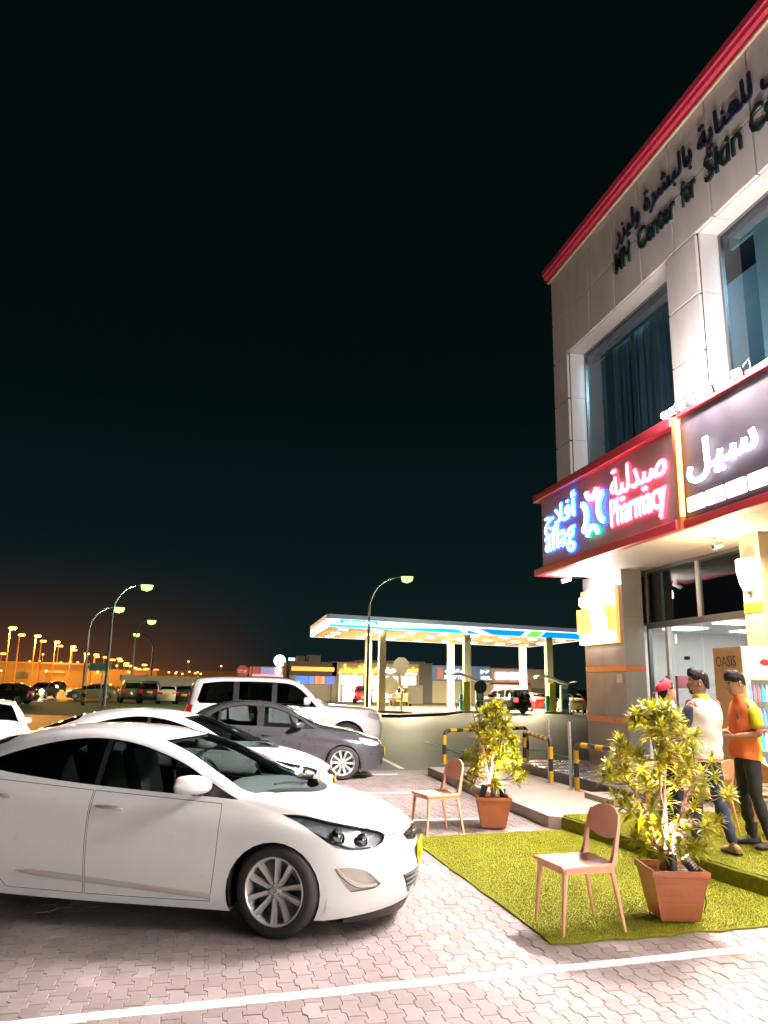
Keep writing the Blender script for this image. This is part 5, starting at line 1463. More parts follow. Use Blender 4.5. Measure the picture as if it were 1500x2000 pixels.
# ------------------------------------------------------------------ pots, shrubs, garden spotlights
def pot_mat():
    m = mat('terracotta plastic', (.50, .165, .075), .5, var=.10, scale=6)
    n, l = m.node_tree.nodes, m.node_tree.links
    tc = n.new('ShaderNodeTexCoord'); mp = n.new('ShaderNodeMapping'); mp.inputs['Scale'].default_value = (1, 1, 1)
    ck = n.new('ShaderNodeTexBrick'); ck.inputs['Scale'].default_value = 1.0; ck.inputs['Brick Width'].default_value = .09; ck.inputs['Row Height'].default_value = .045; ck.inputs['Mortar Size'].default_value = .006; ck.inputs['Mortar Smooth'].default_value = .8
    cb = n.new('ShaderNodeCombineXYZ'); sp = n.new('ShaderNodeSeparateXYZ'); l.new(tc.outputs['Object'], sp.inputs[0])
    ad = n.new('ShaderNodeMath'); l.new(sp.outputs['X'], ad.inputs[0]); l.new(sp.outputs['Y'], ad.inputs[1])
    l.new(ad.outputs[0], cb.inputs['X']); l.new(sp.outputs['Z'], cb.inputs['Y']); l.new(cb.outputs[0], ck.inputs['Vector'])
    bp = n.new('ShaderNodeBump'); bp.inputs['Strength'].default_value = .12; bp.inputs['Distance'].default_value = .004; bp.invert = True
    l.new(ck.outputs['Fac'], bp.inputs['Height']); l.new(bp.outputs[0], n['Principled BSDF'].inputs['Normal'])
    return m
M_POT = pot_mat()
def pot(loc, rz, label, h=.37, b0=.145, b1=.215):
    t = thing('plant_pot', label, 'plant pot', loc, rz, 'square terracotta pots')
    def ring(r, z): return [(x*r, y*r, z) for x, y in smooth_poly([(-1, -.86), (-.86, -1), (.86, -1), (1, -.86), (1, .86), (.86, 1), (-.86, 1), (-1, .86)], 2)]
    b = MB(); P = [ring(b0*.95, 0), ring(b0, .012), ring(b1*.93, h*.86), ring(b1*.985, h*.87), ring(b1*1.0, h*.885), ring(b1, h*.985), ring(b1*.985, h), ring(b1*.90, h), ring(b1*.88, h*.98), ring(b1*.85, h*.80)]
    b.grid(P, closed=True); b.add(P[0], [tuple(range(len(P[0])))])
    b.build('body', M_POT, t, 40)
    s = MB(); r = random.Random(3); P = []
    for q in (.85, .6, .35, .02): P.append([(x, y, z+r.uniform(-.012, .014)) for x, y, z in ring(b1*q, h*.88)])
    s.grid(P, closed=True); s.build('soil', M_SOIL, t, 0)
    return t
def leaf_mat(name, c0, c1, tr):
    m = bpy.data.materials.new(name); m.use_nodes = True
    n, l = m.node_tree.nodes, m.node_tree.links; p = n['Principled BSDF']
    ob = n.new('ShaderNodeObjectInfo'); g = n.new('ShaderNodeNewGeometry')
    ad = n.new('ShaderNodeMath'); ad.operation = 'ADD'; l.new(ob.outputs['Random'], ad.inputs[0]); l.new(g.outputs['Random Per Island'], ad.inputs[1])
    fr = n.new('ShaderNodeMath'); fr.operation = 'FRACT'; l.new(ad.outputs[0], fr.inputs[0])
    cr = n.new('ShaderNodeValToRGB'); cr.color_ramp.elements[0].color = (*c0, 1); cr.color_ramp.elements[1].color = (*c1, 1)
    l.new(fr.outputs[0], cr.inputs[0]); l.new(cr.outputs[0], p.inputs['Base Color']); p.inputs['Roughness'].default_value = .38
    t = n.new('ShaderNodeBsdfTranslucent'); mx = n.new('ShaderNodeMixShader'); mx.inputs[0].default_value = tr
    sc = n.new('ShaderNodeMix'); sc.data_type = 'RGBA'; sc.blend_type = 'MULTIPLY'; sc.inputs[0].default_value = 1; sc.inputs[7].default_value = (1.0, .95, .4, 1)
    l.new(cr.outputs[0], sc.inputs[6]); l.new(sc.outputs[2], t.inputs[0])
    l.new(p.outputs[0], mx.inputs[1]); l.new(t.outputs[0], mx.inputs[2]); l.new(mx.outputs[0], n['Material Output'].inputs[0])
    return m
M_LEAF = leaf_mat('yellow green leaf', (.16, .20, .012), (.50, .45, .025), .40)
M_BARK = mat('shrub bark', (.20, .13, .085), .85, var=.25, scale=20, bump=.4, bscale=60)
def leaf_verts(L, w, droop):
    V, F = [], []
    for i in range(5):
        t = i/4; ww = w*math.sin(PI*(t*.88+.08))**.8*(1 if i < 4 else 0.05)
        z = -droop*L*t*t; x = L*t*(1-.15*droop*t)
        V += [(x, -ww, z+ww*.35), (x, 0, z), (x, ww, z+ww*.35)]
    for i in range(4):
        a = i*3
        F += [(a, a+3, a+4, a+1), (a+1, a+4, a+5, a+2)]
    return V, F
def shrub(loc, label, seed, height, width, clumps, leaf_len, shape, n_single=300):
    """woody stems from the pot, leaves in rosettes at the twig ends; the leaves that face the camera are parts"""
    r = random.Random(seed)
    t = thing('potted_shrub', label, 'shrub', loc, 0, 'yellow green shrubs in pots')
    tips = []
    tr = MB(); main = []
    for k in range(5):
        a = 2*PI*k/5+r.uniform(-.4, .4); top = height*(r.uniform(.55, .98) if k else .97); sp = width*(.34 if k else .05)
        p = [Vector((r.uniform(-.03, .03), r.uniform(-.03, .03), -.05))]
        for s in range(1, 8):
            u = s/7; p.append(Vector((math.cos(a)*sp*u**1.3+r.uniform(-.02, .02), math.sin(a)*sp*u**1.3+r.uniform(-.02, .02), top*u*.93)))
        tr.tube(p, [.016*(1-.75*i/7)+.003 for i in range(8)], 7); main.append(p)
    for c in range(clumps):
        for _ in range(150):
            z = height*r.uniform(.14, 1.0); rr_ = width*.5*shape(z/height)*math.sqrt(r.uniform(.05, 1)); a = r.uniform(0, 2*PI)
            q = Vector((rr_*math.cos(a), rr_*math.sin(a), z))
            if all((q-o).length > leaf_len*.50 for o, _ in tips): break
        else: continue
        m = min((pt for p in main for pt in p if pt.z < q.z+.02), key=lambda v: (v-q).length, default=main[0][2])
        mid = m.lerp(q, .55)+Vector((0, 0, -.03)); tr.tube([m, mid, q], [.006, .0045, .003], 5)
        tips.append((q, (q-mid).normalized()))
    tr.build('trunk', M_BARK, t, 60)
    protos = []
    for k in range(6):
        V, F = leaf_verts(leaf_len*r.uniform(.75, 1.15), leaf_len*r.uniform(.085, .12), r.uniform(.12, .55))
        me = bpy.data.meshes.new('leaf'); me.from_pydata(V, [], F); me.materials.append(M_LEAF); me.polygons.foreach_set('use_smooth', [True]*len(F)); protos.append(me)
    L = []
    for q, d in tips:
        ax = (d+Vector((0, 0, .9))).normalized(); u = ax.orthogonal().normalized(); v = ax.cross(u)
        n = r.randint(24, 32)
        for k in range(n):
            a = k*2.399+r.uniform(-.2, .2); e = .10+1.35*(k/n)**.8+r.uniform(-.12, .12)        # inner leaves stand up, outer ones spread
            dr = (ax*math.cos(e)+(u*math.cos(a)+v*math.sin(a))*math.sin(e)).normalized()
            base = q-ax*.05*(k/n)
            yy = Vector((0, 0, 1)).cross(dr); yy = yy.normalized() if yy.length > .05 else u
            zz = dr.cross(yy)
            M = Matrix((dr, yy, zz)).transposed().to_4x4(); M.translation = base
            s = r.uniform(.75, 1.1)*(.72+.35*k/n)
            L.append((M @ Matrix.Diagonal((s, s, s, 1)), r.randrange(6), base))
    cam = Vector((0, 0, CAM_H))-Vector(loc)
    L.sort(key=lambda x: (x[2]-cam).length)
    for M, k, _ in L[:n_single]:
        o = obj('leaf', protos[k], t); o.matrix_local = M
    V, F = [], []
    for M, k, _ in L[n_single:]:
        o = len(V); V += [tuple(M @ v.co) for v in protos[k].vertices]; F += [tuple(i+o for i in p.vertices) for p in protos[k].polygons]
    me = bpy.data.meshes.new('foliage'); me.from_pydata(V, [], F); me.materials.append(M_LEAF); me.polygons.foreach_set('use_smooth', [True]*len(F))
    tag(obj('foliage', me, t), kind='stuff')
    return t
P1, P2 = Vector((3.62, 5.93, .0)), Vector((3.58, 9.93, .0))
pot((P1.x, P1.y, .03), rad(-12), 'square terracotta pot standing on the turf nearest the camera')
pot((P2.x, P2.y, .02), rad(-14), 'square terracotta pot behind, at the back edge of the lower turf')
shrub((P1.x-.04, P1.y, .34), 'large yellow green potted shrub lit from below, in front of the three men', 21, 1.30, .88, 125, .125, lambda u: (.45+2.0*u) if u < .3 else (1.05-.12*math.sin(u*9) if u < .66 else max(.34, 1.05-1.9*(u-.66))))
shrub((P2.x, P2.y, .34), 'smaller yellow green potted shrub beside the orange chair by the hoop barriers', 8, 1.22, .98, 100, .125, lambda u: (.6+1.6*u) if u < .25 else max(.22, 1.0-.95*(u-.25)))
def garden_spot(loc, aim, label, col, power, silver=False, size=1.0):
    t = thing('garden_spotlight', label, 'spotlight', loc, 0, 'garden spotlights in the pots')
    d = Vector(aim).normalized()
    h = MB().tube([-d*.07*size, -d*.02*size, d*.03*size, d*.065*size], [.022*size, .034*size, .040*size, .044*size], 16); h.build('housing', mat('grey lamp body', (.28, .27, .26), .35, .6, var=.06) if silver else M_BLACK, t)
    f = MB()
    for k in range(5): f.tube([d*(-.05+.018*k)*size, d*(-.045+.018*k)*size], [.040*size, .040*size], 16)
    f.build('cooling_fin', M_BLACK, t)
    MB().tube([d*.0655*size, d*.068*size], [.038*size, .036*size], 16).build('lens', emis('spot lens '+str(col), col, 14.0), t)
    MB().tube([-d*.03, Vector((0, 0, -.10))], .007, 6).build('spike', M_BLACK, t)
    L = bpy.data.lights.new('spot_beam', 'SPOT'); L.energy = power; L.color = col; L.spot_size = rad(120); L.spot_blend = .8; L.shadow_soft_size = .03
    o = bpy.data.objects.new('spot_beam', L); COL.objects.link(o); o.parent = t; o.location = d*.08*size; o.rotation_euler = d.to_track_quat('-Z', 'Y').to_euler()
    return t
garden_spot((P1.x-.06, P1.y-.10, .43), (.15, .25, 1), 'black finned spotlight upright among the stems of the large shrub', (1, .60, .78), 190, size=1.15)
garden_spot((P1.x+.13, P1.y-.07, .41), (-.45, .35, .7), 'grey spotlight tilted inward at the right rim of the near pot', (1, .78, .42), 150, True, 1.1)
garden_spot((P2.x-.16, P2.y-.10, .46), (.35, .3, .8), 'black spotlight clipped to the left rim of the far pot', (1, .58, .60), 130)
garden_spot((P2.x+.08, P2.y-.14, .44), (-.10, -.15, 1), 'glowing spotlight in the far pot under the smaller shrub', (1, .82, .40), 130)
c = [Vector((P1.x+.20, P1.y-.06, .37)), Vector((P1.x+.245, P1.y-.06, .33)), Vector((P1.x+.25, P1.y-.05, .20)), Vector((P1.x+.26, P1.y-.045, .13)), Vector((P1.x+.255, P1.y-.02, .07)), Vector((P1.x+.275, P1.y+.0, .04)), Vector((P1.x+.30, P1.y+.05, .035)), Vector((P1.x+.30, P1.y+.12, .035)), Vector((P1.x+.26, P1.y+.2, .035))]
tag(MB().tube(c, .004, 6).build('cable', M_BLACK), 'thin black cable hanging down the right side of the near pot', 'cable')

# ------------------------------------------------------------------ drinks fridge
fr = thing('drinks_fridge', 'tall upright drinks fridge with tan side panel and lit glass door', 'fridge', (6.98, 9.40, .165))
M_TAN = mat('tan fridge side', (.56, .36, .22), .4, var=.04); M_FRW = mat('white fridge steel', (.76, .75, .75), .35, var=.03)
MB().box(0, .02, 0, .62, .03, 2.20).build('side_panel', M_TAN, fr, 0, .004)
MB().box(.022, .64, .02, .62, .03, .12).box(.022, .64, .60, .62, .12, 2.2).box(.62, .64, .02, .6, .12, 2.2).box(.022, .64, .02, .62, 2.18, 2.2).build('carcass', M_FRW, fr, 0, .004)
MB().box(.022, .64, -.012, .018, 1.80, 2.19).build('header', emis('lit fridge header', (1, .95, .95), .9, (.8, .8, .8)), fr, 0, .01)
MB().prism(smooth_poly([(.26, 1.98), (.33, 2.04), (.42, 2.0), (.36, 1.94)], 3), lambda a, b, d: (a, d, b), -.018, -.0125).build('emblem', mat('red emblem', (.6, .05, .04), .4), fr)
for k in range(5): MB().box(.05, .62, -.006, .014, .20+.045*k, .235+.045*k).build('vent_slat', M_FRW, fr, 0, .003)
MB().box(.022, .08, -.01, .018, .46, 1.79).box(.59, .64, -.01, .018, .46, 1.79).box(.08, .59, -.01, .018, .46, .50).box(.08, .59, -.01, .018, 1.75, 1.79).build('door', M_FRW, fr, 0, .006)
MB().box(.08, .59, .0, .006, .50, 1.75).build('door_glass', M_SHOP, fr, 0)
MB().box(.03, .60, .58, .595, .14, 1.78).build('lit_back', emis('fridge light', (.92, .97, 1), .8), fr, 0)
rr = random.Random(9)
bm_ = [mat('bottle %d' % i, c, .2, var=.05) for i, c in enumerate([(.05, .42, .50), (.10, .25, .55), (.70, .72, .74), (.45, .55, .75), (.55, .12, .14)])]
for z in (.50, .82, 1.14, 1.46):
    sh_ = MB().box(.03, .62, .03, .57, z-.012, z).build('shelf', M_FRW, fr, 0)
    bt = MB()
    for i in range(8):
        for j in range(3):
            x = .085+.066*i; y = .08+.10*j; m = rr.randrange(5) if j == 0 else 2
            bt.lathe([(.028, .002), (.030, .02), (.030, .15), (.012, .20), (.012, .23), (0, .23)], 10, (x, y, z), m=m)
    tag(bt.build('bottles', bm_, sh_, 40), kind='stuff')
me = text_mesh('lettering', 'OASIS', 1.0, .002, .0, res=2); place_text(me, 'lettering', mat('thin dark print', (.06, .04, .04), .5), (-.001, .56, 1.93), (0, -1, 0), (0, 0, 1), fr, width=.44, height=.15, world=False)
for k in range(5): MB().tube([(-.002, .22+.03*k-.05, 2.12), (-.002, .24+.03*k-.05, 2.135)], .003, 4).build('print_stroke', mat('thin dark print'), fr) if k % 2 == 0 else None
L = bpy.data.lights.new('fridge_light', 'AREA'); L.energy = 4; L.size = .5; L.size_y = 1.2; L.shape = 'RECTANGLE'; L.color = (.95, .97, 1)
o = bpy.data.objects.new('fridge_light', L); COL.objects.link(o); o.parent = fr; o.location = (.33, .03, 1.1); o.rotation_euler = (rad(90), 0, 0)
# ------------------------------------------------------------------ vehicles in place
WHITE = mat('white car paint', (0.80, 0.79, 0.78), 0.30, coat=1.0, var=0.015)
GREY = mat('grey car paint', (0.085, 0.085, 0.095), 0.30, .5, coat=1.0, var=0.02)
hero = near_saloon((.784, 6.701, 0), rad(-19), .975, 'white saloon in the nearest bay, its right side and front wheel towards the camera', WHITE)
c2 = dup(hero, (.72, 10.95, 0), rad(-10), 'white saloon in the second bay, mostly hidden behind the nearest white saloon')
generic_car(grey_spec(), (2.52, 15.75, 0), rad(-7), .985, 'dark grey saloon parked between two white cars, its front wheel in view', GREY, gl=M_TINT2, group='cars parked in the bays')
generic_car(suv_spec(), (3.40, 20.8, 0), rad(-6), 1.03, 'big white off-road wagon parked beyond the grey saloon', WHITE, group='cars parked in the bays')
hatch = generic_car(grey_spec(), (-4.55, 16.4, 0), rad(109), .97, 'small white car cut off by the left edge, seen from behind', WHITE, dens=.6, lights=2.5)

def dirw(px, py):
    return (fw+rt*((px-750)/1500)-up*((py-1000)/1500)).normalized()
def at(px, py, dist):
    d = dirw(px, py); h = math.hypot(d.x, d.y); return Vector((0, 0, CAM_H))+d*(dist/h)
def gp(px, dist, z=0.0):
    """ground point in the direction of a photo column (near the horizon) at a plan distance"""
    p = at(px, 1340, dist); return Vector((p.x, p.y, z))

# ------------------------------------------------------------------ petrol station
M_FORE = mat('forecourt concrete', (.17, .135, .085), .75, var=.10, scale=.8)
sheet('forecourt', [(3, 58), (12.5, 49.5), (60, 60), (70, 110), (-4, 100)], -.003, M_FORE)
k = MB()
for p, q in (((3, 58), (12.4, 49.3)),):
    p, q = Vector((*p, 0)), Vector((*q, 0)); d = (q-p).normalized(); n = Vector((-d.y, d.x, 0))*.15
    k.add([p-n, q-n, q+n, p+n, p-n+Vector((0, 0, .13)), q-n+Vector((0, 0, .13)), q+n+Vector((0, 0, .13)), p+n+Vector((0, 0, .13))], [(0, 1, 5, 4), (1, 2, 6, 5), (2, 3, 7, 6), (3, 0, 4, 7), (4, 5, 6, 7)])
tag(k.build('kerb', M_CONC, smooth=0), kind='structure')
tag(MB().prism([(9.2, 43.6), (12.6, 48.2), (15.4, 52.4), (16.6, 51.9), (14.2, 47.5), (10.2, 43.2)], lambda a, b, d: (a, b, d), -.02, .14).build('traffic_island', mat('dark kerb island', (.12, .115, .10), .8, var=.15), smooth=0), kind='structure')
cC, cR, cL = Vector((7.13, 51.5, 0)), Vector((28.0, 56.4, 0)), Vector((7.44, 63.6, 0))
ex, ey = cR-cC, cL-cC
can = thing('station_canopy', 'wide lit petrol station canopy with white, blue and green fascia on pale columns', 'canopy', (cC.x, cC.y, 0))
def cp_(s, t, z): return cC+ex*s+ey*t+Vector((0, 0, z))
def C_(b, nm, m, **kw): return b.build(nm, m, can, 0, world=True, **kw)
M_CEIL = mat('canopy ceiling sheet', (.76, .68, .50), .5, var=.03)
M_FASC = mat('lit white fascia', (.75, .76, .78), .4, emit=(.8, .88, 1), es=.9, var=.02)
M_FGREY = mat('grey fascia top', (.30, .31, .33), .5, emit=(.6, .65, .75), es=.10, var=.03)
M_BLUE = emis('lit blue fascia', (.0, .20, .62), 1.0, (.02, .18, .5)); M_CYAN = emis('lit cyan fascia', (.0, .42, .62), 1.0, (.02, .3, .45)); M_GREEN = emis('lit green fascia', (.12, .62, .05), 1.0, (.1, .5, .05))
b = MB(); b.add([cp_(0, 0, 5.50), cp_(1, 0, 5.50), cp_(1, 1, 5.50), cp_(0, 1, 5.50)], [(3, 2, 1, 0)]); b.add([cp_(0, 0, 6.25), cp_(1, 0, 6.25), cp_(1, 1, 6.25), cp_(0, 1, 6.25)], [(0, 1, 2, 3)])
C_(b, 'ceiling', M_CEIL)
def fas(s0, t0, s1, t1, z0, z1, m, nm, out):
    a, c = cp_(s0, t0, 0), cp_(s1, t1, 0); d = (c-a).normalized(); n = Vector((d.y, -d.x, 0))*out
    zz = lambda v: Vector((0, 0, v))
    b = MB(); b.add([a+zz(z0), c+zz(z0), c+zz(z1), a+zz(z1), a+n+zz(z0), c+n+zz(z0), c+n+zz(z1), a+n+zz(z1)], [(4, 5, 6, 7), (0, 4, 7, 3), (1, 2, 6, 5), (0, 1, 5, 4), (3, 7, 6, 2), (0, 3, 2, 1)])
    C_(b, nm, m)
for (s0, t0, s1, t1) in ((0, 0, 1, 0), (0, 1, 0, 0), (1, 0, 1, 1), (1, 1, 0, 1)):
    fas(s0, t0, s1, t1, 5.48, 6.05, M_FASC, 'fascia', .12); fas(s0, t0, s1, t1, 6.05, 6.34, M_FGREY, 'fascia_top', .16)
def swoosh(pts, m, nm='fascia_graphic', left=False):
    d = (ex if not left else ey).normalized(); n = Vector((d.y, -d.x, 0))*.15 if not left else Vector((-d.y, d.x, 0))*.15
    f = lambda s, z, o: (cp_(s, 0, z) if not left else cp_(0, s, z))+n*(1+o)
    b = MB().prism(pts, lambda a, c, o: f(a, c, o), 0, .15); C_(b, nm, m)
swoosh([(.0, 5.52), (.0, 5.66), (.10, 5.66), (.24, 5.60), (.24, 5.52)], M_CYAN)
swoosh([(.26, 5.52), (.22, 5.62), (.40, 5.78), (.46, 5.78), (.49, 5.52)], M_CYAN)
swoosh([(.50, 5.52), (.50, 5.75), (.56, 5.52)], M_BLUE); swoosh([(.455, 5.50), (.46, 5.56), (.495, 5.56), (.50, 5.50)], M_GREEN)
swoosh([(.60, 5.52), (.545, 5.92), (.74, 5.92), (.715, 5.52)], M_BLUE)
swoosh([(.735, 5.52), (.765, 5.95), (.815, 5.95), (.79, 5.52)], M_GREEN); swoosh([(.80, 5.52), (.825, 5.95), (1.0, 5.98), (1.0, 5.52)], M_BLUE)
swoosh([(.06, 5.52), (.06, 5.80), (.35, 6.0), (.45, 5.52)], M_CYAN, left=True); swoosh([(.62, 5.52), (.55, 6.0), (.98, 6.0), (.98, 5.52)], M_CYAN, left=True)
swoosh([(.035, 5.78), (.035, 6.02), (.165, 6.02), (.165, 5.78)], M_CYAN, 'name_board')
me = text_mesh('name_letters', 'almaha', 1.0, .01, .01, res=1)
place_text(me, 'name_letters', emis('white name letters', (.8, 1, 1), 1.6), cp_(.045, 0, 5.80)+Vector((ex.y, -ex.x, 0)).normalized()*.20, ex, (0, 0, 1), can, width=2.4, height=.2)
M_CLAMP = emis('canopy lamp', (1, .90, .66), 30.0)
rr = random.Random(4)
for i in range(8):
    for j in range(3):
        c = cp_(.06+.125*i, .15+.33*j, 5.47); h = MB().box(c.x-.26, c.x+.26, c.y-.26, c.y+.26, 5.462, 5.495); C_(h, 'ceiling_lamp', M_CLAMP)
    if i % 2 == 0:
        L = bpy.data.lights.new('canopy_light', 'AREA'); L.energy = 2300; L.size = 1.2; L.color = (1, .84, .52)
        o = bpy.data.objects.new('canopy_light', L); COL.objects.link(o); o.parent = can; c = cp_(.1+.125*i, .5, 5.40); o.location = c-root_loc(can)
M_CCOL = mat('cream column paint', (.68, .60, .42), .5, var=.04)
for px, dd in ((745, 55.5), (912, 57.0), (1073, 60.5), (718, 65.0), (880, 66.5), (1022, 69.0)):
    c = gp(px, dd); C_(MB().box(c.x-.24, c.x+.24, c.y-.24, c.y+.24, -.02, 5.5), 'column', M_CCOL)
# pumps under white wave shaped shades
M_PUMPB = mat('pale pump panel', (.55, .62, .66), .35, var=.05); M_TEAL = mat('teal pump panel', (.02, .34, .42), .35, var=.05); M_LIME = mat('yellow green pump panel', (.55, .60, .06), .4, var=.05); M_WSH = mat('white shade', (.78, .77, .72), .4, var=.03)
def pump(px, d, label):
    c = gp(px, d); t = thing('fuel_pump', label, 'fuel pump', (c.x, c.y, 0), rad(-12), 'fuel pumps under the canopy')
    MB().box(-1.0, 1.0, -.7, 2.8, -.01, .15).build('island', M_CONC, t, 0, .03)
    MB().box(.30, .85, -.35, .25, .15, 2.0).build('body', M_PUMPB, t, 0, .03); MB().box(.34, .80, -.356, -.345, 1.35, 1.75).build('display', M_TEAL, t); MB().box(.34, .80, -.356, -.345, .3, 1.0).build('panel', M_TEAL, t)
    MB().box(-.55, -.1, -.35, .25, .15, 2.1).build('body', M_LIME, t, 0, .03); MB().box(-.80, -.60, -.30, .1, .15, 1.25).build('bin', M_TEAL, t, 0, .02)
    b = MB(); P = []
    for k in range(17):
        u = -1.5+2.9*k/16; z = 2.28+.20*math.sin((u+1.5)*1.9+.4)-.05*u
        P.append([(u, -.6, z), (u, .5, z), (u, .5, z+.16), (u, -.6, z+.16)])
    b.grid(P, closed=True); b.add(P[0], [(0, 1, 2, 3)]); b.add(P[-1], [(0, 1, 2, 3)]); b.build('wave_shade', M_WSH, t, 60)
    for k in range(2): MB().tube([(.4+.2*k, -.37, 1.2), (.38+.2*k, -.5, .7), (.45+.2*k, -.48, .4), (.5+.2*k, -.37, .9)], .02, 6).build('hose', M_BLACK, t)
    return t
pump(920, 55.5, 'fuel pump with teal panels under a white wave shade at the middle canopy column')
pump(1086, 58.5, 'fuel pump under a white wave shade nearest the grey tiled pillar')
def hoop_small(px, d, w, label):
    c = gp(px, d); t = thing('bike_hoop', label, 'hoop', (c.x, c.y, 0), rad(-10), 'grey steel hoops on the forecourt')
    MB().tube([(0, 0, 0), (0, 0, .75), (.08, 0, .86), (w-.08, 0, .86), (w, 0, .75), (w, 0, 0)], .05, 8).build('tube', M_STEEL, t)
for px, d, w, lab in ((752, 53, .7, 'low steel hoop at the foot of the round sign post'), (768, 53.5, .6, 'low steel hoop right of the round sign post'), (929, 53.5, .9, 'low steel hoop before the middle fuel pump'), (891, 54, .5, 'narrow steel hoop left of the middle fuel pump'), (1112, 57, .9, 'low steel hoop before the right fuel pump')): hoop_small(px, d, w, lab)

# shop row behind the forecourt: one building, five shop fronts
def XF(px, Y):
    d = dirw(px, 1335); return d.x/d.y*Y
YS = 80.0
row = thing('shop_row', 'low row of lit shops with yellow Arabic letters and a blue tyre sign', 'building', (XF(760, YS), YS, 0))
def Rw(px0, px1, z0, z1, nm, m, y0=0.0, y1=.3, par=None):
    b = MB().box(XF(px0, YS), XF(px1, YS), YS+y0, YS+y1, z0, z1); return b.build(nm, m, par or row, 0, world=True)
M_BEIGE = mat('beige shop wall', (.42, .35, .26), .8, var=.08); M_BRN = mat('brown shop wall', (.16, .12, .10), .8, var=.1); M_DKG = mat('dark grey shop wall', (.15, .16, .155), .8, var=.1); M_CRM = mat('cream shutter', (.60, .52, .40), .6, var=.04, stretch=(1, 1, 6)); M_ROS = mat('rose white wall', (.62, .50, .44), .8, var=.06)
Rw(565, 1072, 0, 4.0, 'wall', M_BRN, 4.0, 8.0)
Rw(565, 657, 2.55, 3.95, 'fascia', M_BRN); Rw(568, 652, 3.02, 3.42, 'light_strip', emis('orange strip', (1, .38, .05), .8), -.06, -.01)
for px0, px1, c, nm in ((577, 601, (.03, .12, .9), 'blue'), (603, 613, (.05, .15, .8), 'light blue'), (615, 624, (.9, .15, .05), 'red'), (626, 634, (.6, .2, .08), 'amber'), (636, 652, (.05, .10, .75), 'deep blue')):
    Rw(px0, px1, 1.75, 2.5, 'screen', emis('lit menu '+nm, c, 1.0), -.05, 0)
Rw(565, 578, 0, 2.55, 'pier', M_BEIGE); Rw(648, 660, 0, 4.0, 'pier', M_BEIGE); Rw(580, 648, 0, 2.5, 'glass_front', mat('dim glass front', (.10, .085, .06), .2, emit=(1, .7, .4), es=.10), .5, .6)
Rw(660, 818, 2.75, 3.98, 'fascia', M_BEIGE)
for px0, px1 in ((660, 712), (766, 780), (784, 815)): Rw(px0, px1, 0.02, 2.7, 'lit_shop_front', emis('bright shop interior', (1, .96, .88), 1.15), .5, .6)
Rw(712, 766, 0.02, 2.7, 'lit_shop_front', emis('shop interior behind the car', (.95, .92, .85), .8), .5, .6)
for px in (660, 712, 765, 781, 816): Rw(px-2, px+2, 0, 2.75, 'pier', M_BEIGE, -.1, .5)
Rw(818, 844, 0, 4.1, 'wall', M_DKG, -.1, .3)
for px in (668, 700, 725, 795): Rw(px-3, px+3, .05, 1.0+.4*(px % 3), 'shop_goods', M_PUMPB, .3, .45)
Rw(843, 957, 2.35, 3.9, 'sign_board', mat('blue grey sign board', (.10, .16, .26), .5, emit=(.3, .45, .8), es=.10), -.12, .0)
Rw(843, 900, 0.02, 2.3, 'shutter', M_CRM, .0, .1); Rw(940, 957, 0.02, 2.3, 'shutter', M_CRM, 0, .1); Rw(900, 906, 0, 2.35, 'pier', M_TEAL, -.05, .1); Rw(906, 940, 0, 2.35, 'pier', M_BEIGE, .2, .4)
Rw(958, 1072, 2.3, 3.75, 'fascia', M_ROS); Rw(958, 1036, 2.05, 2.25, 'red_band', M_RIMR, -.05, .0)
Rw(966, 1012, .5, 2.0, 'lit_shop_front', emis('bright shop interior'  , (1, .96, .88), 1.15), .0, .1); Rw(958, 1072, 0, 2.3, 'wall', M_ROS, .12, .3); Rw(1037, 1066, .8, 1.75, 'grey_window', mat('grey window panel', (.20, .23, .23), .3), .04, .1)
for px0, px1 in ((968, 990), (994, 1026)): Rw(px0, px1, 2.65, 3.3, 'sign_lamp', emis('white shop lamp', (1, .90, .85), 2.6), -.12, -.02)
Rw(700, 830, 4.0, 4.25, 'parapet', M_DKG, 0, 7); Rw(585, 600, 4.0, 4.6, 'roof_tank', M_DKG, 3, 5); Rw(607, 632, 4.0, 4.75, 'roof_tank', M_DKG, 3, 5)
YL = emis('yellow sign letters', (1, .62, .04), 3.0)
def row_word(txt, px0, px1, z0, h, m):
    me = text_mesh('letters', txt, 1.0, .02, .03, res=2); place_text(me, 'letters', m, (XF(px0, YS), YS-.16, z0), (1, 0, 0), (0, 0, 1), row, width=XF(px1, YS)-XF(px0, YS), height=h)
row_word('\uFE80\uFE8E\uFEA4\uFEF4\uFED4\uFEDF\uFE8D', 661, 716, 2.70, 1.05, YL); row_word('\uFEF2\uFEE3', 720, 738, 2.6, .95, YL)
row_word('\uFEF2\uFED3\uFEEE\uFEDB', 741, 773, 2.85, .7, emis('white shop lamp')); row_word('\uFE94\uFEF4\uFEB3\uFE8E\uFEB3', 790, 815, 3.1, .55, YL); row_word('\uFEE1\uFEE4\uFEC4\uFEE3', 791, 813, 2.75, .35, emis('white shop lamp'))
WL = emis('white board letters', (.9, .92, .95), .9)
row_word('SALE OF TYRES', 867, 910, 2.5, .42, WL); row_word('\uFE95\uFE8E\uFEAD\uFE8E\uFEC3\uFEF9\uFE8D \uFECA\uFEF4\uFE91', 868, 908, 3.0, .6, WL); row_word('\uFECA\uFEF4\uFE91 \uFEE6\uFECB', 937, 955, 3.1, .5, WL); row_word('& REPAIR', 938, 956, 2.55, .35, WL)
Rw(853, 864, 2.5, 3.7, 'board_emblem', mat('rust emblem', (.5, .18, .08), .5, emit=(1, .4, .2), es=.15), -.16, -.12)
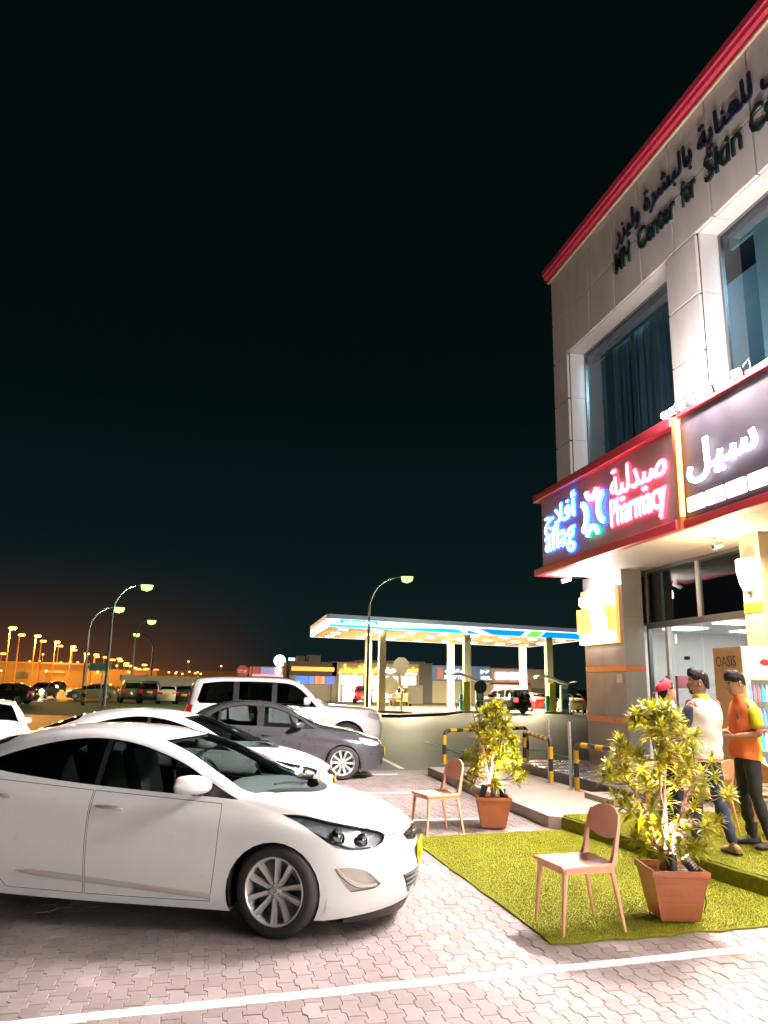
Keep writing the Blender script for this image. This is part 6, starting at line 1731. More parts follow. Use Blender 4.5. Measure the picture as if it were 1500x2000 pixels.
# small white store farther left with a white logo disc
st = thing('corner_store', 'small rose lit store with white sign left of the shop row', 'building', (XF(525, 92), 92, 0))
def St(px0, px1, z0, z1, nm, m, y0=0, y1=.3): return MB().box(XF(px0, 92), XF(px1, 92), 92+y0, 92+y1, z0, z1).build(nm, m, st, 0, world=True)
St(490, 560, 0, 3.6, 'wall', M_ROS, 0, 6); St(492, 556, 1.7, 2.7, 'lit_front', emis('rose lit front', (1, .5, .42), .6), -.1, -.02); St(508, 543, 2.75, 3.5, 'sign_board', emis('violet sign board', (.35, .30, .55), .5), -.15, -.05); St(492, 506, 2.6, 3.5, 'red_panel', mat('red rose panel', (.5, .12, .12), .5, emit=(1, .2, .2), es=.2), -.1, -.03)
me = text_mesh('letters', '0', 1.0, .02, .02, res=2); place_text(me, 'letters', emis('white shop lamp'), (XF(536, 92), 91.7, 2.72), (1, 0, 0), (0, 0, 1), st, width=.7, height=.9)
t = thing('logo_sign', 'white and green round illuminated logo sign above the corner store', 'sign', tuple(at(546, 1300, 100)))
MB().lathe([(0, -.05), (.75, -.05), (.75, .05), (0, .05)], 20, (0, 0, .6), axis='y').build('disc', emis('mint disc', (.75, 1, .92), 2.0), t); MB().box(1.0, 2.0, -.05, .05, .1, .5).build('letters', emis('mint letters', (.4, 1, .75), 1.6), t); MB().box(1.1, 1.9, -.05, .05, .65, 1.0).build('letters', emis('mint letters'), t); MB().box(-.1, .1, .06, .2, -4.5, .2).build('pole', M_DKG, t)

# ------------------------------------------------------------------ signs and small furniture on the forecourt
def road_sign(px, d, z, r, label, m, n=8, back=None):
    c = gp(px, d); t = thing('road_sign', label, 'road sign', (c.x, c.y, 0))
    MB().tube([(0, 0, 0), (0, 0, z+r*.6)], .045, 8).build('post', M_STEEL, t)
    f = MB().lathe([(0, -.07), (r, -.07), (r, -.05), (0, -.05)], n, (0, 0, 0), axis='y').build('plate', m, t, 0); f.location = (0, 0, z); f.rotation_euler = (0, rad(22.5) if n == 8 else 0, 0)
    return t, f
M_SGREY = mat('grey sign back', (.45, .46, .46), .5, .3, var=.06)
road_sign(783, 58, 3.2, .63, 'grey back of an octagonal road sign on a pole beside the forecourt', M_SGREY)
road_sign(761, 58, 1.75, .64, 'round grey road sign with three dark marks', mat('pale round sign', (.45, .46, .47), .5, var=.06), 20)
road_sign(938, 53.5, 1.75, .45, 'round blue grey sign with small dark marks by the middle fuel pump', mat('blue round sign', (.30, .40, .50), .5), 20)
road_sign(1118, 56, 1.75, .45, 'round blue grey sign by the right fuel pump', mat('blue round sign'), 20)
t, f = road_sign(472, 60, 2.55, .48, 'red octagonal stop sign standing beyond the white off-road wagon', mat('dim red sign', (.35, .05, .05), .5, emit=(1, .1, .1), es=.05))
me = text_mesh('letters', 'STOP', 1.0, .003, .02, res=1); place_text(me, 'letters', WHITE, (t.location.x-.32, t.location.y-.085, 2.43), (1, 0, 0), (0, 0, 1), t, width=.64, height=.24)
c = gp(811, 58); t = thing('sign_board', 'grey sign board on two thin legs, seen from the back', 'sign board', (c.x, c.y, 0), rad(-8)); MB().box(-.55, .55, -.03, .03, .45, 1.75).build('panel', mat('slate board', (.40, .42, .50), .5, var=.08), t, 0, .01)
for s in (-.5, .5): MB().tube([(s, 0, 0), (s, 0, .46)], .03, 6).build('leg', M_STEEL, t)
MB().box(-.58, .58, -.035, .035, 1.75, 1.80).build('rail', M_SGREY, t)
c = gp(190, 66); t = thing('direction_sign', 'green direction sign board on a thin pole beside the road at left', 'sign board', (c.x, c.y, 0)); MB().box(-.75, .75, -.05, .05, 2.4, 3.0).build('panel', mat('green board', (.03, .12, .08), .5, var=.05), t, 0, .01); MB().tube([(.3, 0, 0), (.3, 0, 2.5)], .06, 8).build('pole', M_SGREY, t)
# cars on the forecourt
RED = mat('red car paint', (.42, .015, .03), .3, coat=1.0, var=.03); DARK = mat('dark car paint', (.03, .03, .035), .3, coat=1.0, var=.03); OCH = mat('ochre car paint', (.55, .25, .04), .35, coat=1.0, var=.03); PEARL = mat('pearl car paint', (.60, .55, .44), .35, coat=1.0, var=.02); OLIVE = mat('drab car paint', (.20, .18, .10), .35, coat=1.0, var=.03)
p = gp(711, 75.5); pick = generic_car(pickup_spec(), (p.x+.4, p.y+3.2, 0), rad(82), .95, 'red pickup truck parked before the bright shop, tail lamps lit', RED, dens=.45, hi=False, lights=2.0, group='cars at the petrol station')
p = gp(1010, 55.5); jeep = generic_car(suv_spec(), (p.x-.6, p.y+3.6, 0), rad(108), .93, 'dark off-road car under the canopy, red tail lamps towards the camera', DARK, dens=.45, hi=False, lights=2.0, group='cars at the petrol station')
p = gp(957, 63); far_sal = generic_car(grey_spec(), (p.x, p.y, 0), rad(-150), .98, 'red saloon with bright headlamps beyond the dark off-road car', RED, dens=.45, hi=False, group='cars at the petrol station')
p = gp(1046, 62); d_ = dup(far_sal, (p.x, p.y+3, 0), rad(100), 'red saloon right of the dark off-road car, seen from behind')
p = gp(1130, 61); d_ = dup(far_sal, (p.x+.6, p.y+3.2, 0), rad(75), 'pale saloon beside the grey tiled pillar'); recolour(d_, RED, PEARL)
p = gp(801, 69); d_ = dup(jeep, (p.x-.2, p.y+3, 0), rad(80), 'ochre car partly hidden behind the grey sign board'); recolour(d_, DARK, OCH)
# cars at far left
for px, dd, rz, lab, src, frm, to in ((253, 68, 100, 'drab off-road car parked end on by the grey wall', jeep, DARK, OLIVE), (291, 66.5, 96, 'dark off-road car parked between two paler cars by the grey wall', jeep, DARK, None), (330, 66, 92, 'pale saloon parked end on at the right of the row by the grey wall', far_sal, RED, PEARL), (361, 66, 92, 'dark saloon half hidden behind the white off-road wagon', far_sal, RED, DARK), (150, 74, 185, 'drab saloon on the far side of the grass', far_sal, RED, OLIVE), (-28, 60, 170, 'dark car passing far behind the small white car', far_sal, RED, DARK)):
    p = gp(px, dd); o = dup(src, (p.x, p.y, 0), rad(rz), lab, 'cars parked at the far left')
    if to: recolour(o, frm, to)
    if src == jeep: recolour(o, mat('lit tail lamp'), M_RED)
HLT = emis('dazzling headlamp', (1, .97, 1), 90.0)
for px, dd, lab in ((69, 76, 'oncoming car with dazzling headlamps on the road at far left'), (102, 118, 'second oncoming car with smaller headlamps behind the first')):
    p = gp(px, dd); o = dup(far_sal, (p.x, p.y+1, 0), rad(-97), lab, 'oncoming cars at far left'); recolour(o, RED, OLIVE)
    for s in (-.66, .66):
        MB().lathe([(0, -.04), (.12, -.04), (.15, .02), (0, .06)], 14, (.86, s, .66), axis='x').build('lit_headlamp', HLT, o)

# ------------------------------------------------------------------ street lamps
M_POLE = mat('galvanised pole', (.30, .31, .30), .5, .5, var=.06)
LG = emis('greenish lamp lens', (.42, 1.0, .20), 1.5); LO = emis('sodium lamp lens', (1, .36, .07), 2.4)
def street_lamp(px, py, d, pxbase, label, z0=0, power=0, group='curved street lamps', r=.09, side=1):
    h = at(px, py, d); base = gp(pxbase, d); base.z = 0
    t = thing('street_lamp', label, 'street lamp', base, 0, group)
    q = h-base; A = Vector((q.x, q.y, 0)); L = A.length
    pts = [Vector((0, 0, 0)), Vector((0, 0, q.z*.45)), Vector((0, 0, q.z*.74))]
    for k in range(1, 9):
        a = PI/2*k/8; pts.append(A*(1-math.cos(a))*.86+Vector((0, 0, q.z*.74+q.z*.26*math.sin(a))))
    pts.append(A*.97+Vector((0, 0, q.z)))
    MB().tube(pts, [r*1.3, r*1.1, r*.9]+[r*.62]*9, 8).build('pole', M_POLE, t)
    u = A.normalized(); v = Vector((-u.y, u.x, 0))
    b = MB(); P = []
    for s, w, hh in ((-.45, .05, .05), (-.3, .16, .09), (.1, .19, .10), (.4, .14, .08), (.52, .03, .03)):
        P.append([q+u*s+v*w*math.cos(a)+Vector((0, 0, hh*max(0, math.sin(a))+.02)) for a in np.linspace(0, 2*PI, 12, endpoint=False)])
    b.grid(P, closed=True); b.build('lamp_head', M_POLE, t, 60)
    b = MB(); P = []
    for s, w in ((-.34, .02), (-.26, .20), (.1, .25), (.42, .17), (.50, .02)):
        P.append([q+u*s+v*w*math.cos(a)+Vector((0, 0, -.44*w/.25*abs(math.sin(a))*(1 if math.sin(a) < 0 else 0)+.015)) for a in np.linspace(0, 2*PI, 12, endpoint=False)])
    b.grid(P, closed=True); b.build('lens', LG, t, 60)
    if power:
        Lg = bpy.data.lights.new('lamp_light', 'POINT'); Lg.energy = power; Lg.color = (.85, 1, .66); Lg.shadow_soft_size = .2
        o = bpy.data.objects.new('lamp_light', Lg); COL.objects.link(o); o.parent = t; o.location = q+Vector((0, 0, -.25))
    return t
street_lamp(793, 1127, 53, 717.5, 'tall curved street lamp standing before the petrol station canopy', power=4500)
street_lamp(231, 1187, 64, 163, 'curved green white street lamp, lower of the pair at left', power=3500)
street_lamp(285, 1143, 56, 206, 'curved green white street lamp, highest of those at left', power=3500)
street_lamp(295, 1212, 80, 256, 'small curved street lamp right of the high pair')
street_lamp(268, 1238, 105, 293, 'smallest curved street lamp, bent towards the left')
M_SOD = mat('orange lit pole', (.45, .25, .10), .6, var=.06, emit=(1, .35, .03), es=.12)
rowh = [(21.7, 1227), (39.7, 1240.5), (71, 1242.5), (82, 1252.5), (109.5, 1254), (115.5, 1262), (141, 1263), (143, 1270), (167, 1277), (186, 1279), (204, 1284), (187, 1283), (218, 1289), (233, 1291), (245, 1296), (231, 1287), (244, 1300), (260, 1305), (268, 1307), (280, 1299), (284, 1307), (303, 1309), (254, 1301), (275, 1309), (4, 1277)]
ordn = ['first', 'second', 'third', 'fourth', 'fifth', 'sixth', 'seventh', 'eighth']
def highway_lamp(px, py, i):
    d = 8.25*1520/(1326-py); h = at(px, py, d); big = d < 240
    k = max(1.0, d/190)
    lab = ('tall orange highway lamp, %s from the left edge' % ordn[i]) if i < 8 else 'distant orange highway lamp in the receding row'
    t = thing('highway_lamp', lab, 'street lamp', (h.x-.10*k, h.y, 0), 0, 'orange highway lamps')
    MB().tube([(0, 0, 0), (0, 0, h.z*.6), (0, 0, h.z), (.4, 0, h.z+.12)], [.16*k, .13*k, .09*k, .07*k], 6).build('pole', M_SOD, t)
    MB().lathe([(0, -.16*k), (.44*k, -.18*k), (.66*k, 0), (.48*k, .24*k), (0, .22*k)], 10, (.35*k, 0, h.z)).build('lamp_head', LO, t, 60)
    if i in (0, 2, 4, 6, 8):
        Lg = bpy.data.lights.new('sodium_light', 'POINT'); Lg.energy = 14000; Lg.color = (1, .42, .07); Lg.shadow_soft_size = .4
        o = bpy.data.objects.new('sodium_light', Lg); COL.objects.link(o); o.parent = t; o.location = (.4, 0, h.z-.6)
for i, (px, py) in enumerate(rowh): highway_lamp(px, py, i)
# low town lights along the horizon: small lamps on short posts
low = [(2, 1310), (16, 1309), (35, 1308.5), (48, 1310), (26, 1314), (58, 1292), (77, 1291), (84, 1278), (82, 1305), (90, 1311), (92, 1316), (119, 1294), (125, 1313), (137, 1293), (152, 1293.5), (113, 1326), (44, 1329), (157, 1322), (165, 1322.5), (175, 1297), (193, 1297), (198, 1298), (208, 1305), (191, 1312), (220, 1311), (228, 1300), (250, 1312), (252, 1313), (270, 1319), (278, 1318), (248, 1313.5), (199, 1336), (216, 1337), (330, 1313), (343, 1315), (345, 1313), (356, 1316), (370, 1312), (381, 1315), (386, 1313), (392, 1316), (432, 1301), (368, 1292)]
for i, (px, py) in enumerate(low):
    d = 150+(i*37) % 160; h = at(px, py, d); k = .0016*d
    o = tag(MB().lathe([(0, -.7*k), (.75*k, -.4*k), (.8*k, .3*k), (0, .7*k)], 8).tube([(0, 0, -.6*k), (0, 0, min(-.7*k, -h.z))], .08, 5, 1).build('town_lamp', [emis('town lamp glow', (1, .52, .16), 2.0), M_POLE], smooth=60), 'tiny orange town lamp near the horizon at left', 'lamp', 'low town lamps on the horizon')
    o.location = h
# ------------------------------------------------------------------ background buildings, wall, verge
M_TAN2 = mat('tan distant wall', (.40, .28, .16), .85, var=.12)
for px0, px1, d, hgt, lab in ((-60, 168, 175, 4.6, 'long low tan building lit orange behind the highway at far left'), (168, 305, 215, 4.0, 'low tan building right of the long one, lit orange'), (300, 470, 300, 5.2, 'dark low building on the horizon behind the grey wall')):
    a, c = gp(px0, d), gp(px1, d); u = (c-a); L = u.length; u.normalize(); v = Vector((-u.y, u.x, 0))
    t = thing('distant_building', lab, 'building', a, math.atan2(u.y, u.x))
    MB().box(0, L, 0, 12, -.1, hgt).build('wall', M_TAN2, t, 0); MB().box(-.2, L+.2, -.2, 12.2, hgt, hgt+.35).build('parapet', M_TAN2, t, 0)
    n = int(L/6)
    for k in range(n): MB().box(2+6*k, 4.4+6*k, -.08, .02, 1.6, 3.0).build('window', mat('dark distant window', (.05, .045, .04), .2), t, 0) if k % 2 else MB().box(1.5+6*k, 5+6*k, -.08, .02, 2.9, 3.3).build('lit_fascia', mat('amber fascia', (.5, .28, .06), .5, emit=(1, .45, .05), es=.25), t, 0)
a, c = gp(236, 78), gp(500, 84); u = c-a; L = u.length; u.normalize()
t = thing('boundary_wall', 'pale grey concrete boundary wall behind the row of parked cars', 'wall', a, math.atan2(u.y, u.x))
n = int(L/2.6)
for k in range(n): MB().box(2.6*k+.03, 2.6*k+2.4, 0, .12, 0, 2.2).build('panel', M_CONC, t, 0); MB().box(2.6*k+2.4, 2.6*k+2.6, -.05, .17, 0, 2.35).build('post', M_CONC, t, 0)
sheet('grass_verge', [(-11, 43), (-2, 38.5), (6.5, 45), (3, 57), (-9, 68), (-15, 62)], -.002, mat('dark lawn', (.035, .06, .014), .9, var=.5, scale=1.2, bump=.5, bscale=20))
c = gp(166, 58); t = thing('striped_post', 'short black and yellow post on the grass under the left street lamps', 'post', (c.x, c.y, 0))
for k in range(5): MB().box(-.11, .11, -.11, .11, .26*k, .26*k+.255).build('band', M_YEL if k % 2 else M_BLK, t, 0)
# ------------------------------------------------------------------ people
SKIN = mat('warm brown skin', (.36, .19, .115), .5, var=.06, scale=18); SKIN2 = mat('light brown skin', (.45, .25, .16), .5, var=.06, scale=18)
HAIR = mat('black hair', (.007, .006, .006), .6, var=.3, scale=60, bump=.5, bscale=150, spec=.25); M_EYE = mat('eye', (.55, .52, .50), .2); M_LIP = mat('lip', (.26, .10, .08), .45)
def skin_mesh(nodes, edges, root=0, sub_=2):
    """nodes: (x, y, z, radius)"""
    me = bpy.data.meshes.new('s'); me.from_pydata([n[:3] for n in nodes], edges, [])
    o = bpy.data.objects.new('s', me); COL.objects.link(o)
    o.modifiers.new('k', 'SKIN')
    for i, v in enumerate(me.skin_vertices[0].data):
        r = nodes[i][3]; v.radius = (r, r); v.use_root = i == root
    m = o.modifiers.new('u', 'SUBSURF'); m.levels = sub_; m.render_levels = sub_
    dg = bpy.context.evaluated_depsgraph_get(); out = bpy.data.meshes.new_from_object(o.evaluated_get(dg))
    bpy.data.objects.remove(o); bpy.data.meshes.remove(me)
    V = [tuple(v.co) for v in out.vertices]; F = [tuple(p.vertices) for p in out.polygons]
    bpy.data.meshes.remove(out)
    return V, F
def chain(pts, sub_=2):
    return skin_mesh(pts, [(i, i+1) for i in range(len(pts)-1)], 0, sub_)
def ring(cx, cy, z, rx, ry, n=24, ex=2.4):
    out = []
    for k in range(n):
        a = 2*PI*k/n; c, s = math.cos(a), math.sin(a)
        out.append((cx+rx*math.copysign(abs(c)**(2/ex), c), cy+ry*math.copysign(abs(s)**(2/ex), s), z))
    return out
def head_bm(b):
    """head facing +x, chin at z 0, crown at .235; returns nothing, adds rings and nose to b"""
    prof = [(-.06, .045, -.055, .055), (-.02, .052, -.062, .056), (.0, .078, -.066, .044), (.012, .088, -.070, .050), (.035, .093, -.076, .057), (.055, .094, -.083, .062), (.08, .090, -.092, .067), (.105, .083, -.100, .071), (.118, .083, -.103, .073), (.135, .091, -.105, .0745), (.16, .090, -.105, .076), (.19, .078, -.098, .072), (.212, .056, -.080, .060), (.228, .028, -.052, .040), (.235, .0, -.02, .012)]
    P = []
    for z, f, k, w in prof:
        r = ring((f+k)/2, 0, z, (f-k)/2, w, 28, 2.25)
        q = []
        for (x, y, zz) in r:
            # nose ridge, eye sockets, lips
            t = math.exp(-(y/.011)**2)*(1 if x > .03 else 0)
            if .06 < z < .13: x += t*{.08: .026, .105: .014, .118: .006}.get(z, 0)
            if z == .118 and x > .03: x -= .010*math.exp(-((abs(y)-.032)/.014)**2)
            if z == .035 and x > .03: x += .006*math.exp(-(y/.022)**2)
            q.append((x, y, zz))
        P.append(q)
    b.grid(P, closed=True); b.add(P[-1], [tuple(range(28))])
    for s in (-1, 1):      # ears
        E = []
        for k, (dy, sc) in enumerate(((0, 1), (.012, 1.08), (.018, .8), (.012, .45))):
            E.append([(-.012+.020*sc*math.cos(a)-.1*dy, s*(.069+dy), .10+.033*sc*math.sin(a)) for a in np.linspace(0, 2*PI, 14, endpoint=False)])
        b.grid(E, closed=True); b.add(E[-1], [tuple(range(14))])
def hand(b, w, d, nrm, side, curl=.5, s=1.0):
    """palm and five bent fingers; w wrist, d pointing direction, nrm palm facing, side +1 thumb towards d x nrm"""
    w, d, nrm = Vector(w), Vector(d).normalized(), Vector(nrm); nrm = (nrm-d*nrm.dot(d)).normalized(); t = d.cross(nrm)*side
    P = []
    for k, (l, wd, th) in enumerate(((-.01, .024, .020), (.02, .032, .017), (.06, .041, .014), (.092, .040, .012))):
        c = w+d*l*s; P.append([c+t*wd*s*math.cos(a)+nrm*th*s*math.sin(a) for a in np.linspace(0, 2*PI, 12, endpoint=False)])
    b.grid(P, closed=True); b.add(P[-1], [tuple(range(12))]); b.add(P[0], [tuple(range(12))])
    for i, (off, L) in enumerate(((.030, .072), (.010, .080), (-.010, .074), (-.029, .058))):
        p = w+d*.08*s+t*off*s; pts = [p]; dd = d.copy()
        for seg, f in enumerate((.45, .32, .25)):
            dd = (dd+nrm*curl*(.55+.25*seg)).normalized(); pts.append(pts[-1]+dd*L*f*s)
        V, F = chain([(*q, r*s) for q, r in zip(pts, (.0092, .0085, .0075, .006))], 1); b.add(V, F)
    p = w+d*.02*s+t*.026*s; q1 = p+(d*.6+t*.75+nrm*.3).normalized()*.036*s; q2 = q1+(d*.85+t*.25+nrm*.4).normalized()*.03*s; q3 = q2+(d*.9-t*.05+nrm*.4).normalized()*.022*s
    V, F = chain([(*q, r*s) for q, r in zip((p, q1, q2, q3), (.012, .0105, .009, .007))], 1); b.add(V, F)
def person(label, loc, rz, scale, J, skin, hairf, clothes, head_rot=(0, 0, 0), group=None):
    t = thing('person', label, 'person', loc, rz, group); t.scale = (scale,)*3
    b = MB()
    N, E = [], []
    def nd(p, r): N.append((*p, r)); return len(N)-1
    pel = nd((0, 0, .97), .115); sp = nd((J.get('lean', 0)*.4, 0, 1.15), .115); ch = nd((J.get('lean', 0)*.8, 0, 1.34), .115); E += [(pel, sp), (sp, ch)]
    nk = J['neck']; n1 = nd(nk, .058); n2 = nd((nk[0]+.015, nk[1], nk[2]+.07), .052); E += [(ch, n1), (n1, n2)]
    for s in ('L', 'R'):
        sh, el, wr = J['sh'+s], J['el'+s], J['wr'+s]
        a = nd(sh, .058); m = nd(tuple((Vector(sh)+Vector(el))/2), .047); c = nd(el, .038); m2 = nd(tuple(Vector(el).lerp(Vector(wr), .35)), .039); d = nd(wr, .025); E += [(ch, a), (a, m), (m, c), (c, m2), (m2, d)]
        hp, kn, an = J['hp'+s], J['kn'+s], J['an'+s]
        a = nd(hp, .085); m = nd(tuple((Vector(hp)+Vector(kn))/2), .07); c = nd(kn, .052); m2 = nd(tuple(Vector(kn).lerp(Vector(an), .35)), .052); d = nd(an, .036); E += [(pel, a), (a, m), (m, c), (c, m2), (m2, d)]
        fd = Vector(J.get('fd'+s, (1, 0, 0))).normalized(); e = nd(tuple(Vector(an)+fd*.08+Vector((0, 0, -.055))), .032); f = nd(tuple(Vector(an)+fd*.17+Vector((0, 0, -.068))), .022); E += [(d, e), (e, f)]
    V, F = skin_mesh(N, E, 0, 2); b.add(V, F)
    for s in ('L', 'R'):
        el, wr = Vector(J['el'+s]), Vector(J['wr'+s]); hand(b, wr, J.get('hd'+s, tuple(wr-el)), J.get('hn'+s, (0, 0, -1)), 1 if s == 'R' else -1, J.get('curl', .5), .95)
    R = Euler([rad(q) for q in head_rot], 'XYZ').to_matrix().to_4x4(); hc = Vector((nk[0]+.02, nk[1], nk[2]+.075))
    M = Matrix.Translation(hc) @ Matrix.Translation((0, 0, .0)) @ R
    hb = MB(); head_bm(hb); b.add([M @ Vector(v) for v in hb.v], hb.f)
    body = b.build('body', skin, t, 60)
    e = MB()
    for s in (-1, 1): e.lathe([(0, -.011), (.009, -.006), (.012, 0), (.009, .006), (0, .011)], 10, (.072, s*.032, .117), axis='x')
    e.v = [tuple(M @ Vector(v)) for v in e.v]; e.build('eyes', M_EYE, t, 60) if False else None
    for s in (-1, 1):
        e = MB().lathe([(0, -.010), (.008, -.006), (.011, 0), (.008, .006), (0, .010)], 10, (.073, s*.032, .117), axis='x'); e.lathe([(.0045, .0092), (0, .0105)], 8, (.073, s*.032, .117), axis='x', m=1)
        e.v = [tuple(M @ Vector(v)) for v in e.v]; e.build('eye', [M_EYE, HAIR], t, 60)
        w = MB().tube([(.083, s*.016, .139), (.087, s*.032, .144), (.076, s*.052, .139)], [.0035, .005, .003], 6); w.v = [tuple(M @ Vector(v)) for v in w.v]; w.build('eyebrow', HAIR, t)
    w = MB().tube([(.086, -.022, .037), (.099, -.008, .039), (.099, .008, .039), (.086, .022, .037)], [.002, .005, .005, .002], 6); w.v = [tuple(M @ Vector(v)) for v in w.v]; w.build('mouth', M_LIP, t)
    hairf(t, M)
    for c in clothes: c(t)
    return t
def cap_hair(front=.175, side=.12, back=.05, thick=.014, quiff=0.0, m=HAIR, nm='hair', ymax=9):
    """hair shell: skull rings grown outward, with a hairline that drops from brow to nape"""
    def f(t, M):
        b = MB(); P = []
        rr = random.Random(12)
        for i in range(11):
            row = []
            for k in range(36):
                a = 2*PI*k/36; c, s = math.cos(a), math.sin(a)
                u = (1-c)/2                        # 0 front .. 1 back
                lo = front*(1-u)**2.2+back*u**1.2 if u > .0 else front
                lo = front+(.128-front)*min(1, max(0, (u-.08)/.2)) if u < .56 else .128+(back-.128)*min(1, (u-.56)/.25)
                z = lo+(.242-lo)*(i/10)**.8
                hh = min(1, max(0, (z-.12)/.118)); sc = math.sqrt(max(.0, 1-hh**2.4)) if z > .12 else 1
                fx = (.092 if c > 0 else .106)*sc; wy = .0765*sc
                th = thick*(.45+.85*rr.random())*(.0 if i == 0 else .6 if i == 1 else 1)*(.45+.55*hh)+quiff*max(0, c)**3*hh**2
                x = -.0+ (fx+th)*math.copysign(abs(c)**.88, c); y = (wy+th)*math.copysign(abs(s)**.88, s)
                row.append((x-.004, y, z+th*.7*hh))
            P.append(row)
        b.grid(P, closed=True); b.add(P[-1], [tuple(range(36))])
        b.v = [tuple(M @ Vector(v)) for v in b.v]; b.build(nm, m, t, 60)
    return f
def beard(t, M, full=True):
    b = MB(); P = []
    for z, gx, w in ((-.012, .080, .040), (.0, .092, .052), (.02, .099, .060), (.034, .092, .064)) if full else ((.046, .100, .026), (.054, .1, .03)):
        P.append([(gx*math.cos(a)-.002, w*1.02*math.sin(a), z+(.035*abs(math.sin(a))**3 if full else -.008*abs(math.sin(a)))) for a in np.linspace(-PI/2 if full else -.9, PI/2 if full else .9, 17)])
    b.grid(P); b.v = [tuple(M @ Vector(v)) for v in b.v]; b.build('beard' if full else 'moustache', HAIR, t, 60)
    if full:
        b = MB().tube([(.083, -.028, .046), (.101, -.010, .058), (.101, .010, .058), (.083, .028, .046)], [.003, .006, .006, .003], 6); b.v = [tuple(M @ Vector(v)) for v in b.v]; b.build('moustache', HAIR, t)
def torso(nm, rings, m, bend=0.0, seed=1, mi=None, mats=None):
    def f(t):
        b = MB(); P = []; rr = random.Random(seed); ph = [rr.uniform(0, 6) for _ in range(6)]
        zs = [r[0] for r in rings]; fy = pch(zs, [r[1] for r in rings]); fx = pch(zs, [r[2] for r in rings]); fo = pch(zs, [r[3] for r in rings])
        n = 22; N = 32
        for i in range(n+1):
            z = zs[0]+(zs[-1]-zs[0])*i/n
            row = []
            for k, (x, y, zz) in enumerate(ring(fo(z), 0, z, fx(z), fy(z), N, 2.3)):
                a = 2*PI*k/N; w = .009*math.sin(a*5+ph[0]+z*9)+.008*math.sin(a*3-z*17+ph[1])+.006*math.sin(z*38+a*2+ph[2])
                w *= max(0, min(1, (1.40-z)*6))
                row.append((x+math.cos(a)*w, y+math.sin(a)*w, zz+(.012*math.sin(a*2+ph[3]) if i == 0 else 0)))
            P.append(row)
        b.grid(P, closed=True)
        if mi:
            for q, fc in enumerate(b.f):
                c = sum((Vector(b.v[i]) for i in fc), Vector())/len(fc); b.m[q] = mi(c)
        b.build(nm, mats or m, t, 70)
    return f
def tube_cloth(nm, pts, m, sub_=2, cap_m=None):
    def f(t):
        V, F = chain(pts, sub_); MB().add(V, F).build(nm, m, t, 70)
    return f
def trousers(J, m, seed=2, nm='trousers', cuff=.05):
    def f(t):
        N, E = [(0, 0, .99, .135), (0, 0, .93, .125)], [(0, 1)]
        for s in ('L', 'R'):
            hp, kn, an = Vector(J['hp'+s]), Vector(J['kn'+s]), Vector(J['an'+s]); o = len(N)
            N += [(*hp, .098), (*(hp.lerp(kn, .5)), .086), (*kn, .066), (*(kn.lerp(an, .4)), .066), (*(kn.lerp(an, .8)), .055), (*(an+Vector((0, 0, -.01))), cuff)]
            E += [(1, o)]+[(o+i, o+i+1) for i in range(5)]
        V, F = skin_mesh(N, E, 0, 2); rr = random.Random(seed)
        V = [(x+.004*math.sin(z*46+y*30)+.004*math.sin(z*21+x*50), y+.005*math.sin(z*37+x*40), z) for x, y, z in V]
        MB().add(V, F).build(nm, m, t, 70)
    return f
def shoes(J, m, nm='shoe', boot=False, sole=None):
    def f(t):
        for s in ('L', 'R'):
            an = Vector(J['an'+s]); d = Vector(J.get('fd'+s, (1, 0, 0))).normalized(); v = Vector((-d.y, d.x, 0)); g = Vector((an.x, an.y, 0)); P = []
            for l, w, h in ((-.085, .020, .06), (-.075, .036, .075), (-.03, .042, .10), (.03, .043, .088), (.09, .047, .062), (.15, .046, .05), (.185, .034, .038), (.198, .012, .025)):
                c = g+d*l; P.append([c+v*w*math.cos(a)+Vector((0, 0, .018+max(0, math.sin(a))*(h-.018)+min(0, math.sin(a))*.004)) for a in np.linspace(0, 2*PI, 16, endpoint=False)])
            b = MB().grid(P, closed=True); b.add(P[0], [tuple(range(16))]); b.add(P[-1], [tuple(range(16))])
            if boot: b.tube([an+Vector((0, 0, -.03)), an+Vector((0, 0, .06)), an+Vector((0, 0, .13))], [.05, .056, .060], 14)
            so = b.build(nm, m, t, 60)
            q = MB(); pl = [(-.09, .025), (-.05, .042), (.04, .045), (.10, .051), (.16, .048), (.20, .02)]
            poly = [(g+d*l+v*w) for l, w in pl]+[(g+d*l-v*w) for l, w in pl[::-1]]
            q.prism([(p.x, p.y) for p in poly], lambda a, c, h: (a, c, h), .0, .020); q.build('sole', sole or M_BLACK, so, 30)
    return f
# -- man in the cream vest, seen from behind
CREAM = mat('cream cloth', (.74, .66, .58), .85, var=.05, bump=.15, bscale=160); NAVY = mat('navy cloth', (.020, .026, .060), .85, var=.12, bump=.15, bscale=160); PINK = mat('rose piping', (.62, .12, .14), .8); YELC = mat('yellow collar', (.68, .52, .04), .8, var=.06); NAVYT = mat('navy trouser cloth', (.032, .042, .105), .8, var=.15, bump=.2, bscale=120); TANL = mat('tan leather', (.28, .17, .08), .6, var=.1)
J2 = dict(neck=(.01, 0, 1.475), shL=(-.01, .185, 1.415), elL=(.02, .265, 1.16), wrL=(.25, .20, 1.12), shR=(-.01, -.185, 1.415), elR=(.06, -.25, 1.15), wrR=(.27, -.06, 1.16), hpL=(0, .085, .92), knL=(.08, .085, .50), anL=(.13, .07, .085), hpR=(0, -.085, .92), knR=(-.01, -.125, .50), anR=(-.13, -.165, .085), hnL=(0, -1, .2), hnR=(0, 1, .2), fdR=(1, -.25, 0), curl=.45)
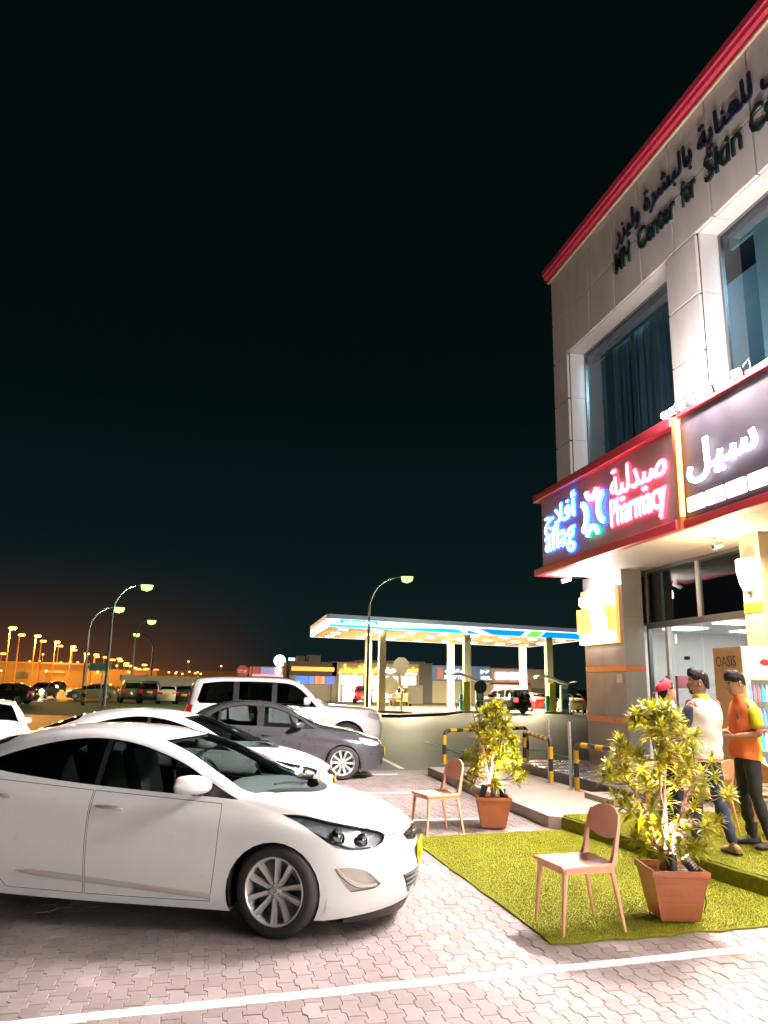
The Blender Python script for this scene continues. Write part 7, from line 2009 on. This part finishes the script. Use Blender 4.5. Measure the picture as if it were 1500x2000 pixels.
def clothes2(t):
    torso('vest', [(.885, .178, .135, 0), (.96, .182, .138, 0), (1.10, .182, .135, 0), (1.25, .200, .138, -.005), (1.36, .212, .130, -.012), (1.43, .195, .105, -.012), (1.475, .125, .082, -.004), (1.50, .074, .070, .005)], CREAM, seed=4)(t)
    MB().grid([ring(0, 0, .880, .139, .181, 32, 2.3), ring(0, 0, .905, .1395, .1815, 32, 2.3)], closed=True).build('hem', PINK, t, 60)
    b = MB(); b.grid([ring(.006, 0, 1.485, .083, .088, 24), ring(.012, 0, 1.535, .070, .070, 24), ring(.010, 0, 1.54, .064, .064, 24)], closed=True); b.build('collar', YELC, t, 60)
    for s in ('L', 'R'):
        sh, el = Vector(J2['sh'+s]), Vector(J2['el'+s]); k = 1 if s == 'L' else -1
        a = sh+Vector((0, -k*.03, .01))
        tube_cloth('sleeve', [(*a, .066), (*sh.lerp(el, .25), .067), (*sh.lerp(el, .6), .062), (*sh.lerp(el, .86), .060)], NAVY)(t)
        d = (el-sh).normalized(); u = d.orthogonal().normalized(); v = d.cross(u); c = sh.lerp(el, .02)+Vector((0, -k*.012, .02)); ax = Vector((0, k, -.25)).normalized(); u = Vector((1, 0, 0)); v = ax.cross(u)
        MB().tube([c+ax*-.012+u*.070*math.cos(q)+v*.076*math.sin(q)+Vector((0, 0, -.03)) for q in np.linspace(0, 2*PI, 22)], .008, 6, 0, False).build('piping', PINK, t, 60)
def hair2(t, M):
    cap_hair(.172, .12, .035, .013, .030)(t, M); beard(t, M)
p2 = person('man in a cream vest with navy sleeves and navy trousers, seen from behind', (4.97, 7.38, .178), rad(104), 1.005, J2, SKIN, hair2, [clothes2, trousers(J2, NAVYT), shoes(J2, TANL)], (0, 4, 52), 'men standing on the upper turf')
ph = thing('phone', 'dark phone held by the man in the cream vest', 'phone', (4.66, 7.64, 1.36), rad(104)); MB().box(-.04, .04, -.006, .006, -.075, .075).build('body', M_BLACK, ph, 0, .004); MB().box(-.035, .035, -.0075, -.0062, -.065, .065).build('screen', emis('phone screen', (.7, .85, 1), .8), ph)
# -- man in the orange and lime shirt
ORS = mat('orange shirt cloth', (.74, .17, .035), .8, var=.06, bump=.15, bscale=160); LIME = mat('lime shirt cloth', (.60, .55, .02), .8, var=.06, bump=.15, bscale=160); BLKJ = mat('black denim', (.022, .023, .027), .85, var=.25, bump=.25, bscale=140); BOOT = mat('worn black boots', (.03, .027, .025), .5, var=.25)
J3 = dict(neck=(.025, 0, 1.47), shL=(0, .18, 1.41), elL=(-.03, .245, 1.135), wrL=(.20, .13, 1.10), shR=(0, -.18, 1.41), elR=(.0, -.24, 1.14), wrR=(.22, -.08, 1.13), hpL=(0, .085, .92), knL=(.0, .12, .50), anL=(-.10, .17, .085), hpR=(0, -.085, .92), knR=(.02, -.10, .50), anR=(-.06, -.13, .085), hnL=(0, -1, .3), hnR=(0, 1, .3), fdL=(1, .15, 0), curl=.6, lean=.02)
def clothes3(t):
    torso('shirt', [(.87, .182, .145, 0), (.96, .178, .145, .0), (1.10, .172, .140, .005), (1.25, .188, .138, .004), (1.36, .200, .128, .0), (1.43, .185, .102, .0), (1.475, .12, .080, .01), (1.50, .074, .070, .018)], ORS, seed=7, mi=lambda c: 0 if c.x > -.02-.12*max(0, 1.35-c.z)*0 else 1, mats=[ORS, LIME])(t)
    b = MB(); b.grid([ring(.02, 0, 1.482, .082, .086, 24), ring(.028, 0, 1.530, .068, .068, 24), ring(.026, 0, 1.534, .062, .062, 24)], closed=True); b.build('collar', ORS, t, 60)
    for s in ('L', 'R'):
        sh, el = Vector(J3['sh'+s]), Vector(J3['el'+s]); k = 1 if s == 'L' else -1
        tube_cloth('sleeve', [(*(sh+Vector((0, -k*.03, .01))), .068), (*sh.lerp(el, .25), .072), (*sh.lerp(el, .6), .070), (*sh.lerp(el, .86), .072)], LIME)(t)
        c = sh.lerp(el, .92); d = (el-sh).normalized(); u = d.orthogonal().normalized(); v = d.cross(u); MB().tube([c+(u*math.cos(q)+v*math.sin(q))*.064 for q in np.linspace(0, 2*PI, 20)], .010, 6, 0, False).build('cuff', PINK, t, 60)
    q = MB().prism(smooth_poly([(-.02, -.025), (.02, -.025), (.025, .02), (0, .03), (-.025, .02)], 2), lambda a, c, d: (.112+d, .085+a, 1.30+c), 0, .012); q.build('chest_emblem', mat('dark blue badge', (.05, .05, .16), .6), t, 0)
def hair3(t, M):
    cap_hair(.150, .11, .06, .018, .022)(t, M); beard(t, M, False)
p3 = person('man in an orange and lime shirt and black jeans beside the drinks fridge', (5.66, 7.66, .178), rad(172), 1.01, J3, SKIN, hair3, [clothes3, trousers(J3, BLKJ, 5, cuff=.056), shoes(J3, BOOT, 'boot', True)], (0, 16, 6), 'men standing on the upper turf')
# -- man with the red cap behind the large shrub
GREYS = mat('dark grey shirt cloth', (.05, .06, .085), .85, var=.1, bump=.15, bscale=160); WHT = mat('white cloth', (.72, .72, .72), .85, var=.04); REDC = mat('red cap cloth', (.50, .03, .06), .85, var=.1)
J1 = dict(neck=(.0, 0, 1.46), shL=(-.01, .18, 1.40), elL=(-.02, .24, 1.13), wrL=(.20, .18, 1.05), shR=(-.01, -.18, 1.40), elR=(.0, -.24, 1.13), wrR=(.20, -.16, 1.08), hpL=(0, .085, .92), knL=(.03, .09, .50), anL=(.0, .11, .085), hpR=(0, -.085, .92), knR=(.03, -.09, .50), anR=(.0, -.11, .085), hnL=(0, -1, 0), hnR=(0, 1, 0))
def clothes1(t):
    torso('shirt', [(.88, .178, .14, 0), (1.0, .176, .138, 0), (1.15, .176, .132, 0), (1.28, .192, .135, 0), (1.36, .202, .125, -.008), (1.43, .182, .100, -.01), (1.47, .12, .08, -.005), (1.49, .072, .068, .0)], GREYS, seed=9)(t)
    b = MB(); b.grid([ring(-.004, 0, 1.465, .095, .105, 24), ring(.006, 0, 1.525, .070, .070, 24)], closed=True); b.build('collar', WHT, t, 60)
    for s in ('L', 'R'):
        sh, el = Vector(J1['sh'+s]), Vector(J1['el'+s]); k = 1 if s == 'L' else -1
        tube_cloth('sleeve', [(*(sh+Vector((0, -k*.03, .01))), .066), (*sh.lerp(el, .3), .068), (*sh.lerp(el, .85), .066)], GREYS)(t)
def hair1(t, M):
    cap_hair(.165, .12, .03, .008, .0)(t, M)
    b = MB(); P = []
    for i in range(7):
        h = i/6; sc = math.sqrt(max(0.02, 1-h**2.4)); P.append([(-.012+(.100 if math.cos(a) > 0 else .115)*sc*math.cos(a)-.01, .088*sc*math.sin(a), .135+.115*h+.02*math.cos(a)) for a in np.linspace(0, 2*PI, 26, endpoint=False)])
    b.grid(P, closed=True); b.add(P[-1], [tuple(range(26))])
    vis = [(-.09+(-.07)*s*math.cos(a)*1.0-.02, .07*math.sin(a)*s, .13-.02*s) for s in (1.0,) for a in np.linspace(-PI/2, PI/2, 11)]
    b.add(vis, [tuple(range(11))])
    b.v = [tuple(M @ Vector(v)) for v in b.v]; b.build('cap', REDC, t, 60)
p1 = person('man with a red cap worn backwards, half hidden behind the large shrub', (5.05, 8.16, .178), rad(-8), .955, J1, SKIN2, hair1, [clothes1, trousers(J1, NAVY, 3), shoes(J1, BOOT)], (0, -8, 4), 'men standing on the upper turf')
# -- small figure on the forecourt
c = gp(785, 60); JF = dict(J1)
person('distant person in dark clothes on the forecourt beside the road signs', (c.x, c.y, 0), rad(150), 1.0, JF, SKIN, cap_hair(), [torso('shirt', [(.88, .178, .14, 0), (1.15, .176, .132, 0), (1.36, .202, .125, -.008), (1.49, .072, .068, .0)], GREYS), trousers(JF, NAVY, 3), shoes(JF, BOOT)])
